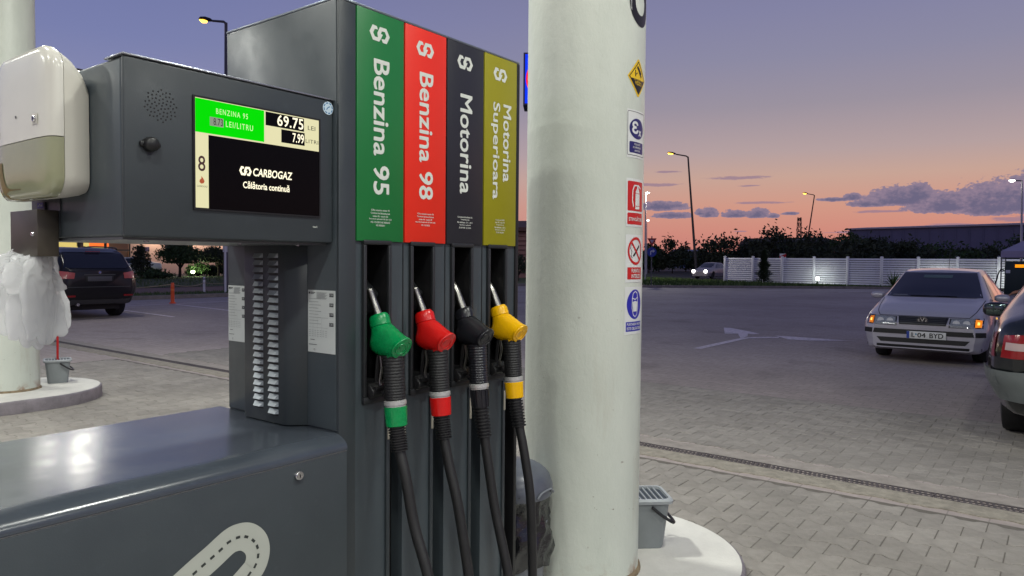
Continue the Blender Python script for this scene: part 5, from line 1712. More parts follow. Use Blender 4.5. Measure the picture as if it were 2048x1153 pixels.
for s, ax in ((1, '+y'), (-1, '-y')):
    patch('side_window', bv, car, M_glass, ((-0.10, 0.975), (0.92, 0.955), (0.36, 1.34), (-0.06, 1.365)), ax, 0.004)
    patch('side_window', bv, car, M_glass, ((-1.05, 0.99), (-0.16, 0.975), (-0.12, 1.365), (-0.72, 1.34)), ax, 0.004)
    mo = mirror_part(car, 0.62, s * 0.84, 0.93, M_darkcar, s, 1.3)
    MB().box(0.542, 0.548, s * 0.89, s * 0.89 + s * 0.18, 0.875, 0.985).build('mirror_glass', mat('mirror_glass', (90, 104, 104), 0.06, 0.9), mo, 0.002, local=True)
    patch('door_handle', bv, car, M_trim, ((-0.05, 0.90), (0.15, 0.90), (0.15, 0.93), (-0.05, 0.93)), ax, 0.012, 4, 2)
    patch('lower_cladding', bv, car, M_grey_trim, ((-0.90, 0.30), (0.92, 0.30), (0.92, 0.42), (-0.90, 0.42)), ax, 0.006, 8, 2)
    tlc = ((0.54, 0.715), (0.76, 0.715), (0.74, 0.88), (0.55, 0.90)) if s > 0 else ((-0.76, 0.715), (-0.54, 0.715), (-0.55, 0.90), (-0.74, 0.88))
    tl_ = patch('tail_lamp', bv, car, M_tail, tlc, '-x', 0.008, 8, 6)
    tcc = ((0.57, 0.775), (0.73, 0.775), (0.725, 0.83), (0.575, 0.83)) if s > 0 else ((-0.73, 0.775), (-0.57, 0.775), (-0.575, 0.83), (-0.725, 0.83))
    patch('tail_lens', bv, tl_, M_tail_c, tcc, '-x', 0.012, 6, 3)
    patch('tail_lamp', bv, car, M_tail, ((-2.22, 0.715), (-2.08, 0.715), (-2.0, 0.88), (-2.18, 0.90)), ax, 0.008, 4, 4)
    patch('side_repeater', bv, car, M_amber_d, ((1.00, 0.70), (1.08, 0.70), (1.08, 0.74), (1.00, 0.74)), ax, 0.006, 2, 2)
patch('bumper', bv, car, mat('bumper_grey', (96, 102, 102), 0.4, 0.1), ((-0.86, 0.40), (0.86, 0.40), (0.86, 0.62), (-0.86, 0.62)), '-x', 0.03, 30, 8)
for s, ax in ((1, '+y'), (-1, '-y')):
    patch('bumper', bv, car, MATS['bumper_grey'], ((-2.24, 0.40), (-1.72, 0.40), (-1.72, 0.62), (-2.24, 0.62)), ax, 0.03, 8, 8)
patch('rear_window', bv, car, M_glass, ((-0.58, 1.16), (0.58, 1.16), (0.50, 1.38), (-0.50, 1.38)), '-x', 0.006)
for yy in (-0.5, 0.5):
    p = hit(bv, '-x', yy, 0.60)
    MB().lathe([(0.018, -0.016), (0.018, 0.0)], (p.x, p.y, p.z), 12, 'x').build('parking_sensor', M_trim, car, local=True)

# ---- black SUV parked on the left
M_suv = mat('suv_paint', (13, 13, 18), 0.30, 0.0, var=0.04, vscale=3, coat=0.25, spec=0.35)
suv_st = [(-2.33, [0.50, 0.56, 0.66, 0.70, 0.90, 0.70, 1.06, 0.60, 1.10]), (-2.24, [0.34, 0.70, 0.66, 0.86, 1.02, 0.82, 1.16, 0.72, 1.20]), (-1.95, [0.32, 0.80, 0.66, 0.93, 1.06, 0.88, 1.46, 0.70, 1.52]),
          (-1.55, [0.30, 0.82, 0.64, 0.94, 1.06, 0.90, 1.58, 0.68, 1.63]), (-0.3, [0.30, 0.82, 0.62, 0.94, 1.04, 0.90, 1.61, 0.66, 1.66]), (0.45, [0.30, 0.82, 0.62, 0.94, 1.02, 0.88, 1.56, 0.65, 1.61]),
          (1.10, [0.30, 0.82, 0.62, 0.94, 1.00, 0.86, 1.20, 0.70, 1.25]), (1.32, [0.30, 0.82, 0.62, 0.94, 0.98, 0.86, 1.08, 0.76, 1.12]), (1.95, [0.30, 0.80, 0.60, 0.93, 0.90, 0.86, 1.02, 0.72, 1.05]),
          (2.22, [0.32, 0.76, 0.56, 0.86, 0.76, 0.82, 0.86, 0.68, 0.89]), (2.33, [0.34, 0.66, 0.52, 0.72, 0.64, 0.70, 0.72, 0.60, 0.74])]
car, body, bv = make_car('black_suv', 'black SUV seen from behind, parked beyond the hanging gloves', suv_st, M_suv, [(1.40, 0.83), (1.40, -0.83), (-1.40, 0.83), (-1.40, -0.83)], 0.36, (6.22, 18.25, 0), pi / 2, ww=0.24)
patch('rear_window', bv, car, M_glass, ((-0.72, 1.16), (0.72, 1.16), (0.60, 1.50), (-0.60, 1.50)), '-x', 0.008, 12, 6)
M_tail2 = mat('tail_dull', (176, 86, 84), 0.25, coat=0.4)
for s, ax in ((1, '+y'), (-1, '-y')):
    patch('side_window', bv, car, M_glass, ((-0.10, 1.10), (1.00, 1.08), (0.42, 1.50), (-0.06, 1.54)), ax, 0.004)
    patch('side_window', bv, car, M_glass, ((-1.05, 1.12), (-0.16, 1.10), (-0.12, 1.54), (-1.0, 1.53)), ax, 0.004)
    patch('side_window', bv, car, M_glass, ((-1.80, 1.16), (-1.12, 1.12), (-1.07, 1.525), (-1.60, 1.50)), ax, 0.004)
    mirror_part(car, 0.85, s * 0.88, 1.14, M_suv, s)
    c = ((0.54, 0.93), (0.80, 0.93), (0.79, 1.10), (0.52, 1.06)) if s > 0 else ((-0.80, 0.93), (-0.54, 0.93), (-0.52, 1.06), (-0.79, 1.10))
    patch('tail_lamp', bv, car, M_tail2, c, '-x', 0.008, 6, 5)
    patch('tail_lamp', bv, car, M_tail2, ((-2.24, 0.93), (-2.02, 0.93), (-1.95, 1.05), (-2.22, 1.10)), ax, 0.008, 4, 4)
    c = ((0.52, 0.52), (0.76, 0.52), (0.76, 0.56), (0.52, 0.56)) if s > 0 else ((-0.76, 0.52), (-0.52, 0.52), (-0.52, 0.56), (-0.76, 0.56))
    patch('rear_reflector', bv, car, M_tail, c, '-x', 0.012, 4, 1)
    patch('arch_cladding', bv, car, M_trim, ((-0.95, 0.33), (0.95, 0.33), (0.95, 0.44), (-0.95, 0.44)), ax, 0.006, 8, 2)
    MB().tube(smoothcurve([(-1.7, s * 0.66, 1.60), (-1.5, s * 0.67, 1.645), (-0.2, s * 0.67, 1.675), (0.4, s * 0.64, 1.60)], 6), 0.016, 8).build('roof_rail', M_trim, car, local=True)
pb = hit(bv, '-x', 0.0, 0.95).x - 0.012
bx('number_plate_recess', pb - 0.002, pb + 0.02, -0.30, 0.30, 0.86, 0.99, M_trim, car, 0.002, True)
bx('number_plate', pb - 0.006, pb - 0.0022, -0.26, 0.26, 0.872, 0.98, mat('plate_dark', (72, 72, 78), 0.5), car, 0.001, True)
patch('lower_bumper', bv, car, mat('bumper_dull', (58, 58, 62), 0.5), ((-0.80, 0.36), (0.80, 0.36), (0.82, 0.46), (-0.82, 0.46)), '-x', 0.008, 12, 3)
patch('tailgate_seam', bv, car, M_grey_trim, ((-0.74, 0.735), (0.74, 0.735), (0.74, 0.747), (-0.74, 0.747)), '-x', 0.004, 14, 1)
patch('tailgate_spoiler', bv, car, M_suv, ((-0.60, 1.515), (0.60, 1.515), (0.56, 1.56), (-0.56, 1.56)), '-x', 0.05, 10, 2)
patch('handle_strip', bv, car, M_grey_trim, ((-0.34, 1.005), (0.34, 1.005), (0.34, 1.03), (-0.34, 1.03)), '-x', 0.014, 8, 1)
pb2 = hit(bv, '-x', 0.0, 1.06).x - 0.014
bd = MB().lathe([(0.001, 0.0), (0.043, 0.0), (0.043, 0.016)], (pb2, 0, 1.07), 24, 'x').build('badge', M_chrome, car, local=True)
local_decal(bd, [('badge_quarter', mat('badge_blue', (40, 90, 180), 0.4), 1, [('poly', [(0, 0), (0.026, 0), (0.024, 0.010), (0.018, 0.018), (0.010, 0.024), (0, 0.026)]), ('poly', [(0, 0), (-0.026, 0), (-0.024, -0.010), (-0.018, -0.018), (-0.010, -0.024), (0, -0.026)])]), ('badge_rim', M_trim, 1, [('ring', 0, 0, 0.041, 0.030)])], lambda u, v, h: (pb2 - h, -u, 1.07 + v))
bx('brake_light', -1.99, -1.97, -0.16, 0.16, 1.535, 1.55, M_tail, car, 0.003, True)
MB().tube([(-2.30, 0.5, 0.36), (-2.42, 0.5, 0.355)], 0.035, 12).build('exhaust', M_chrome, car, local=True)

# ---- small far cars: same builder, fewer details
def far_car(name, label, st, paint, loc, rz, wheels, wr_):
    c, b, v = make_car(name, label, st, paint, wheels, wr_, loc, rz)
    patch('windscreen', v, c, M_glass, ((-0.68, 0.99), (0.68, 0.99), (0.53, 1.37), (-0.53, 1.37)), '+x', 0.006)
    patch('rear_window', v, c, M_glass, ((-0.56, 1.12), (0.56, 1.12), (0.48, 1.36), (-0.48, 1.36)), '-x', 0.006)
    for s, ax in ((1, '+y'), (-1, '-y')):
        patch('side_window', v, c, M_glass, ((-0.10, 0.955), (0.92, 0.935), (0.36, 1.33), (-0.06, 1.355)), ax, 0.004)
        patch('side_window', v, c, M_glass, ((-1.05, 0.97), (-0.16, 0.955), (-0.12, 1.355), (-0.72, 1.33)), ax, 0.004)
        cc_ = ((0.42, 0.60), (0.74, 0.60), (0.74, 0.71), (0.42, 0.70)) if s > 0 else ((-0.74, 0.60), (-0.42, 0.60), (-0.42, 0.70), (-0.74, 0.71))
        c2 = patch('headlamp', v, c, M_headl, cc_, '+x', 0.008)
    return c, v
# ================================================================== BEYOND THE FORECOURT
def at(px, dep, z=None, py=None):
    """the point at a given distance in front of the camera, in the bearing of picture column px; z (height) or py gives its height"""
    d = fwd + r2 * (px - 1024) / 1460 - u2 * ((py if py is not None else 523) - 576.5) / 1460
    p = CAMP + d * dep
    if z is not None:
        p.z = z
    return p


M_grass_g = mat('grass_ground', (52, 66, 30), 0.95, var=0.35, vscale=1.2, bump=0.8, bscale=14)
M_blade = mat('grass_blade', (66, 88, 34), 0.8, rnd=0.4)
M_path = mat('brick_path', (104, 78, 72), 0.9, var=0.2, vscale=3)
M_asph = mat('asphalt_far', (58, 56, 58), 0.9, var=0.15, vscale=1.0)


def sheet(name, pts, z, m_):
    o = MB().add([(a, b, z) for a, b in pts], [tuple(range(len(pts)))]).build(name, m_)
    return tag(o, kind='structure')


sheet('grass_verge', [(33, 23.3), (36.6, 16.7), (44.6, 7.7), (47.7, 0), (47.7, -60), (52, -60), (52, 20), (100, 52), (92, 60), (36, 36)], 0.03, M_grass_g)
sheet('far_road', [(92, 60), (100, 52), (130, 30), (150, 45), (120, 90)], 0.02, M_asph)
sheet('grass_strip', [(-30, 23.3), (30, 23.3), (33, 23.3), (33.9, 26.6), (-30, 26.6)], 0.06, M_grass_g)
sheet('footpath', [(-30, 26.6), (33.9, 26.6), (35, 31.5), (-30, 31.5)], 0.05, M_path)
sheet('lawn', [(-30, 31.5), (35, 31.5), (42, 51), (-30, 51)], 0.07, M_grass_g)
sheet('shop_yard', [(-30, 51), (60, 51), (60, 75), (-30, 75)], 0.04, M_asph)

# kerbs
kl = [(47.6, -60), (47.6, 0), (44.5, 7.6), (36.5, 16.6), (33, 23.2)]
for a, b in zip(kl, kl[1:]):
    n = max(1, int(hypot(b[0] - a[0], b[1] - a[1]) / 12))
    for k in range(n):
        p = Vector((*a, 0.05)).lerp(Vector((*b, 0.05)), k / n); q = Vector((*a, 0.05)).lerp(Vector((*b, 0.05)), (k + 1) / n)
        tag(MB().bar(p, q, 0.16, 0.16).build('kerb', M_kerb), kind='structure')
tag(MB().box(-30, 33, 23.12, 23.30, -0.02, 0.13).build('kerb', M_kerb), kind='structure')


def blades(name, label, poly_fn, n, hmin, hmax, w, seed):
    rr_ = random.Random(seed)
    mb = MB()
    for _ in range(n):
        x, y, z = poly_fn(rr_)
        a = rr_.uniform(0, pi); h = rr_.uniform(hmin, hmax)
        dx, dy = cos(a) * w, sin(a) * w
        lx, ly = rr_.uniform(-0.3, 0.3) * h, rr_.uniform(-0.3, 0.3) * h
        mb.add([(x - dx, y - dy, z), (x + dx, y + dy, z), (x + lx, y + ly, z + h)], [(0, 1, 2)])
    o = mb.build(name, M_blade, None, smooth=0, weld=False)
    return tag(o, label, 'grass', kind='stuff')


def quadpts(a, b, c, d):
    def f(r_):
        u, v = r_.random(), r_.random()
        p = Vector((*a, 0)).lerp(Vector((*b, 0)), u).lerp(Vector((*d, 0)).lerp(Vector((*c, 0)), u), v)
        return p.x, p.y, 0.03
    return f


blades('verge_grass', 'rough green verge grass beyond the far kerb', quadpts((33.5, 22.5), (44.7, 8.2), (49.4, 17.5), (60, 34)), 9000, 0.06, 0.28, 0.03, 1)
blades('verge_grass', 'thin grass along the foot of the white fence', quadpts((44.8, 7.8), (47.8, -6), (49.3, -6), (49.3, 17.5)), 4000, 0.05, 0.16, 0.025, 2)
blades('strip_grass', 'short green grass strip behind the left kerb', quadpts((4, 23.4), (30, 23.4), (30, 26.5), (4, 26.5)), 7000, 0.06, 0.14, 0.015, 3)
blades('lawn_grass', 'lawn in front of the lit shop', quadpts((8, 31.8), (36, 31.8), (40, 50), (12, 50)), 7000, 0.06, 0.2, 0.025, 4)

# painted markings
M_paint = mat('road_paint', (214, 204, 208), 0.8, var=0.3, vscale=14, stain=0.3)


def mark(name, label, polys):
    mb = MB()
    for pl in polys:
        mb.add([(a, b, 0.0045) for a, b in pl], [tuple(range(len(pl)))])
    o = mb.build(name, M_paint, smooth=0)
    return tag(o, kind='structure')


def strip(a, b, w):
    d = Vector((b[0] - a[0], b[1] - a[1])).normalized(); n_ = Vector((-d.y, d.x)) * w / 2
    return [(a[0] - n_.x, a[1] - n_.y), (b[0] - n_.x, b[1] - n_.y), (b[0] + n_.x, b[1] + n_.y), (a[0] + n_.x, a[1] + n_.y)]


mark('arrow_marking', '', [[(9.97, 3.25), (9.97, 3.11), (11.87, 3.11), (12.18, 3.11), (12.27, 3.04), (12.46, 2.89), (12.64, 2.69), (12.82, 2.74), (12.67, 2.96), (12.41, 3.15), (12.11, 3.23), (11.77, 3.25)],
                           [(14.07, 4.31), (14.07, 4.14), (13.54, 3.55), (13.18, 3.23), (13.04, 3.33), (13.07, 3.43), (12.54, 3.25), (12.2, 3.22), (12.11, 3.23), (12.6, 3.44), (12.93, 3.58), (12.75, 3.78)],
                           [(13.02, 2.88), (13.07, 2.72), (13.07, 2.15), (13.04, 1.86), (13.06, 1.61), (13.14, 1.43), (12.8, 1.8), (12.56, 2.12), (12.49, 2.48), (12.7, 2.62)]])
mark('parking_line', '', [strip((8.6, 20.15), (13.2, 20.6), 0.11)])
mark('parking_line', '', [strip((10.17, 20.1), (9.75, 16.2), 0.11)])
mark('parking_line', '', [strip((8.0, 19.4), (7.66, 15.4), 0.11)])
mark('parking_line', '', [strip((5.2, 20.1), (4.9, 16.4), 0.11)])
for q in range(4):
    y0 = 13.4 - q * 3.4
    mark('parking_line', '', [strip((38.8 + q * 1.2, y0), (35.2 + q * 1.2, y0 + 0.9), 0.12)])

# ---- white slatted fence
M_fence = mat('fence_white', (222, 220, 224), 0.55, var=0.04, vscale=2)
fence = thing('slat_fence', 'long white horizontal slat fence beyond the paved yard', 'fence', (49.5, 5, 0))


def yat(px, X):
    d = fwd + r2 * (px - 1024) / 1460
    return CAMP.y + d.y * (X - CAMP.x) / d.x


ys = [yat(p, 49.5) for p in (1449, 1505, 1563, 1627, 1694, 1762, 1835, 1914, 1996)]
ys += [ys[-1] - 2.05 * k for k in range(1, 5)]
pm = MB().box(-0.075, 0.075, -0.075, 0.075, 0, 1.86).mesh('post', 0.012); pm.materials.append(M_fence)
cm_ = MB().loft([[(-0.09, -0.09, 1.86), (0.09, -0.09, 1.86), (0.09, 0.09, 1.86), (-0.09, 0.09, 1.86)], [(-0.09, -0.09, 1.89), (0.09, -0.09, 1.89), (0.09, 0.09, 1.89), (-0.09, 0.09, 1.89)], [(-0.02, -0.02, 1.92), (0.02, -0.02, 1.92), (0.02, 0.02, 1.92), (-0.02, 0.02, 1.92)]]).mesh('post_cap', smooth=0); cm_.materials.append(M_fence)
fb = Vector((49.5, 5, 0))
NS = 12
for i, y in enumerate(ys):
    for nm, me in (('post', pm), ('post_cap', cm_)):
        o = bpy.data.objects.new(nm, me); COL.objects.link(o); o.parent = fence; o.location = Vector((49.5, y, 0)) - fb
    if i + 1 < len(ys):
        w = y - ys[i + 1] - 0.15
        sl = MB()
        sl.add([(-0.020, -w / 2, 0.0), (-0.020, w / 2, 0.0), (-0.036, w / 2, 0.008), (-0.036, -w / 2, 0.008), (0.020, -w / 2, 0.112), (0.020, w / 2, 0.112), (0.034, w / 2, 0.104), (0.034, -w / 2, 0.104)],
               [(0, 1, 2, 3), (3, 2, 5, 4), (4, 5, 6, 7), (7, 6, 1, 0), (0, 3, 4, 7), (1, 6, 5, 2)])
        me = sl.mesh('slat', smooth=0); me.materials.append(M_fence)
        for k in range(NS):
            o = bpy.data.objects.new('slat', me); COL.objects.link(o); o.parent = fence
            o.location = Vector((49.5, (y + ys[i + 1]) / 2, 0.09 + k * 0.144)) - fb

# ---- garden lamps that light the fence
M_glow = emis('garden_glow', (236, 255, 240), 14.0)
for (x, y, lab, en) in ((48.55, 11.35, 'small lit garden lamp in front of the white fence by the conifer', 26.0), (48.5, 4.6, 'small lit garden lamp before the fence hidden behind the silver car', 34.0), (48.5, 1.0, 'small lit garden lamp before the fence right of the silver car', 40.0)):
    t = thing('garden_lamp', lab, 'lamp', (x, y, 0.03), group='garden lamps along the fence')
    MB().lathe([(0.05, 0), (0.05, 0.28), (0.03, 0.30)], n=12).build('stem', M_trim, t, local=True)
    MB().lathe([(0.05, 0.30), (0.10, 0.35), (0.115, 0.47), (0.08, 0.52), (0.001, 0.53)], n=14).build('lamp_head', M_glow, t, local=True)
    ld = bpy.data.lights.new('garden_light', 'POINT'); ld.energy = en; ld.color = (0.92, 1.0, 0.93); ld.shadow_soft_size = 0.15
    lo = bpy.data.objects.new('garden_light', ld); COL.objects.link(lo); lo.parent = t; lo.location = (0.0, 0, 0.75)

# ---- trees
M_leaf_d = mat('leaf_dark', (52, 60, 38), 0.8, rnd=0.45)
M_leaf_m = mat('leaf_mid', (54, 76, 36), 0.75, rnd=0.4)
M_leaf_p = mat('leaf_pine', (46, 62, 42), 0.8, rnd=0.4)
M_bark = mat('bark', (54, 44, 36), 0.95, var=0.3, vscale=8, bump=0.6, bscale=30)


def crown_mesh(rx, ry, rz, cz, n, leaf, seed, clumps=18, flat=0.0, spiky=0.25):
    rr_ = random.Random(seed)
    cl = []
    for _ in range(clumps):
        a = rr_.uniform(0, 2 * pi); u = rr_.uniform(-0.75, 1.0); r_ = sqrt(max(0, 1 - u * u)) * rr_.uniform(0.45, 0.95)
        cl.append((r_ * cos(a) * rx, r_ * sin(a) * ry, u * rz * rr_.uniform(0.6, 1.0), rr_.uniform(0.22, 0.42)))
    mb = MB()
    for k in range(n):
        c = rr_.choice(cl)
        s = c[3]
        while True:
            p = Vector((rr_.gauss(0, 0.5), rr_.gauss(0, 0.5), rr_.gauss(0, 0.5)))
            if p.length < 1.3: break
        x = c[0] + p.x * s * rx * 1.2; y = c[1] + p.y * s * ry * 1.2; z = c[2] + p.z * s * rz * 1.2
        if rr_.random() < spiky * 0.16:
            z += rr_.uniform(0, 0.5) * rz
        if flat and z < -flat * rz: z = -flat * rz + rr_.uniform(-0.06, 0.05) * rz
        d = Vector((rr_.gauss(0, 1), rr_.gauss(0, 1), rr_.gauss(0, 0.7))).normalized()
        e = d.orthogonal().normalized(); f_ = d.cross(e)
        an = rr_.uniform(0, 6.28); e, f_ = e * cos(an) + f_ * sin(an), f_ * cos(an) - e * sin(an)
        l = leaf * rr_.uniform(0.6, 1.3)
        q = Vector((x, y, z + cz))
        mb.add([q - e * l, q + f_ * l * 0.45, q + e * l, q - f_ * l * 0.45], [(0, 1, 2, 3)])
    return mb.mesh('crown', smooth=0, weld=False)


def tree(name, label, loc, rx, rz, trunk_h, n, leaf, seed, leafmat, group=None, flat=0.0, clumps=18, ry=None, tr=0.09):
    t = thing(name, label, 'tree', loc, 0, group)
    me = crown_mesh(rx, ry or rx, rz, trunk_h + rz * 0.85, n, leaf, seed, clumps, flat); me.materials.append(leafmat)
    obj('crown', me, None, t, local=True)
    tk = MB()
    rr_ = random.Random(seed + 50)
    top = trunk_h + rz * 0.9
    tk.tube([(0, 0, -0.05), (0.02, 0.01, trunk_h * 0.6), (0.0, 0.03, top)], [tr, tr * 0.8, tr * 0.35], 8)
    for k in range(5):
        a = rr_.uniform(0, 6.28)
        tk.tube([(0, 0, trunk_h * rr_.uniform(0.7, 1.0)), (cos(a) * rx * 0.35, sin(a) * rx * 0.35, trunk_h + rz * 0.6), (cos(a) * rx * 0.6, sin(a) * rx * 0.6, trunk_h + rz * rr_.uniform(0.8, 1.3))], [tr * 0.5, tr * 0.3, tr * 0.1], 6)
    tk.build('trunk', M_bark, t, local=True)
    return t


# dark trees and scrub beyond the road (bearing, distance, half width, height)
far = [(1298, 100, 2.0, 3.6), (1345, 98, 2.2, 4.6), (1318, 112, 4.0, 3.2), (1372, 116, 4.0, 2.6), (1436, 92, 3.6, 4.9), (1408, 118, 4.0, 3.2), (1478, 112, 4.4, 3.6), (1515, 96, 3.4, 4.1), (1552, 88, 3.6, 5.2), (1590, 104, 4.2, 4.3), (1626, 90, 3.8, 4.9), (1660, 100, 4.0, 4.4),
       (1690, 92, 3.2, 5.0), (1718, 84, 3.2, 4.2), (1752, 96, 3.6, 4.9), (1790, 100, 4.2, 3.9), (1812, 86, 3.0, 4.3), (1850, 98, 3.8, 3.6), (1888, 88, 4.0, 4.0), (1932, 96, 4.0, 3.5), (1985, 90, 4.0, 3.9), (2030, 96, 4.6, 4.9), (2075, 92, 4.4, 4.6)]
wheres = ['dark bushy tree farthest left, behind the give way sign', 'dark tree just left of the tall street lamp', 'low dark scrub left of the tall street lamp', 'low dark scrub right behind the tall street lamp', 'round dark tree above the small pale road car', 'low dark scrub left of the round dark tree',
          'low dark scrub behind the left fence end', 'dark tree left of the conifer, behind the fence', 'tall ragged tree right of the conifer, behind the fence', 'dark tree directly below the radio mast', 'dark tree at the foot of the leaning lamp', 'dark scrub between leaning lamp and warehouse corner',
          'tall dark tree in front of the warehouse corner', 'green bushy tree just right of the warehouse corner', 'ragged tree before the left end of the warehouse wall', 'low dark scrub under the left warehouse wall', 'dark tree left of the silver saloon roof', 'low scrub behind the silver saloon roof', 'bushy tree above the silver saloon roof',
          'low scrub right of the silver saloon roof', 'dark tree left of the gazebo tent', 'tall dark tree behind the gazebo tent', 'dark tree at the right edge beyond the tent']
for k, (px, dep, hw, hh) in enumerate(far):
    p = at(px, dep, 0.0)
    th = hh * 0.12
    tree('scrub_tree', wheres[k], p, hw, (hh - th) / 1.85, th, 1500, 0.26, 100 + k, M_leaf_d if k % 3 else M_leaf_m, 'dark trees beyond the fence', clumps=20)

# conifer and yucca before the fence
p = Vector((48.6, yat(1527, 48.6), 0.03))
con = thing('conifer', 'small dark conifer standing in front of the white fence', 'tree', p)
rr_ = random.Random(9)
mb = MB()
for k in range(6500):
    h = rr_.random() ** 0.8
    z = 0.10 + h * 2.15
    R_ = 0.74 * (1 - h) ** 0.85 * (0.72 + 0.28 * sin(z * 11)) + 0.03
    a = rr_.uniform(0, 6.28); r_ = R_ * sqrt(rr_.uniform(0.1, 1.0))
    q = Vector((cos(a) * r_, sin(a) * r_, z - r_ * 0.05))
    d = Vector((cos(a), sin(a), 0.55)).normalized() * rr_.uniform(0.10, 0.22)
    s_ = Vector((-sin(a), cos(a), 0)) * 0.022
    mb.add([q - s_, q + s_, q + d], [(0, 1, 2)])
mb.build('crown', M_leaf_p, con, smooth=0, weld=False, local=True)
MB().tube([(0, 0, 0), (0, 0, 2.2)], [0.045, 0.008], 8).build('trunk', M_bark, con, local=True)


def spiky(name, label, loc, n, L, seed):
    t = thing(name, label, 'plant', loc)
    rr_ = random.Random(seed)
    for k in range(n):
        a = rr_.uniform(0, 6.28); el_ = rr_.uniform(0.35, 1.45); l = L * rr_.uniform(0.7, 1.1)
        d = Vector((cos(a) * cos(el_), sin(a) * cos(el_), sin(el_)))
        s_ = Vector((-sin(a), cos(a), 0)) * 0.035
        b0 = Vector((0, 0, 0.05)); mid = b0 + d * l * 0.55; tip = b0 + d * l + Vector((0, 0, -0.12 * cos(el_)))
        MB().add([b0 - s_ * 0.6, b0 + s_ * 0.6, mid + s_, mid - s_, tip], [(0, 1, 2, 3), (3, 2, 4)]).build('leaf', M_leaf_m, t, local=True, smooth=0)
    return t


spiky('yucca_plant', 'spiky green yucca in front of the fence left of the silver car', Vector((48.7, yat(1786, 48.7), 0.03)), 34, 1.05, 21)

# ---- buildings far right
M_shed = mat('shed_cladding', (112, 110, 132), 0.7, var=0.06, vscale=0.6)
M_shed_d = mat('shed_dark', (34, 32, 38), 0.8, var=0.1, vscale=0.6)


def building(name, label, a, b, depth, h0, h1, m_, roofm, ribs=0):
    """box building whose front runs from a to b (ground points)"""
    a = Vector(a); b = Vector(b); a.z = b.z = 0
    d = (b - a); L = d.length; d.normalize(); n_ = Vector((-d.y, d.x, 0))
    if n_.dot(fwd) < 0: n_ = -n_
    t = thing(name, label, 'building', (a + b) / 2 + n_ * depth / 2)
    q = lambda s, t_, z: a + d * s + n_ * t_ + Vector((0, 0, z))
    MB().add([q(0, 0, 0), q(L, 0, 0), q(L, depth, 0), q(0, depth, 0), q(0, 0, h0), q(L, 0, h1), q(L, depth, h1), q(0, depth, h0)], [(0, 1, 5, 4), (1, 2, 6, 5), (2, 3, 7, 6), (3, 0, 4, 7), (4, 5, 6, 7)]).build('wall', m_, t, smooth=0)
    MB().add([q(-0.4, -0.5, h0 + 0.05), q(L + 0.4, -0.5, h1 + 0.05), q(L + 0.4, depth + 0.5, h1 + 0.05), q(-0.4, depth + 0.5, h0 + 0.05), q(-0.4, -0.5, h0 + 0.35), q(L + 0.4, -0.5, h1 + 0.35), q(L + 0.4, depth * 0.5, h1 + 1.2), q(-0.4, depth * 0.5, h0 + 1.2)],
             [(0, 1, 5, 4), (4, 5, 6, 7), (0, 3, 2, 1), (0, 4, 7, 3), (1, 2, 6, 5), (3, 7, 6, 2)]).build('roof', roofm, t, smooth=0)
    for k in range(ribs):
        s = L * (k + 0.5) / ribs
        MB().bar(q(s, -0.06, 0), q(s, -0.06, h0 + (h1 - h0) * s / L), 0.18, 0.10, up=tuple(n_)).build('wall_rib', m_, t)
    return t


M_roofp = mat('shed_roof', (190, 176, 180), 0.5, 0.0)
wh = building('warehouse', 'long grey warehouse with pale roof edge behind the trees on the right', at(1697, 150, 0), at(2130, 128, 0), 30, 8.4, 8.8, M_shed, M_roofp, ribs=16)
building('dark_shed', 'low dark shed with flat roof among the trees left of the warehouse', at(1506, 130, 0), at(1668, 128, 0), 14, 4.9, 5.1, M_shed_d, M_shed_d)
building('blue_shed', 'distant pale blue shed left of the round dark tree', at(1360, 210, 0), at(1408, 210, 0), 14, 4.2, 4.2, mat('blue_clad', (104, 116, 150), 0.7), mat('blue_roof', (130, 130, 150), 0.6))
building('clad_house', 'pink clad house front seen between the pump and the column', at(985, 62, 0), at(1180, 60, 0), 10, 3.9, 3.9, mat('pink_clad', (150, 112, 104), 0.8, var=0.1, vscale=3), mat('clad_roof', (96, 66, 60), 0.8), ribs=0)
t = bpy.data.objects['clad_house']
for k in range(9):
    a = at(985, 61.93, 0.5 + k * 0.38); b = at(1180, 59.93, 0.5 + k * 0.38)
    MB().bar(a, b, 0.05, 0.05).build('cladding_board', mat('pink_clad2', (120, 84, 78), 0.8), t)
tree('garden_tree', 'small tree in front of the pink house between pump and column', at(1036, 52, 0), 0.8, 0.75, 0.4, 700, 0.12, 301, M_leaf_d)
lt_ = thing('wall_lamp', 'small warm lamp on the pink house between pump and column', 'lamp', at(1046.5, 61.6, 1.9))
MB().lathe([(0.001, -0.16), (0.13, -0.1), (0.13, 0.1), (0.001, 0.16)], n=12).build('globe', emis('warm_globe', (255, 226, 170), 5.0), lt_, local=True)
MB().box(-0.05, 0.05, -0.05, 0.05, 0.16, 0.3).build('bracket', M_trim, lt_, local=True)

# ---- mast
ms = thing('radio_mast', 'thin lattice radio mast on the skyline beside the leaning lamp', 'mast', at(1597, 300, 0))
H_ = 20.5
for sx_, sy2 in ((-1, -1), (1, -1), (1, 1), (-1, 1)):
    MB().bar((sx_ * 1.1, sy2 * 1.1, 0), (sx_ * 0.6, sy2 * 0.6, H_), 0.16, 0.16).build('leg', M_shed_d, ms, local=True)
br = MB()
for k in range(12):
    z0, z1 = H_ * k / 12, H_ * (k + 1) / 12
    w0 = 1.1 - 0.5 * k / 12; w1 = 1.1 - 0.5 * (k + 1) / 12
    for (ax_, ay, bx_, by) in ((-1, -1, 1, -1), (1, -1, 1, 1), (1, 1, -1, 1), (-1, 1, -1, -1)):
        br.bar((ax_ * w0, ay * w0, z0), (bx_ * w1, by * w1, z1), 0.13, 0.13)
tag(br.build('bracing', M_shed_d, ms, local=True, weld=False), kind='stuff')
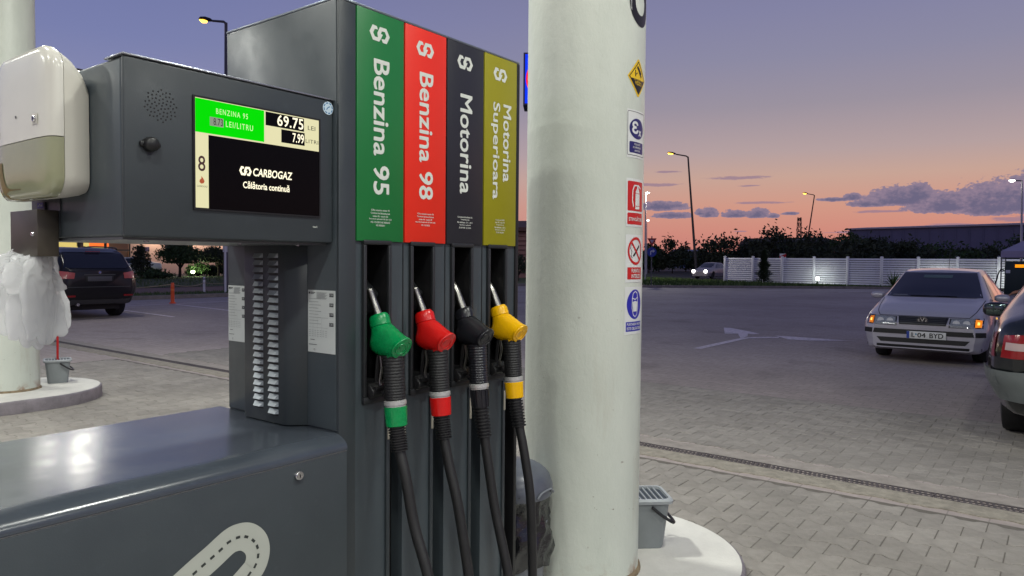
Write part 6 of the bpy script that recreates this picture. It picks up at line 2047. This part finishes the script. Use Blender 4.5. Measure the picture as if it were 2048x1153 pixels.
for z, w in ((19.6, 1.0), (17.4, 1.2), (15.0, 1.3), (11.5, 1.1)):
    for s in (-1, 1):
        MB().box(s * w - 0.16, s * w + 0.16, -0.2, 0.2, z - 0.7, z + 0.7).build('antenna', M_shed_d, ms, local=True)

# ---- street lamps
M_pole = mat('galvanised', (92, 92, 98), 0.5, 0.5, var=0.1, vscale=4)
M_pole_d = mat('pole_dark', (44, 42, 48), 0.6, 0.3)
M_sod = emis('sodium_lens', (255, 190, 60), 7.0)
M_ledw = emis('led_head', (255, 248, 236), 26.0)


def street_lamp(name, label, base, top, arm, pr, lens, pole_m, group, headlen=0.85):
    """top: (dx, dy, z) of the pole top; arm: vector to the head"""
    t = thing(name, label, 'street lamp', base, 0, group)
    T = Vector(top); A = Vector(arm)
    MB().tube([(0, 0, 0), T * 0.5, T], [pr, pr * 0.75, pr * 0.55], 12).build('pole', pole_m, t, local=True)
    MB().tube([T + Vector((0, 0, -0.05)), T + A * 0.15 + Vector((0, 0, 0.03)), T + A], [pr * 0.5, pr * 0.45, pr * 0.4], 10).build('arm', pole_m, t, local=True)
    d = A.normalized(); s = d.cross(Vector((0, 0, 1))).normalized(); u = s.cross(d)
    secs = []
    for f_, w, h in ((0.0, 0.05, 0.05), (0.15, 0.12, 0.10), (0.5, 0.19, 0.13), (0.85, 0.17, 0.10), (1.0, 0.06, 0.05)):
        c = T + A + d * headlen * f_
        secs.append([c + s * w * cos(2 * pi * k / 12) + u * h * sin(2 * pi * k / 12) * (1.0 if sin(2 * pi * k / 12) > 0 else 0.35) for k in range(12)])
    hd = MB().loft(secs).build('lamp_head', M_pole_d, t, local=True)
    secs = []
    for f_, w, h in ((0.38, 0.06, 0.02), (0.5, 0.15, 0.09), (0.75, 0.155, 0.11), (0.95, 0.06, 0.03)):
        c = T + A + d * headlen * f_ - u * 0.025
        secs.append([c + s * w * cos(2 * pi * k / 12) - u * h * (0.5 + 0.5 * sin(2 * pi * k / 12)) for k in range(12)])
    MB().loft(secs).build('lamp_lens', lens, hd, local=True)
    return t


def lift(px, py, dep):
    return at(px, dep, None, py)


G_ = 'street lamps'
b = at(1394, 66, 0); tp_ = lift(1376, 314, 66) - b; hd_ = lift(1352, 309, 65.2) - b - tp_
street_lamp('street_lamp', 'tallest street lamp with amber light beyond the grass verge', b, tp_, hd_, 0.13, M_sod, M_pole_d, G_, 1.0)
b = at(1605, 96, 0); tp_ = lift(1629, 391, 96) - b; hd_ = lift(1615, 388, 95) - b - tp_
street_lamp('street_lamp', 'leaning street lamp with amber light beside the radio mast', b, tp_, hd_, 0.12, M_sod, M_pole_d, G_, 1.0)
b = at(452, 31, 0); tp_ = lift(452, 46, 31) - b; hd_ = lift(424, 42, 31) - b - tp_
sl_ = street_lamp('street_lamp', 'street lamp with amber light rising behind the screen housing', b, tp_, hd_, 0.115, M_sod, M_pole, G_, 0.55)


def led_pole(label, px, py, dep, side, hl, pw=0.06, energy=0.0, heads=1, dpx=0):
    b = at(px, dep, 0); top = lift(px, py, dep) - b
    t = thing('lamp_pole', label, 'lamp', b, 0, 'white lamp poles around the yard')
    MB().tube([(0, 0, 0), top], [pw, pw * 0.75], 12).build('pole', mat('pole_white', (176, 172, 178), 0.5), t, local=True)
    for k in range(heads):
        sg = side if k == 0 else -side
        e0 = top + rgt * sg * (dpx / 1460 * dep if dpx else hl)
        MB().tube([top, e0], 0.03, 8).build('arm', M_pole_d, t, local=True)
        hp = MB().box(-0.16, 0.16, -0.13, 0.13, 0.02, 0.08)
        hp.v = [tuple(Vector(v) + e0) for v in hp.v]
        hd = hp.build('lamp_head', M_pole_d, t, local=True, bevel=0.01)
        lp_ = MB().lathe([(0.001, -0.07), (0.10, -0.05), (0.14, 0.0), (0.13, 0.018)], n=14)
        lp_.v = [tuple(Vector(v) + e0) for v in lp_.v]
        lp_.build('lamp_lens', M_ledw, hd, local=True)
        if energy:
            ld = bpy.data.lights.new('pole_light', 'POINT'); ld.energy = energy; ld.shadow_soft_size = 0.10; ld.color = (1.0, 0.97, 0.86)
            lo = bpy.data.objects.new('pole_light', ld); COL.objects.link(lo); lo.parent = t; lo.location = e0 + Vector((0, 0, -0.10))
    return t


led_pole('white lamp pole with bright light next to the give way sign', 1291, 386, 54, 1, 0.15, 0.06, energy=1900.0)
led_pole('farther white lamp pole with bright light behind the give way sign', 1293.5, 441, 86, 1, 0.15, 0.06)
led_pole('white lamp pole with bright light at the right edge above the tent', 2044, 362, 40, -1, 0.55, 0.06)
# twin lamp behind the towel dispenser: it shows only as the two streaks on the cabinet top
led_pole('twin white lamp pole hidden behind the towel dispenser', 104, 150, 15.9, -1, 0.2, 0.06, energy=42.0, heads=1, dpx=19)
b0 = at(160, 15.9, None, 148)
t = bpy.data.objects['lamp_pole.003']
bb = at(104, 15.9, 0)
e0 = b0 - bb
MB().tube([lift(104, 150, 15.9) - bb, e0], 0.03, 8).build('arm', M_pole_d, t, local=True)
hp = MB().box(-0.16, 0.16, -0.13, 0.13, 0.02, 0.08); hp.v = [tuple(Vector(v) + e0) for v in hp.v]
hd = hp.build('lamp_head', M_pole_d, t, local=True, bevel=0.01)
lp_ = MB().lathe([(0.001, -0.07), (0.14, -0.05), (0.18, 0.0), (0.17, 0.018)], n=14); lp_.v = [tuple(Vector(v) + e0) for v in lp_.v]
lp_.build('lamp_lens', M_ledw, hd, local=True)
ld = bpy.data.lights.new('pole_light', 'POINT'); ld.energy = 120.0; ld.shadow_soft_size = 0.15; ld.color = (1.0, 0.97, 0.86)
lo = bpy.data.objects.new('pole_light', ld); COL.objects.link(lo); lo.parent = t; lo.location = e0 + Vector((0, 0, -0.10))

# ---- traffic signs
ts = thing('traffic_sign', 'give way triangle above a round blue right-turn sign on one post', 'sign', at(1303, 45, 0.03))
MB().tube([(0, 0, 0), (0, 0, 3.0)], 0.035, 10).build('post', M_pole, ts, local=True)
back_v = -Vector((fwd.x, fwd.y, 0)).normalized()
def sign_xf(zc):
    return lambda u, v, h: tuple(rgt * u + back_v * (0.05 + h) + Vector((0, 0, zc + v)))
def flat(parent, name, m_, zc, h, pts, thick=0.012):
    n = len(pts)
    f0 = sign_xf(zc)
    return MB().prism(pts, lambda a, b_: f0(a, b_, h), lambda a, b_: f0(a, b_, h + thick)).build(name, m_, parent, local=True, smooth=0)
tri = lambda r_: [(-r_, r_ * 0.58), (0, -r_ * 1.12), (r_, r_ * 0.58)]
pl_ = flat(ts, 'give_way_plate', mat('sign_red', (170, 20, 30), 0.4), 2.70, 0.0, tri(0.29))
flat(pl_, 'give_way_centre', mat('sign_pale', (196, 170, 180), 0.4), 2.70, 0.013, tri(0.13), 0.004)
dsc = [(0.29 * cos(2 * pi * k / 32), 0.29 * sin(2 * pi * k / 32)) for k in range(32)]
pl_ = flat(ts, 'turn_plate', mat('sign_blue', (30, 60, 160), 0.4), 2.02, 0.0, dsc)
flat(pl_, 'turn_arrow', mat('sign_white', (206, 208, 214), 0.4), 2.02, 0.013, [(-0.10, -0.17), (-0.04, -0.17), (-0.04, 0.03), (0.06, 0.03), (0.06, -0.05), (0.19, 0.07), (0.06, 0.18), (0.06, 0.10), (-0.04, 0.10), (-0.10, 0.04)], 0.004)
ts2 = thing('traffic_sign', 'small red and white round sign just above the white fence', 'sign', at(1565, 64, 0.03))
MB().tube([(0, 0, 0), (0, 0, 2.15)], 0.035, 8).build('post', M_pole, ts2, local=True)
pl_ = flat(ts2, 'plate', MATS['sign_white'], 1.98, 0.0, [(-0.28, -0.28), (0.28, -0.28), (0.28, 0.28), (-0.28, 0.28)])
flat(pl_, 'stripe', MATS['sign_red'], 1.98, 0.013, [(-0.28, 0.05), (0.28, 0.28), (0.28, 0.02), (-0.28, -0.22)], 0.004)

# ---- supermarket pylon seen past the column
py_ = thing('pylon_sign', 'lit square blue pylon sign with yellow disc, half hidden by the column', 'sign', at(1110, 55, 0.0))
zc = 1.4 + (525 - 165) / 1460 * 55
MB().box(-0.25, 0.25, -0.25, 0.25, 0, zc - 1.9).build('mast', M_shed_d, py_, local=True)
HW = 1.93
def psf(u, v, h):
    return tuple(rgt * (u - 0.58) + back_v * (0.3 + h) + Vector((0, 0, zc + v)))
def pflat(name, m_, pts, h, th, parent):
    return MB().prism(pts, lambda a, b_: psf(a, b_, h), lambda a, b_: psf(a, b_, h + th)).build(name, m_, parent, local=True, smooth=0)
cs_ = pflat('case', mat('pylon_frame', (110, 96, 110), 0.5), [(-HW, -HW), (HW, -HW), (HW, HW), (-HW, HW)], -0.35, 0.35, py_)
f1 = pflat('sign_face', emis('sign_blue_lit', (20, 60, 250), 1.0), [(-HW + 0.12, -HW + 0.12), (HW - 0.12, -HW + 0.12), (HW - 0.12, HW - 0.12), (-HW + 0.12, HW - 0.12)], 0.002, 0.02, py_)
pflat('sign_ring', emis('sign_red_lit', (240, 30, 40), 1.2), [(1.74 * cos(2 * pi * k / 48), 1.74 * sin(2 * pi * k / 48)) for k in range(48)], 0.024, 0.01, f1)
pflat('sign_disc', emis('sign_yellow_lit', (255, 236, 20), 1.3), [(1.60 * cos(2 * pi * k / 48), 1.60 * sin(2 * pi * k / 48)) for k in range(48)], 0.036, 0.01, f1)
pflat('lower_bracket', M_dark, [(-HW + 0.1, -HW - 0.42), (HW - 0.1, -HW - 0.42), (HW, -HW - 0.01), (-HW, -HW - 0.01)], -0.3, 0.3, py_)

# ---- gas pump and tent at the far right
lp2 = thing('gas_pump', 'dark green gas pump with amber digits and hose at the right edge', 'fuel pump', at(2046, 34.5, 0.0), rz=YAW - rd(35))
M_gp = mat('gas_pump_green', (20, 44, 40), 0.5)
MB().box(-0.42, 0.42, -0.70, 0.70, 0.0, 1.62).build('cabinet', M_gp, lp2, 0.02, local=True)
MB().box(-0.52, 0.52, -0.85, 0.85, -0.02, 0.06).build('plinth', M_kerb, lp2, local=True)
MB().box(-0.425, -0.421, -0.40, 0.36, 1.30, 1.50).build('digit_panel', mat('panel_dark', (12, 12, 12), 0.3), lp2, local=True)
for k in range(2):
    MB().box(-0.431, -0.4255, -0.36, 0.30, 1.33 + 0.08 * k, 1.375 + 0.08 * k).build('digit_row', emis('amber_digits', (255, 150, 20), 2.0), lp2, local=True)
MB().box(-0.426, -0.4205, 0.48, 0.66, 1.05, 1.20).build('notice', M_paper, lp2, local=True)
MB().tube(smoothcurve([(-0.30, 0.70, 1.15), (-0.34, 0.84, 1.22), (-0.36, 0.95, 1.0), (-0.38, 1.05, 0.6), (-0.42, 1.25, 0.35), (-0.5, 1.5, 0.2)], 6), 0.03, 8).build('hose', M_rub, lp2, local=True)
tent = thing('gazebo_tent', 'pale gazebo tent roof behind the gas pump at the right edge', 'tent', at(2082, 38, 0))
M_tent = mat('tent_cloth', (168, 160, 178), 0.8, var=0.05, vscale=2)
hx, ze, zp = 1.65, 2.15, 3.15
ev_ = [(-hx, -hx, ze), (hx, -hx, ze), (hx, hx, ze), (-hx, hx, ze)]
MB().add(ev_ + [(0, 0, zp)], [(0, 1, 4), (1, 2, 4), (2, 3, 4), (3, 0, 4)]).build('roof_cloth', M_tent, tent, local=True, smooth=0)
MB().add(ev_ + [(x, y, ze - 0.32) for x, y, z in ev_], [(0, 4, 5, 1), (1, 5, 6, 2), (2, 6, 7, 3), (3, 7, 4, 0)]).build('valance', M_tent, tent, local=True, smooth=0)
for x, y, z in ev_:
    MB().tube([(x * 0.98, y * 0.98, 0), (x * 0.98, y * 0.98, ze)], 0.03, 8).build('leg', M_pole, tent, local=True)
MB().box(-hx - 0.012, -hx - 0.006, -0.6, -0.4, ze - 0.24, ze - 0.12).build('valance_mark', M_trim, tent, local=True)

# ---- far car with its lights on
fc, fv = far_car('road_car', 'small pale car with headlights on behind the left end of the fence', sedan_st, mat('pale_paint', (150, 146, 152), 0.35, 0.3), at(1424, 66, 0.02), YAW + pi - rd(42), [(1.36, 0.78), (1.36, -0.78), (-1.34, 0.78), (-1.34, -0.78)], 0.315)
for s in (1, -1):
    p = hit(fv, '+x', s * 0.58, 0.65)
    MB().lathe([(0.001, 0.16), (0.13, 0.10), (0.15, 0.02)], (p.x, p.y, p.z), 12, 'x').build('headlight_glow', emis('head_glow', (255, 252, 244), 9.0), fc, local=True)
# ================================================================== LEFT BACKGROUND: SHOP, LAWN, POSTS
YF = 60.0
shop = thing('shop_building', 'lit shop with glazed front and peach wall beyond the lawn', 'building', (26, 64, 0))
M_peach = mat('peach_wall', (226, 186, 164), 0.8, var=0.04, vscale=0.8)
M_frame = mat('window_frame', (52, 50, 50), 0.5)
XG0, XG1, XP1 = 6.0, 27.6, 42.0
HS = 4.6
MB().box(XG1, XP1, YF, YF + 0.4, 0, HS).build('side_wall', M_peach, shop)
MB().box(XG0, XP1, YF + 9, YF + 9.3, 0, HS).build('back_wall', M_peach, shop)
MB().box(XG0 - 0.3, XP1 + 0.3, YF - 1.2, YF + 9.5, HS, HS + 0.5).build('roof', M_shed_d, shop)
MB().box(XG0, XG1 - 0.01, YF - 0.05, YF + 0.3, 3.0, HS).build('fascia_board', mat('fascia_dark', (70, 58, 40), 0.6), shop)
M_inw = emis('shop_interior_glow', (236, 212, 120), 0.95)  # the wall itself glows in place of the shop's indoor lamps
MB().box(XG0, XG1 - 0.02, YF + 4.0, YF + 4.1, 0, 3.0).build('glowing_back_wall', M_inw, shop)
n = 11
wdt = (XG1 - XG0) / n
rs = random.Random(4)
M_pane = bpy.data.materials.new('shop_glass'); M_pane.use_nodes = True
nt = M_pane.node_tree; nt.nodes.clear()
a_ = nt.nodes.new('ShaderNodeBsdfTransparent'); g_ = nt.nodes.new('ShaderNodeBsdfGlossy'); g_.inputs['Roughness'].default_value = 0.05
mx_ = nt.nodes.new('ShaderNodeMixShader'); mx_.inputs[0].default_value = 0.10
nt.links.new(a_.outputs[0], mx_.inputs[1]); nt.links.new(g_.outputs[0], mx_.inputs[2])
o_ = nt.nodes.new('ShaderNodeOutputMaterial'); nt.links.new(mx_.outputs[0], o_.inputs[0])
goods = [emis('goods_orange_glow', (255, 120, 40), 1.2), emis('goods_yellow_glow', (255, 226, 110), 1.1), emis('goods_white_glow', (255, 246, 214), 1.3), mat('goods_dark', (40, 34, 28), 0.7), mat('goods_green', (70, 92, 50), 0.7), mat('goods_brown', (110, 78, 44), 0.7)]  # orange, yellow and white goods glow to stand in for indoor lighting
for k in range(n):
    x0 = XG0 + k * wdt; x1 = x0 + wdt - 0.02
    w = MB()
    w.box(x0, x0 + 0.10, YF, YF + 0.12, 0, 3.0).box(x1 - 0.04, x1, YF, YF + 0.12, 0, 3.0).box(x0 + 0.1, x1 - 0.04, YF, YF + 0.12, 0, 0.25).box(x0 + 0.1, x1 - 0.04, YF, YF + 0.12, 2.0, 2.1).box(x0 + 0.1, x1 - 0.04, YF, YF + 0.12, 2.92, 3.0)
    win_ = w.build('shop_window', M_frame, shop)
    MB().add([(x0 + 0.1, YF + 0.05, 0.25), (x1 - 0.04, YF + 0.05, 0.25), (x1 - 0.04, YF + 0.05, 2.92), (x0 + 0.1, YF + 0.05, 2.92)], [(0, 1, 2, 3)]).build('pane', M_pane, win_)
    for q in range(5):
        gx = x0 + 0.15 + rs.random() * (wdt - 0.7); gz = rs.choice((0.3, 0.9, 1.4, 1.9, 2.3)); gw = rs.uniform(0.25, 0.7); gh = rs.uniform(0.2, 0.5)
        gy = YF + rs.uniform(1.0, 3.5)
        MB().box(gx, gx + gw, gy, gy + 0.3, gz, gz + gh).build('display_goods', rs.choice(goods), win_)
    MB().box(x0 + 0.2, x1 - 0.3, YF + 2.0, YF + 2.5, 0, 0.9).build('shelf', goods[3], win_)
# lamps and signs on the peach wall
for (sx_, sz_, w_, h_, c) in ((28.6, 2.0, 0.55, 0.34, (70, 60, 90)), (28.5, 1.2, 0.36, 0.36, (150, 120, 100)), (30.5, 2.05, 0.2, 0.6, (60, 56, 70)), (34.3, 1.9, 0.7, 0.3, (160, 120, 120)), (37.0, 2.0, 0.5, 0.4, (70, 60, 90))):
    MB().box(sx_, sx_ + w_, YF - 0.03, YF - 0.002, sz_, sz_ + h_).build('wall_sign', mat('wall_sign_%d' % c[0] + str(c[2]), c, 0.6), shop)
for lx in (29.5, 33.0, 36.5, 40.0):
    lh_ = MB().box(lx - 0.2, lx + 0.2, YF - 0.5, YF - 0.02, 3.7, 3.85).build('wall_lamp', M_frame, shop)
    ld = bpy.data.lights.new('wall_light', 'POINT'); ld.energy = 150.0; ld.color = (1.0, 0.86, 0.70); ld.shadow_soft_size = 0.2
    lo = bpy.data.objects.new('wall_light', ld); COL.objects.link(lo); lo.parent = shop; lo.location = Vector((lx, YF - 1.0, 3.6)) - Vector((26, 64, 0))
    MB().box(lx - 0.16, lx + 0.16, YF - 0.46, YF - 0.1, 3.66, 3.698).build('wall_lamp_lens', emis('wall_lens', (255, 230, 190), 4.0), lh_)

# parked cars in front of the shop
far_car('parked_saloon', 'dark blue saloon parked before the lit shop beside the round tree', sedan_st, mat('navy_paint', (24, 26, 44), 0.3, 0.3, coat=0.5), (22.6, 55.2, 0.04), rd(-8), [(1.36, 0.78), (1.36, -0.78), (-1.34, 0.78), (-1.34, -0.78)], 0.315)
far_car('parked_saloon', 'white car parked behind the round tree before the peach wall', sedan_st, mat('white_paint', (186, 184, 182), 0.3, coat=0.5), (26.3, 57.6, 0.04), rd(172), [(1.36, 0.78), (1.36, -0.78), (-1.34, 0.78), (-1.34, -0.78)], 0.315)

# round trees, shrubs
GT = 'round trees on the lawn'
def tpos(px, Y):
    d = fwd + r2 * (px - 1024) / 1460
    return Vector((CAMP.x + d.x * (Y - CAMP.y) / d.y, Y, 0.07))


tree('umbrella_tree', 'round clipped umbrella tree on the lawn before the peach wall', tpos(360, 49), 1.42, 0.86, 0.80, 5200, 0.10, 401, M_leaf_m, GT, flat=0.55, clumps=46, tr=0.12)
tree('umbrella_tree', 'second round clipped tree, half hidden by the grey lamp post', tpos(437, 50), 1.25, 0.75, 0.85, 4200, 0.10, 402, M_leaf_d, GT, flat=0.5, clumps=40, tr=0.10)
tree('cypress_shrub', 'dark upright shrub beside the black SUV', tpos(283, 47), 0.55, 1.05, 0.1, 1800, 0.09, 403, M_leaf_d, clumps=24)
for k, (px, Y, r_, h_, lab, m_) in enumerate(((396, 52, 0.9, 0.55, 'low leafy shrub lit bright green from below between the round trees', M_leaf_m), (420, 53, 0.8, 0.45, 'low leafy shrub right of the lit bush', M_leaf_m), (318, 46, 1.1, 0.30, 'low spreading shrub in front of the parked saloon', M_leaf_m), (455, 52, 0.9, 0.6, 'dark leafy shrub right of the lamp post', M_leaf_d))):
    tree('garden_shrub', lab, tpos(px, Y), r_, h_, 0.05, 1300, 0.11, 410 + k, m_, 'shrubs on the lawn', clumps=22)
t = thing('lawn_spotlight', 'small bright garden light glowing in the shrub between the round trees', 'lamp', tpos(386, 50.6))
MB().lathe([(0.05, 0), (0.05, 0.2), (0.10, 0.24)], n=10).build('stem', M_trim, t, local=True)
MB().lathe([(0.10, 0.24), (0.15, 0.32), (0.13, 0.42), (0.001, 0.46)], n=12).build('lamp_head', emis('lawn_glow', (236, 255, 190), 12.0), t, local=True)
ld = bpy.data.lights.new('lawn_light', 'POINT'); ld.energy = 90.0; ld.color = (0.85, 1.0, 0.6); ld.shadow_soft_size = 0.12
lo = bpy.data.objects.new('lawn_light', ld); COL.objects.link(lo); lo.parent = t; lo.location = (0.3, 0.2, 0.75)

# posts and rope
M_or = mat('delineator_orange', (226, 84, 34), 0.5, var=0.08, vscale=8)
op = thing('orange_post', 'orange plastic delineator post at the parking line', 'post', (10.3, 20.45, 0.004))
MB().lathe([(0.10, 0), (0.105, 0.012), (0.09, 0.03), (0.062, 0.045), (0.056, 0.06), (0.052, 0.48), (0.056, 0.49), (0.056, 0.53), (0.050, 0.54), (0.048, 0.62), (0.040, 0.645), (0.001, 0.65)], n=20).build('post', M_or, op, local=True)
MB().lathe([(0.0545, 0.40), (0.0545, 0.46)], n=20).build('band', mat('delineator_band', (232, 120, 60), 0.4), op, local=True)
p2_ = at(408, 29.5, 0.05)
wp = thing('white_post', 'thin white post holding the rope on the grass strip', 'post', p2_)
MB().tube([(0, 0, 0), (0, 0, 0.62)], 0.045, 10).build('post', M_fence, wp, local=True)
MB().lathe([(0.048, 0.50), (0.048, 0.56)], n=12).build('band', M_shed, wp, local=True)
p3_ = at(450.5, 29.0, 0.05)
wp = thing('white_post', 'thin white post beside the grey lamp post', 'post', p3_)
MB().tube([(0, 0, 0), (0, 0, 1.9)], 0.04, 10).build('post', M_fence, wp, local=True)
MB().box(-0.09, 0.09, -0.02, 0.02, 1.62, 1.9).build('plate', M_plate, wp, local=True)
gp_ = at(440, 30.3, 0.05)
rope = thing('barrier_rope', 'sagging pale rope strung between the orange and white posts', 'rope', (10.3, 20.45, 0.6))
M_rope = mat('rope', (150, 138, 112), 0.9)


def sag(a, b, s):
    a, b = Vector(a), Vector(b)
    return [a.lerp(b, k / 10) - Vector((0, 0, s * 4 * (k / 10) * (1 - k / 10))) for k in range(11)]


pa = Vector((10.3, 20.45, 0.60))
MB().tube(sag((7.9, 21.2, 0.50), pa, 0.06), 0.013, 6).build('rope_span', M_rope, rope)
MB().tube(sag(pa, p2_ + Vector((0, 0, 0.38)), 0.10), 0.013, 6).build('rope_span', M_rope, rope)
MB().tube(sag(p2_ + Vector((0, 0, 0.38)), p3_ + Vector((0, 0, 0.40)), 0.04), 0.013, 6).build('rope_span', M_rope, rope)

# ================================================================== PERSON at the right edge, bending by the gas pump
def person(label, loc, rz):
    joints = {'pelvis': (0, 0, 0.92), 'spine': (0.01, 0, 1.12), 'chest': (0.02, 0, 1.32), 'neck': (0.03, 0, 1.48), 'head': (0.05, 0, 1.58), 'crown': (0.05, 0, 1.69),
              'shL': (0.01, 0.19, 1.40), 'elL': (0.02, 0.31, 1.14), 'wrL': (0.22, 0.30, 1.02), 'haL': (0.30, 0.28, 1.00), 'shR': (0.01, -0.19, 1.40), 'elR': (0.02, -0.29, 1.13), 'wrR': (0.22, -0.24, 1.02), 'haR': (0.30, -0.22, 1.00),
              'hipL': (0, 0.10, 0.88), 'knL': (0.05, 0.12, 0.50), 'anL': (-0.02, 0.12, 0.09), 'toL': (0.16, 0.14, 0.045), 'hipR': (0, -0.10, 0.88), 'knR': (0.02, -0.12, 0.50), 'anR': (-0.06, -0.12, 0.09), 'toR': (0.12, -0.14, 0.045)}
    rad = {'pelvis': 0.15, 'spine': 0.14, 'chest': 0.16, 'neck': 0.06, 'head': 0.10, 'crown': 0.075, 'shL': 0.075, 'elL': 0.05, 'wrL': 0.035, 'haL': 0.03, 'shR': 0.075, 'elR': 0.05, 'wrR': 0.035, 'haR': 0.03,
           'hipL': 0.10, 'knL': 0.065, 'anL': 0.045, 'toL': 0.04, 'hipR': 0.10, 'knR': 0.065, 'anR': 0.045, 'toR': 0.04}
    ed = [('pelvis', 'spine'), ('spine', 'chest'), ('chest', 'neck'), ('neck', 'head'), ('head', 'crown'), ('chest', 'shL'), ('shL', 'elL'), ('elL', 'wrL'), ('wrL', 'haL'), ('chest', 'shR'), ('shR', 'elR'), ('elR', 'wrR'), ('wrR', 'haR'),
          ('pelvis', 'hipL'), ('hipL', 'knL'), ('knL', 'anL'), ('anL', 'toL'), ('pelvis', 'hipR'), ('hipR', 'knR'), ('knR', 'anR'), ('anR', 'toR')]
    names = list(joints)
    me = bpy.data.meshes.new('body')
    me.from_pydata([joints[k] for k in names], [(names.index(a), names.index(b)) for a, b in ed], [])
    tmp = bpy.data.objects.new('tmp_person', me); COL.objects.link(tmp)
    md = tmp.modifiers.new('s', 'SKIN')
    if not me.skin_vertices:
        bpy.context.view_layer.objects.active = tmp
    for i, k in enumerate(names):
        me.skin_vertices[0].data[i].radius = (rad[k], rad[k])
        me.skin_vertices[0].data[i].use_root = (k == 'pelvis')
    tmp.modifiers.new('u', 'SUBSURF').levels = 2
    dg = bpy.context.evaluated_depsgraph_get()
    bm_ = bpy.data.meshes.new_from_object(tmp.evaluated_get(dg))
    bpy.data.objects.remove(tmp)
    for p in bm_.polygons: p.use_smooth = True
    cloth = mat('brown_jacket', (112, 66, 52), 0.85, var=0.1, vscale=8); jeans = mat('jeans', (44, 48, 66), 0.85); skin = mat('skin', (176, 124, 100), 0.55); hair = mat('hair', (38, 28, 24), 0.7)
    bm_.materials.clear()
    for m_ in (cloth, jeans, skin): bm_.materials.append(m_)
    for p in bm_.polygons:
        c = p.center
        p.material_index = 2 if c.z > 1.47 or (c.x > 0.22 and c.z > 0.9) else (1 if c.z < 0.90 else 0)
    t = thing('person', label, 'person', loc, rz)
    obj('body', bm_, None, t, local=True)
    hr = MB().lathe([(0.001, 0.115), (0.06, 0.10), (0.10, 0.05), (0.108, 0.0), (0.10, -0.05)], n=20)
    hr.v = [(v[0] + 0.035, v[1], v[2] + 1.65) for v in hr.v]
    hr.build('hair', hair, t, local=True, smooth=60)
    for s in (1, -1):
        for k in range(4):
            y0 = s * 0.25 + (k - 1.5) * 0.017
            MB().tube([(0.30, y0, 1.00), (0.36, y0, 0.985), (0.385, y0, 0.95 + 0.005 * k)], [0.009, 0.009, 0.007], 6).build('finger', skin, t, local=True)
        MB().tube([(0.28, s * 0.22, 1.01), (0.33, s * 0.20, 1.01), (0.36, s * 0.21, 0.995)], [0.010, 0.010, 0.008], 6).build('thumb', skin, t, local=True)
    return t


person('person in a brown jacket standing beside the silver saloon at the right edge', Vector((12.2, -1.30, 0.0)), rd(90))
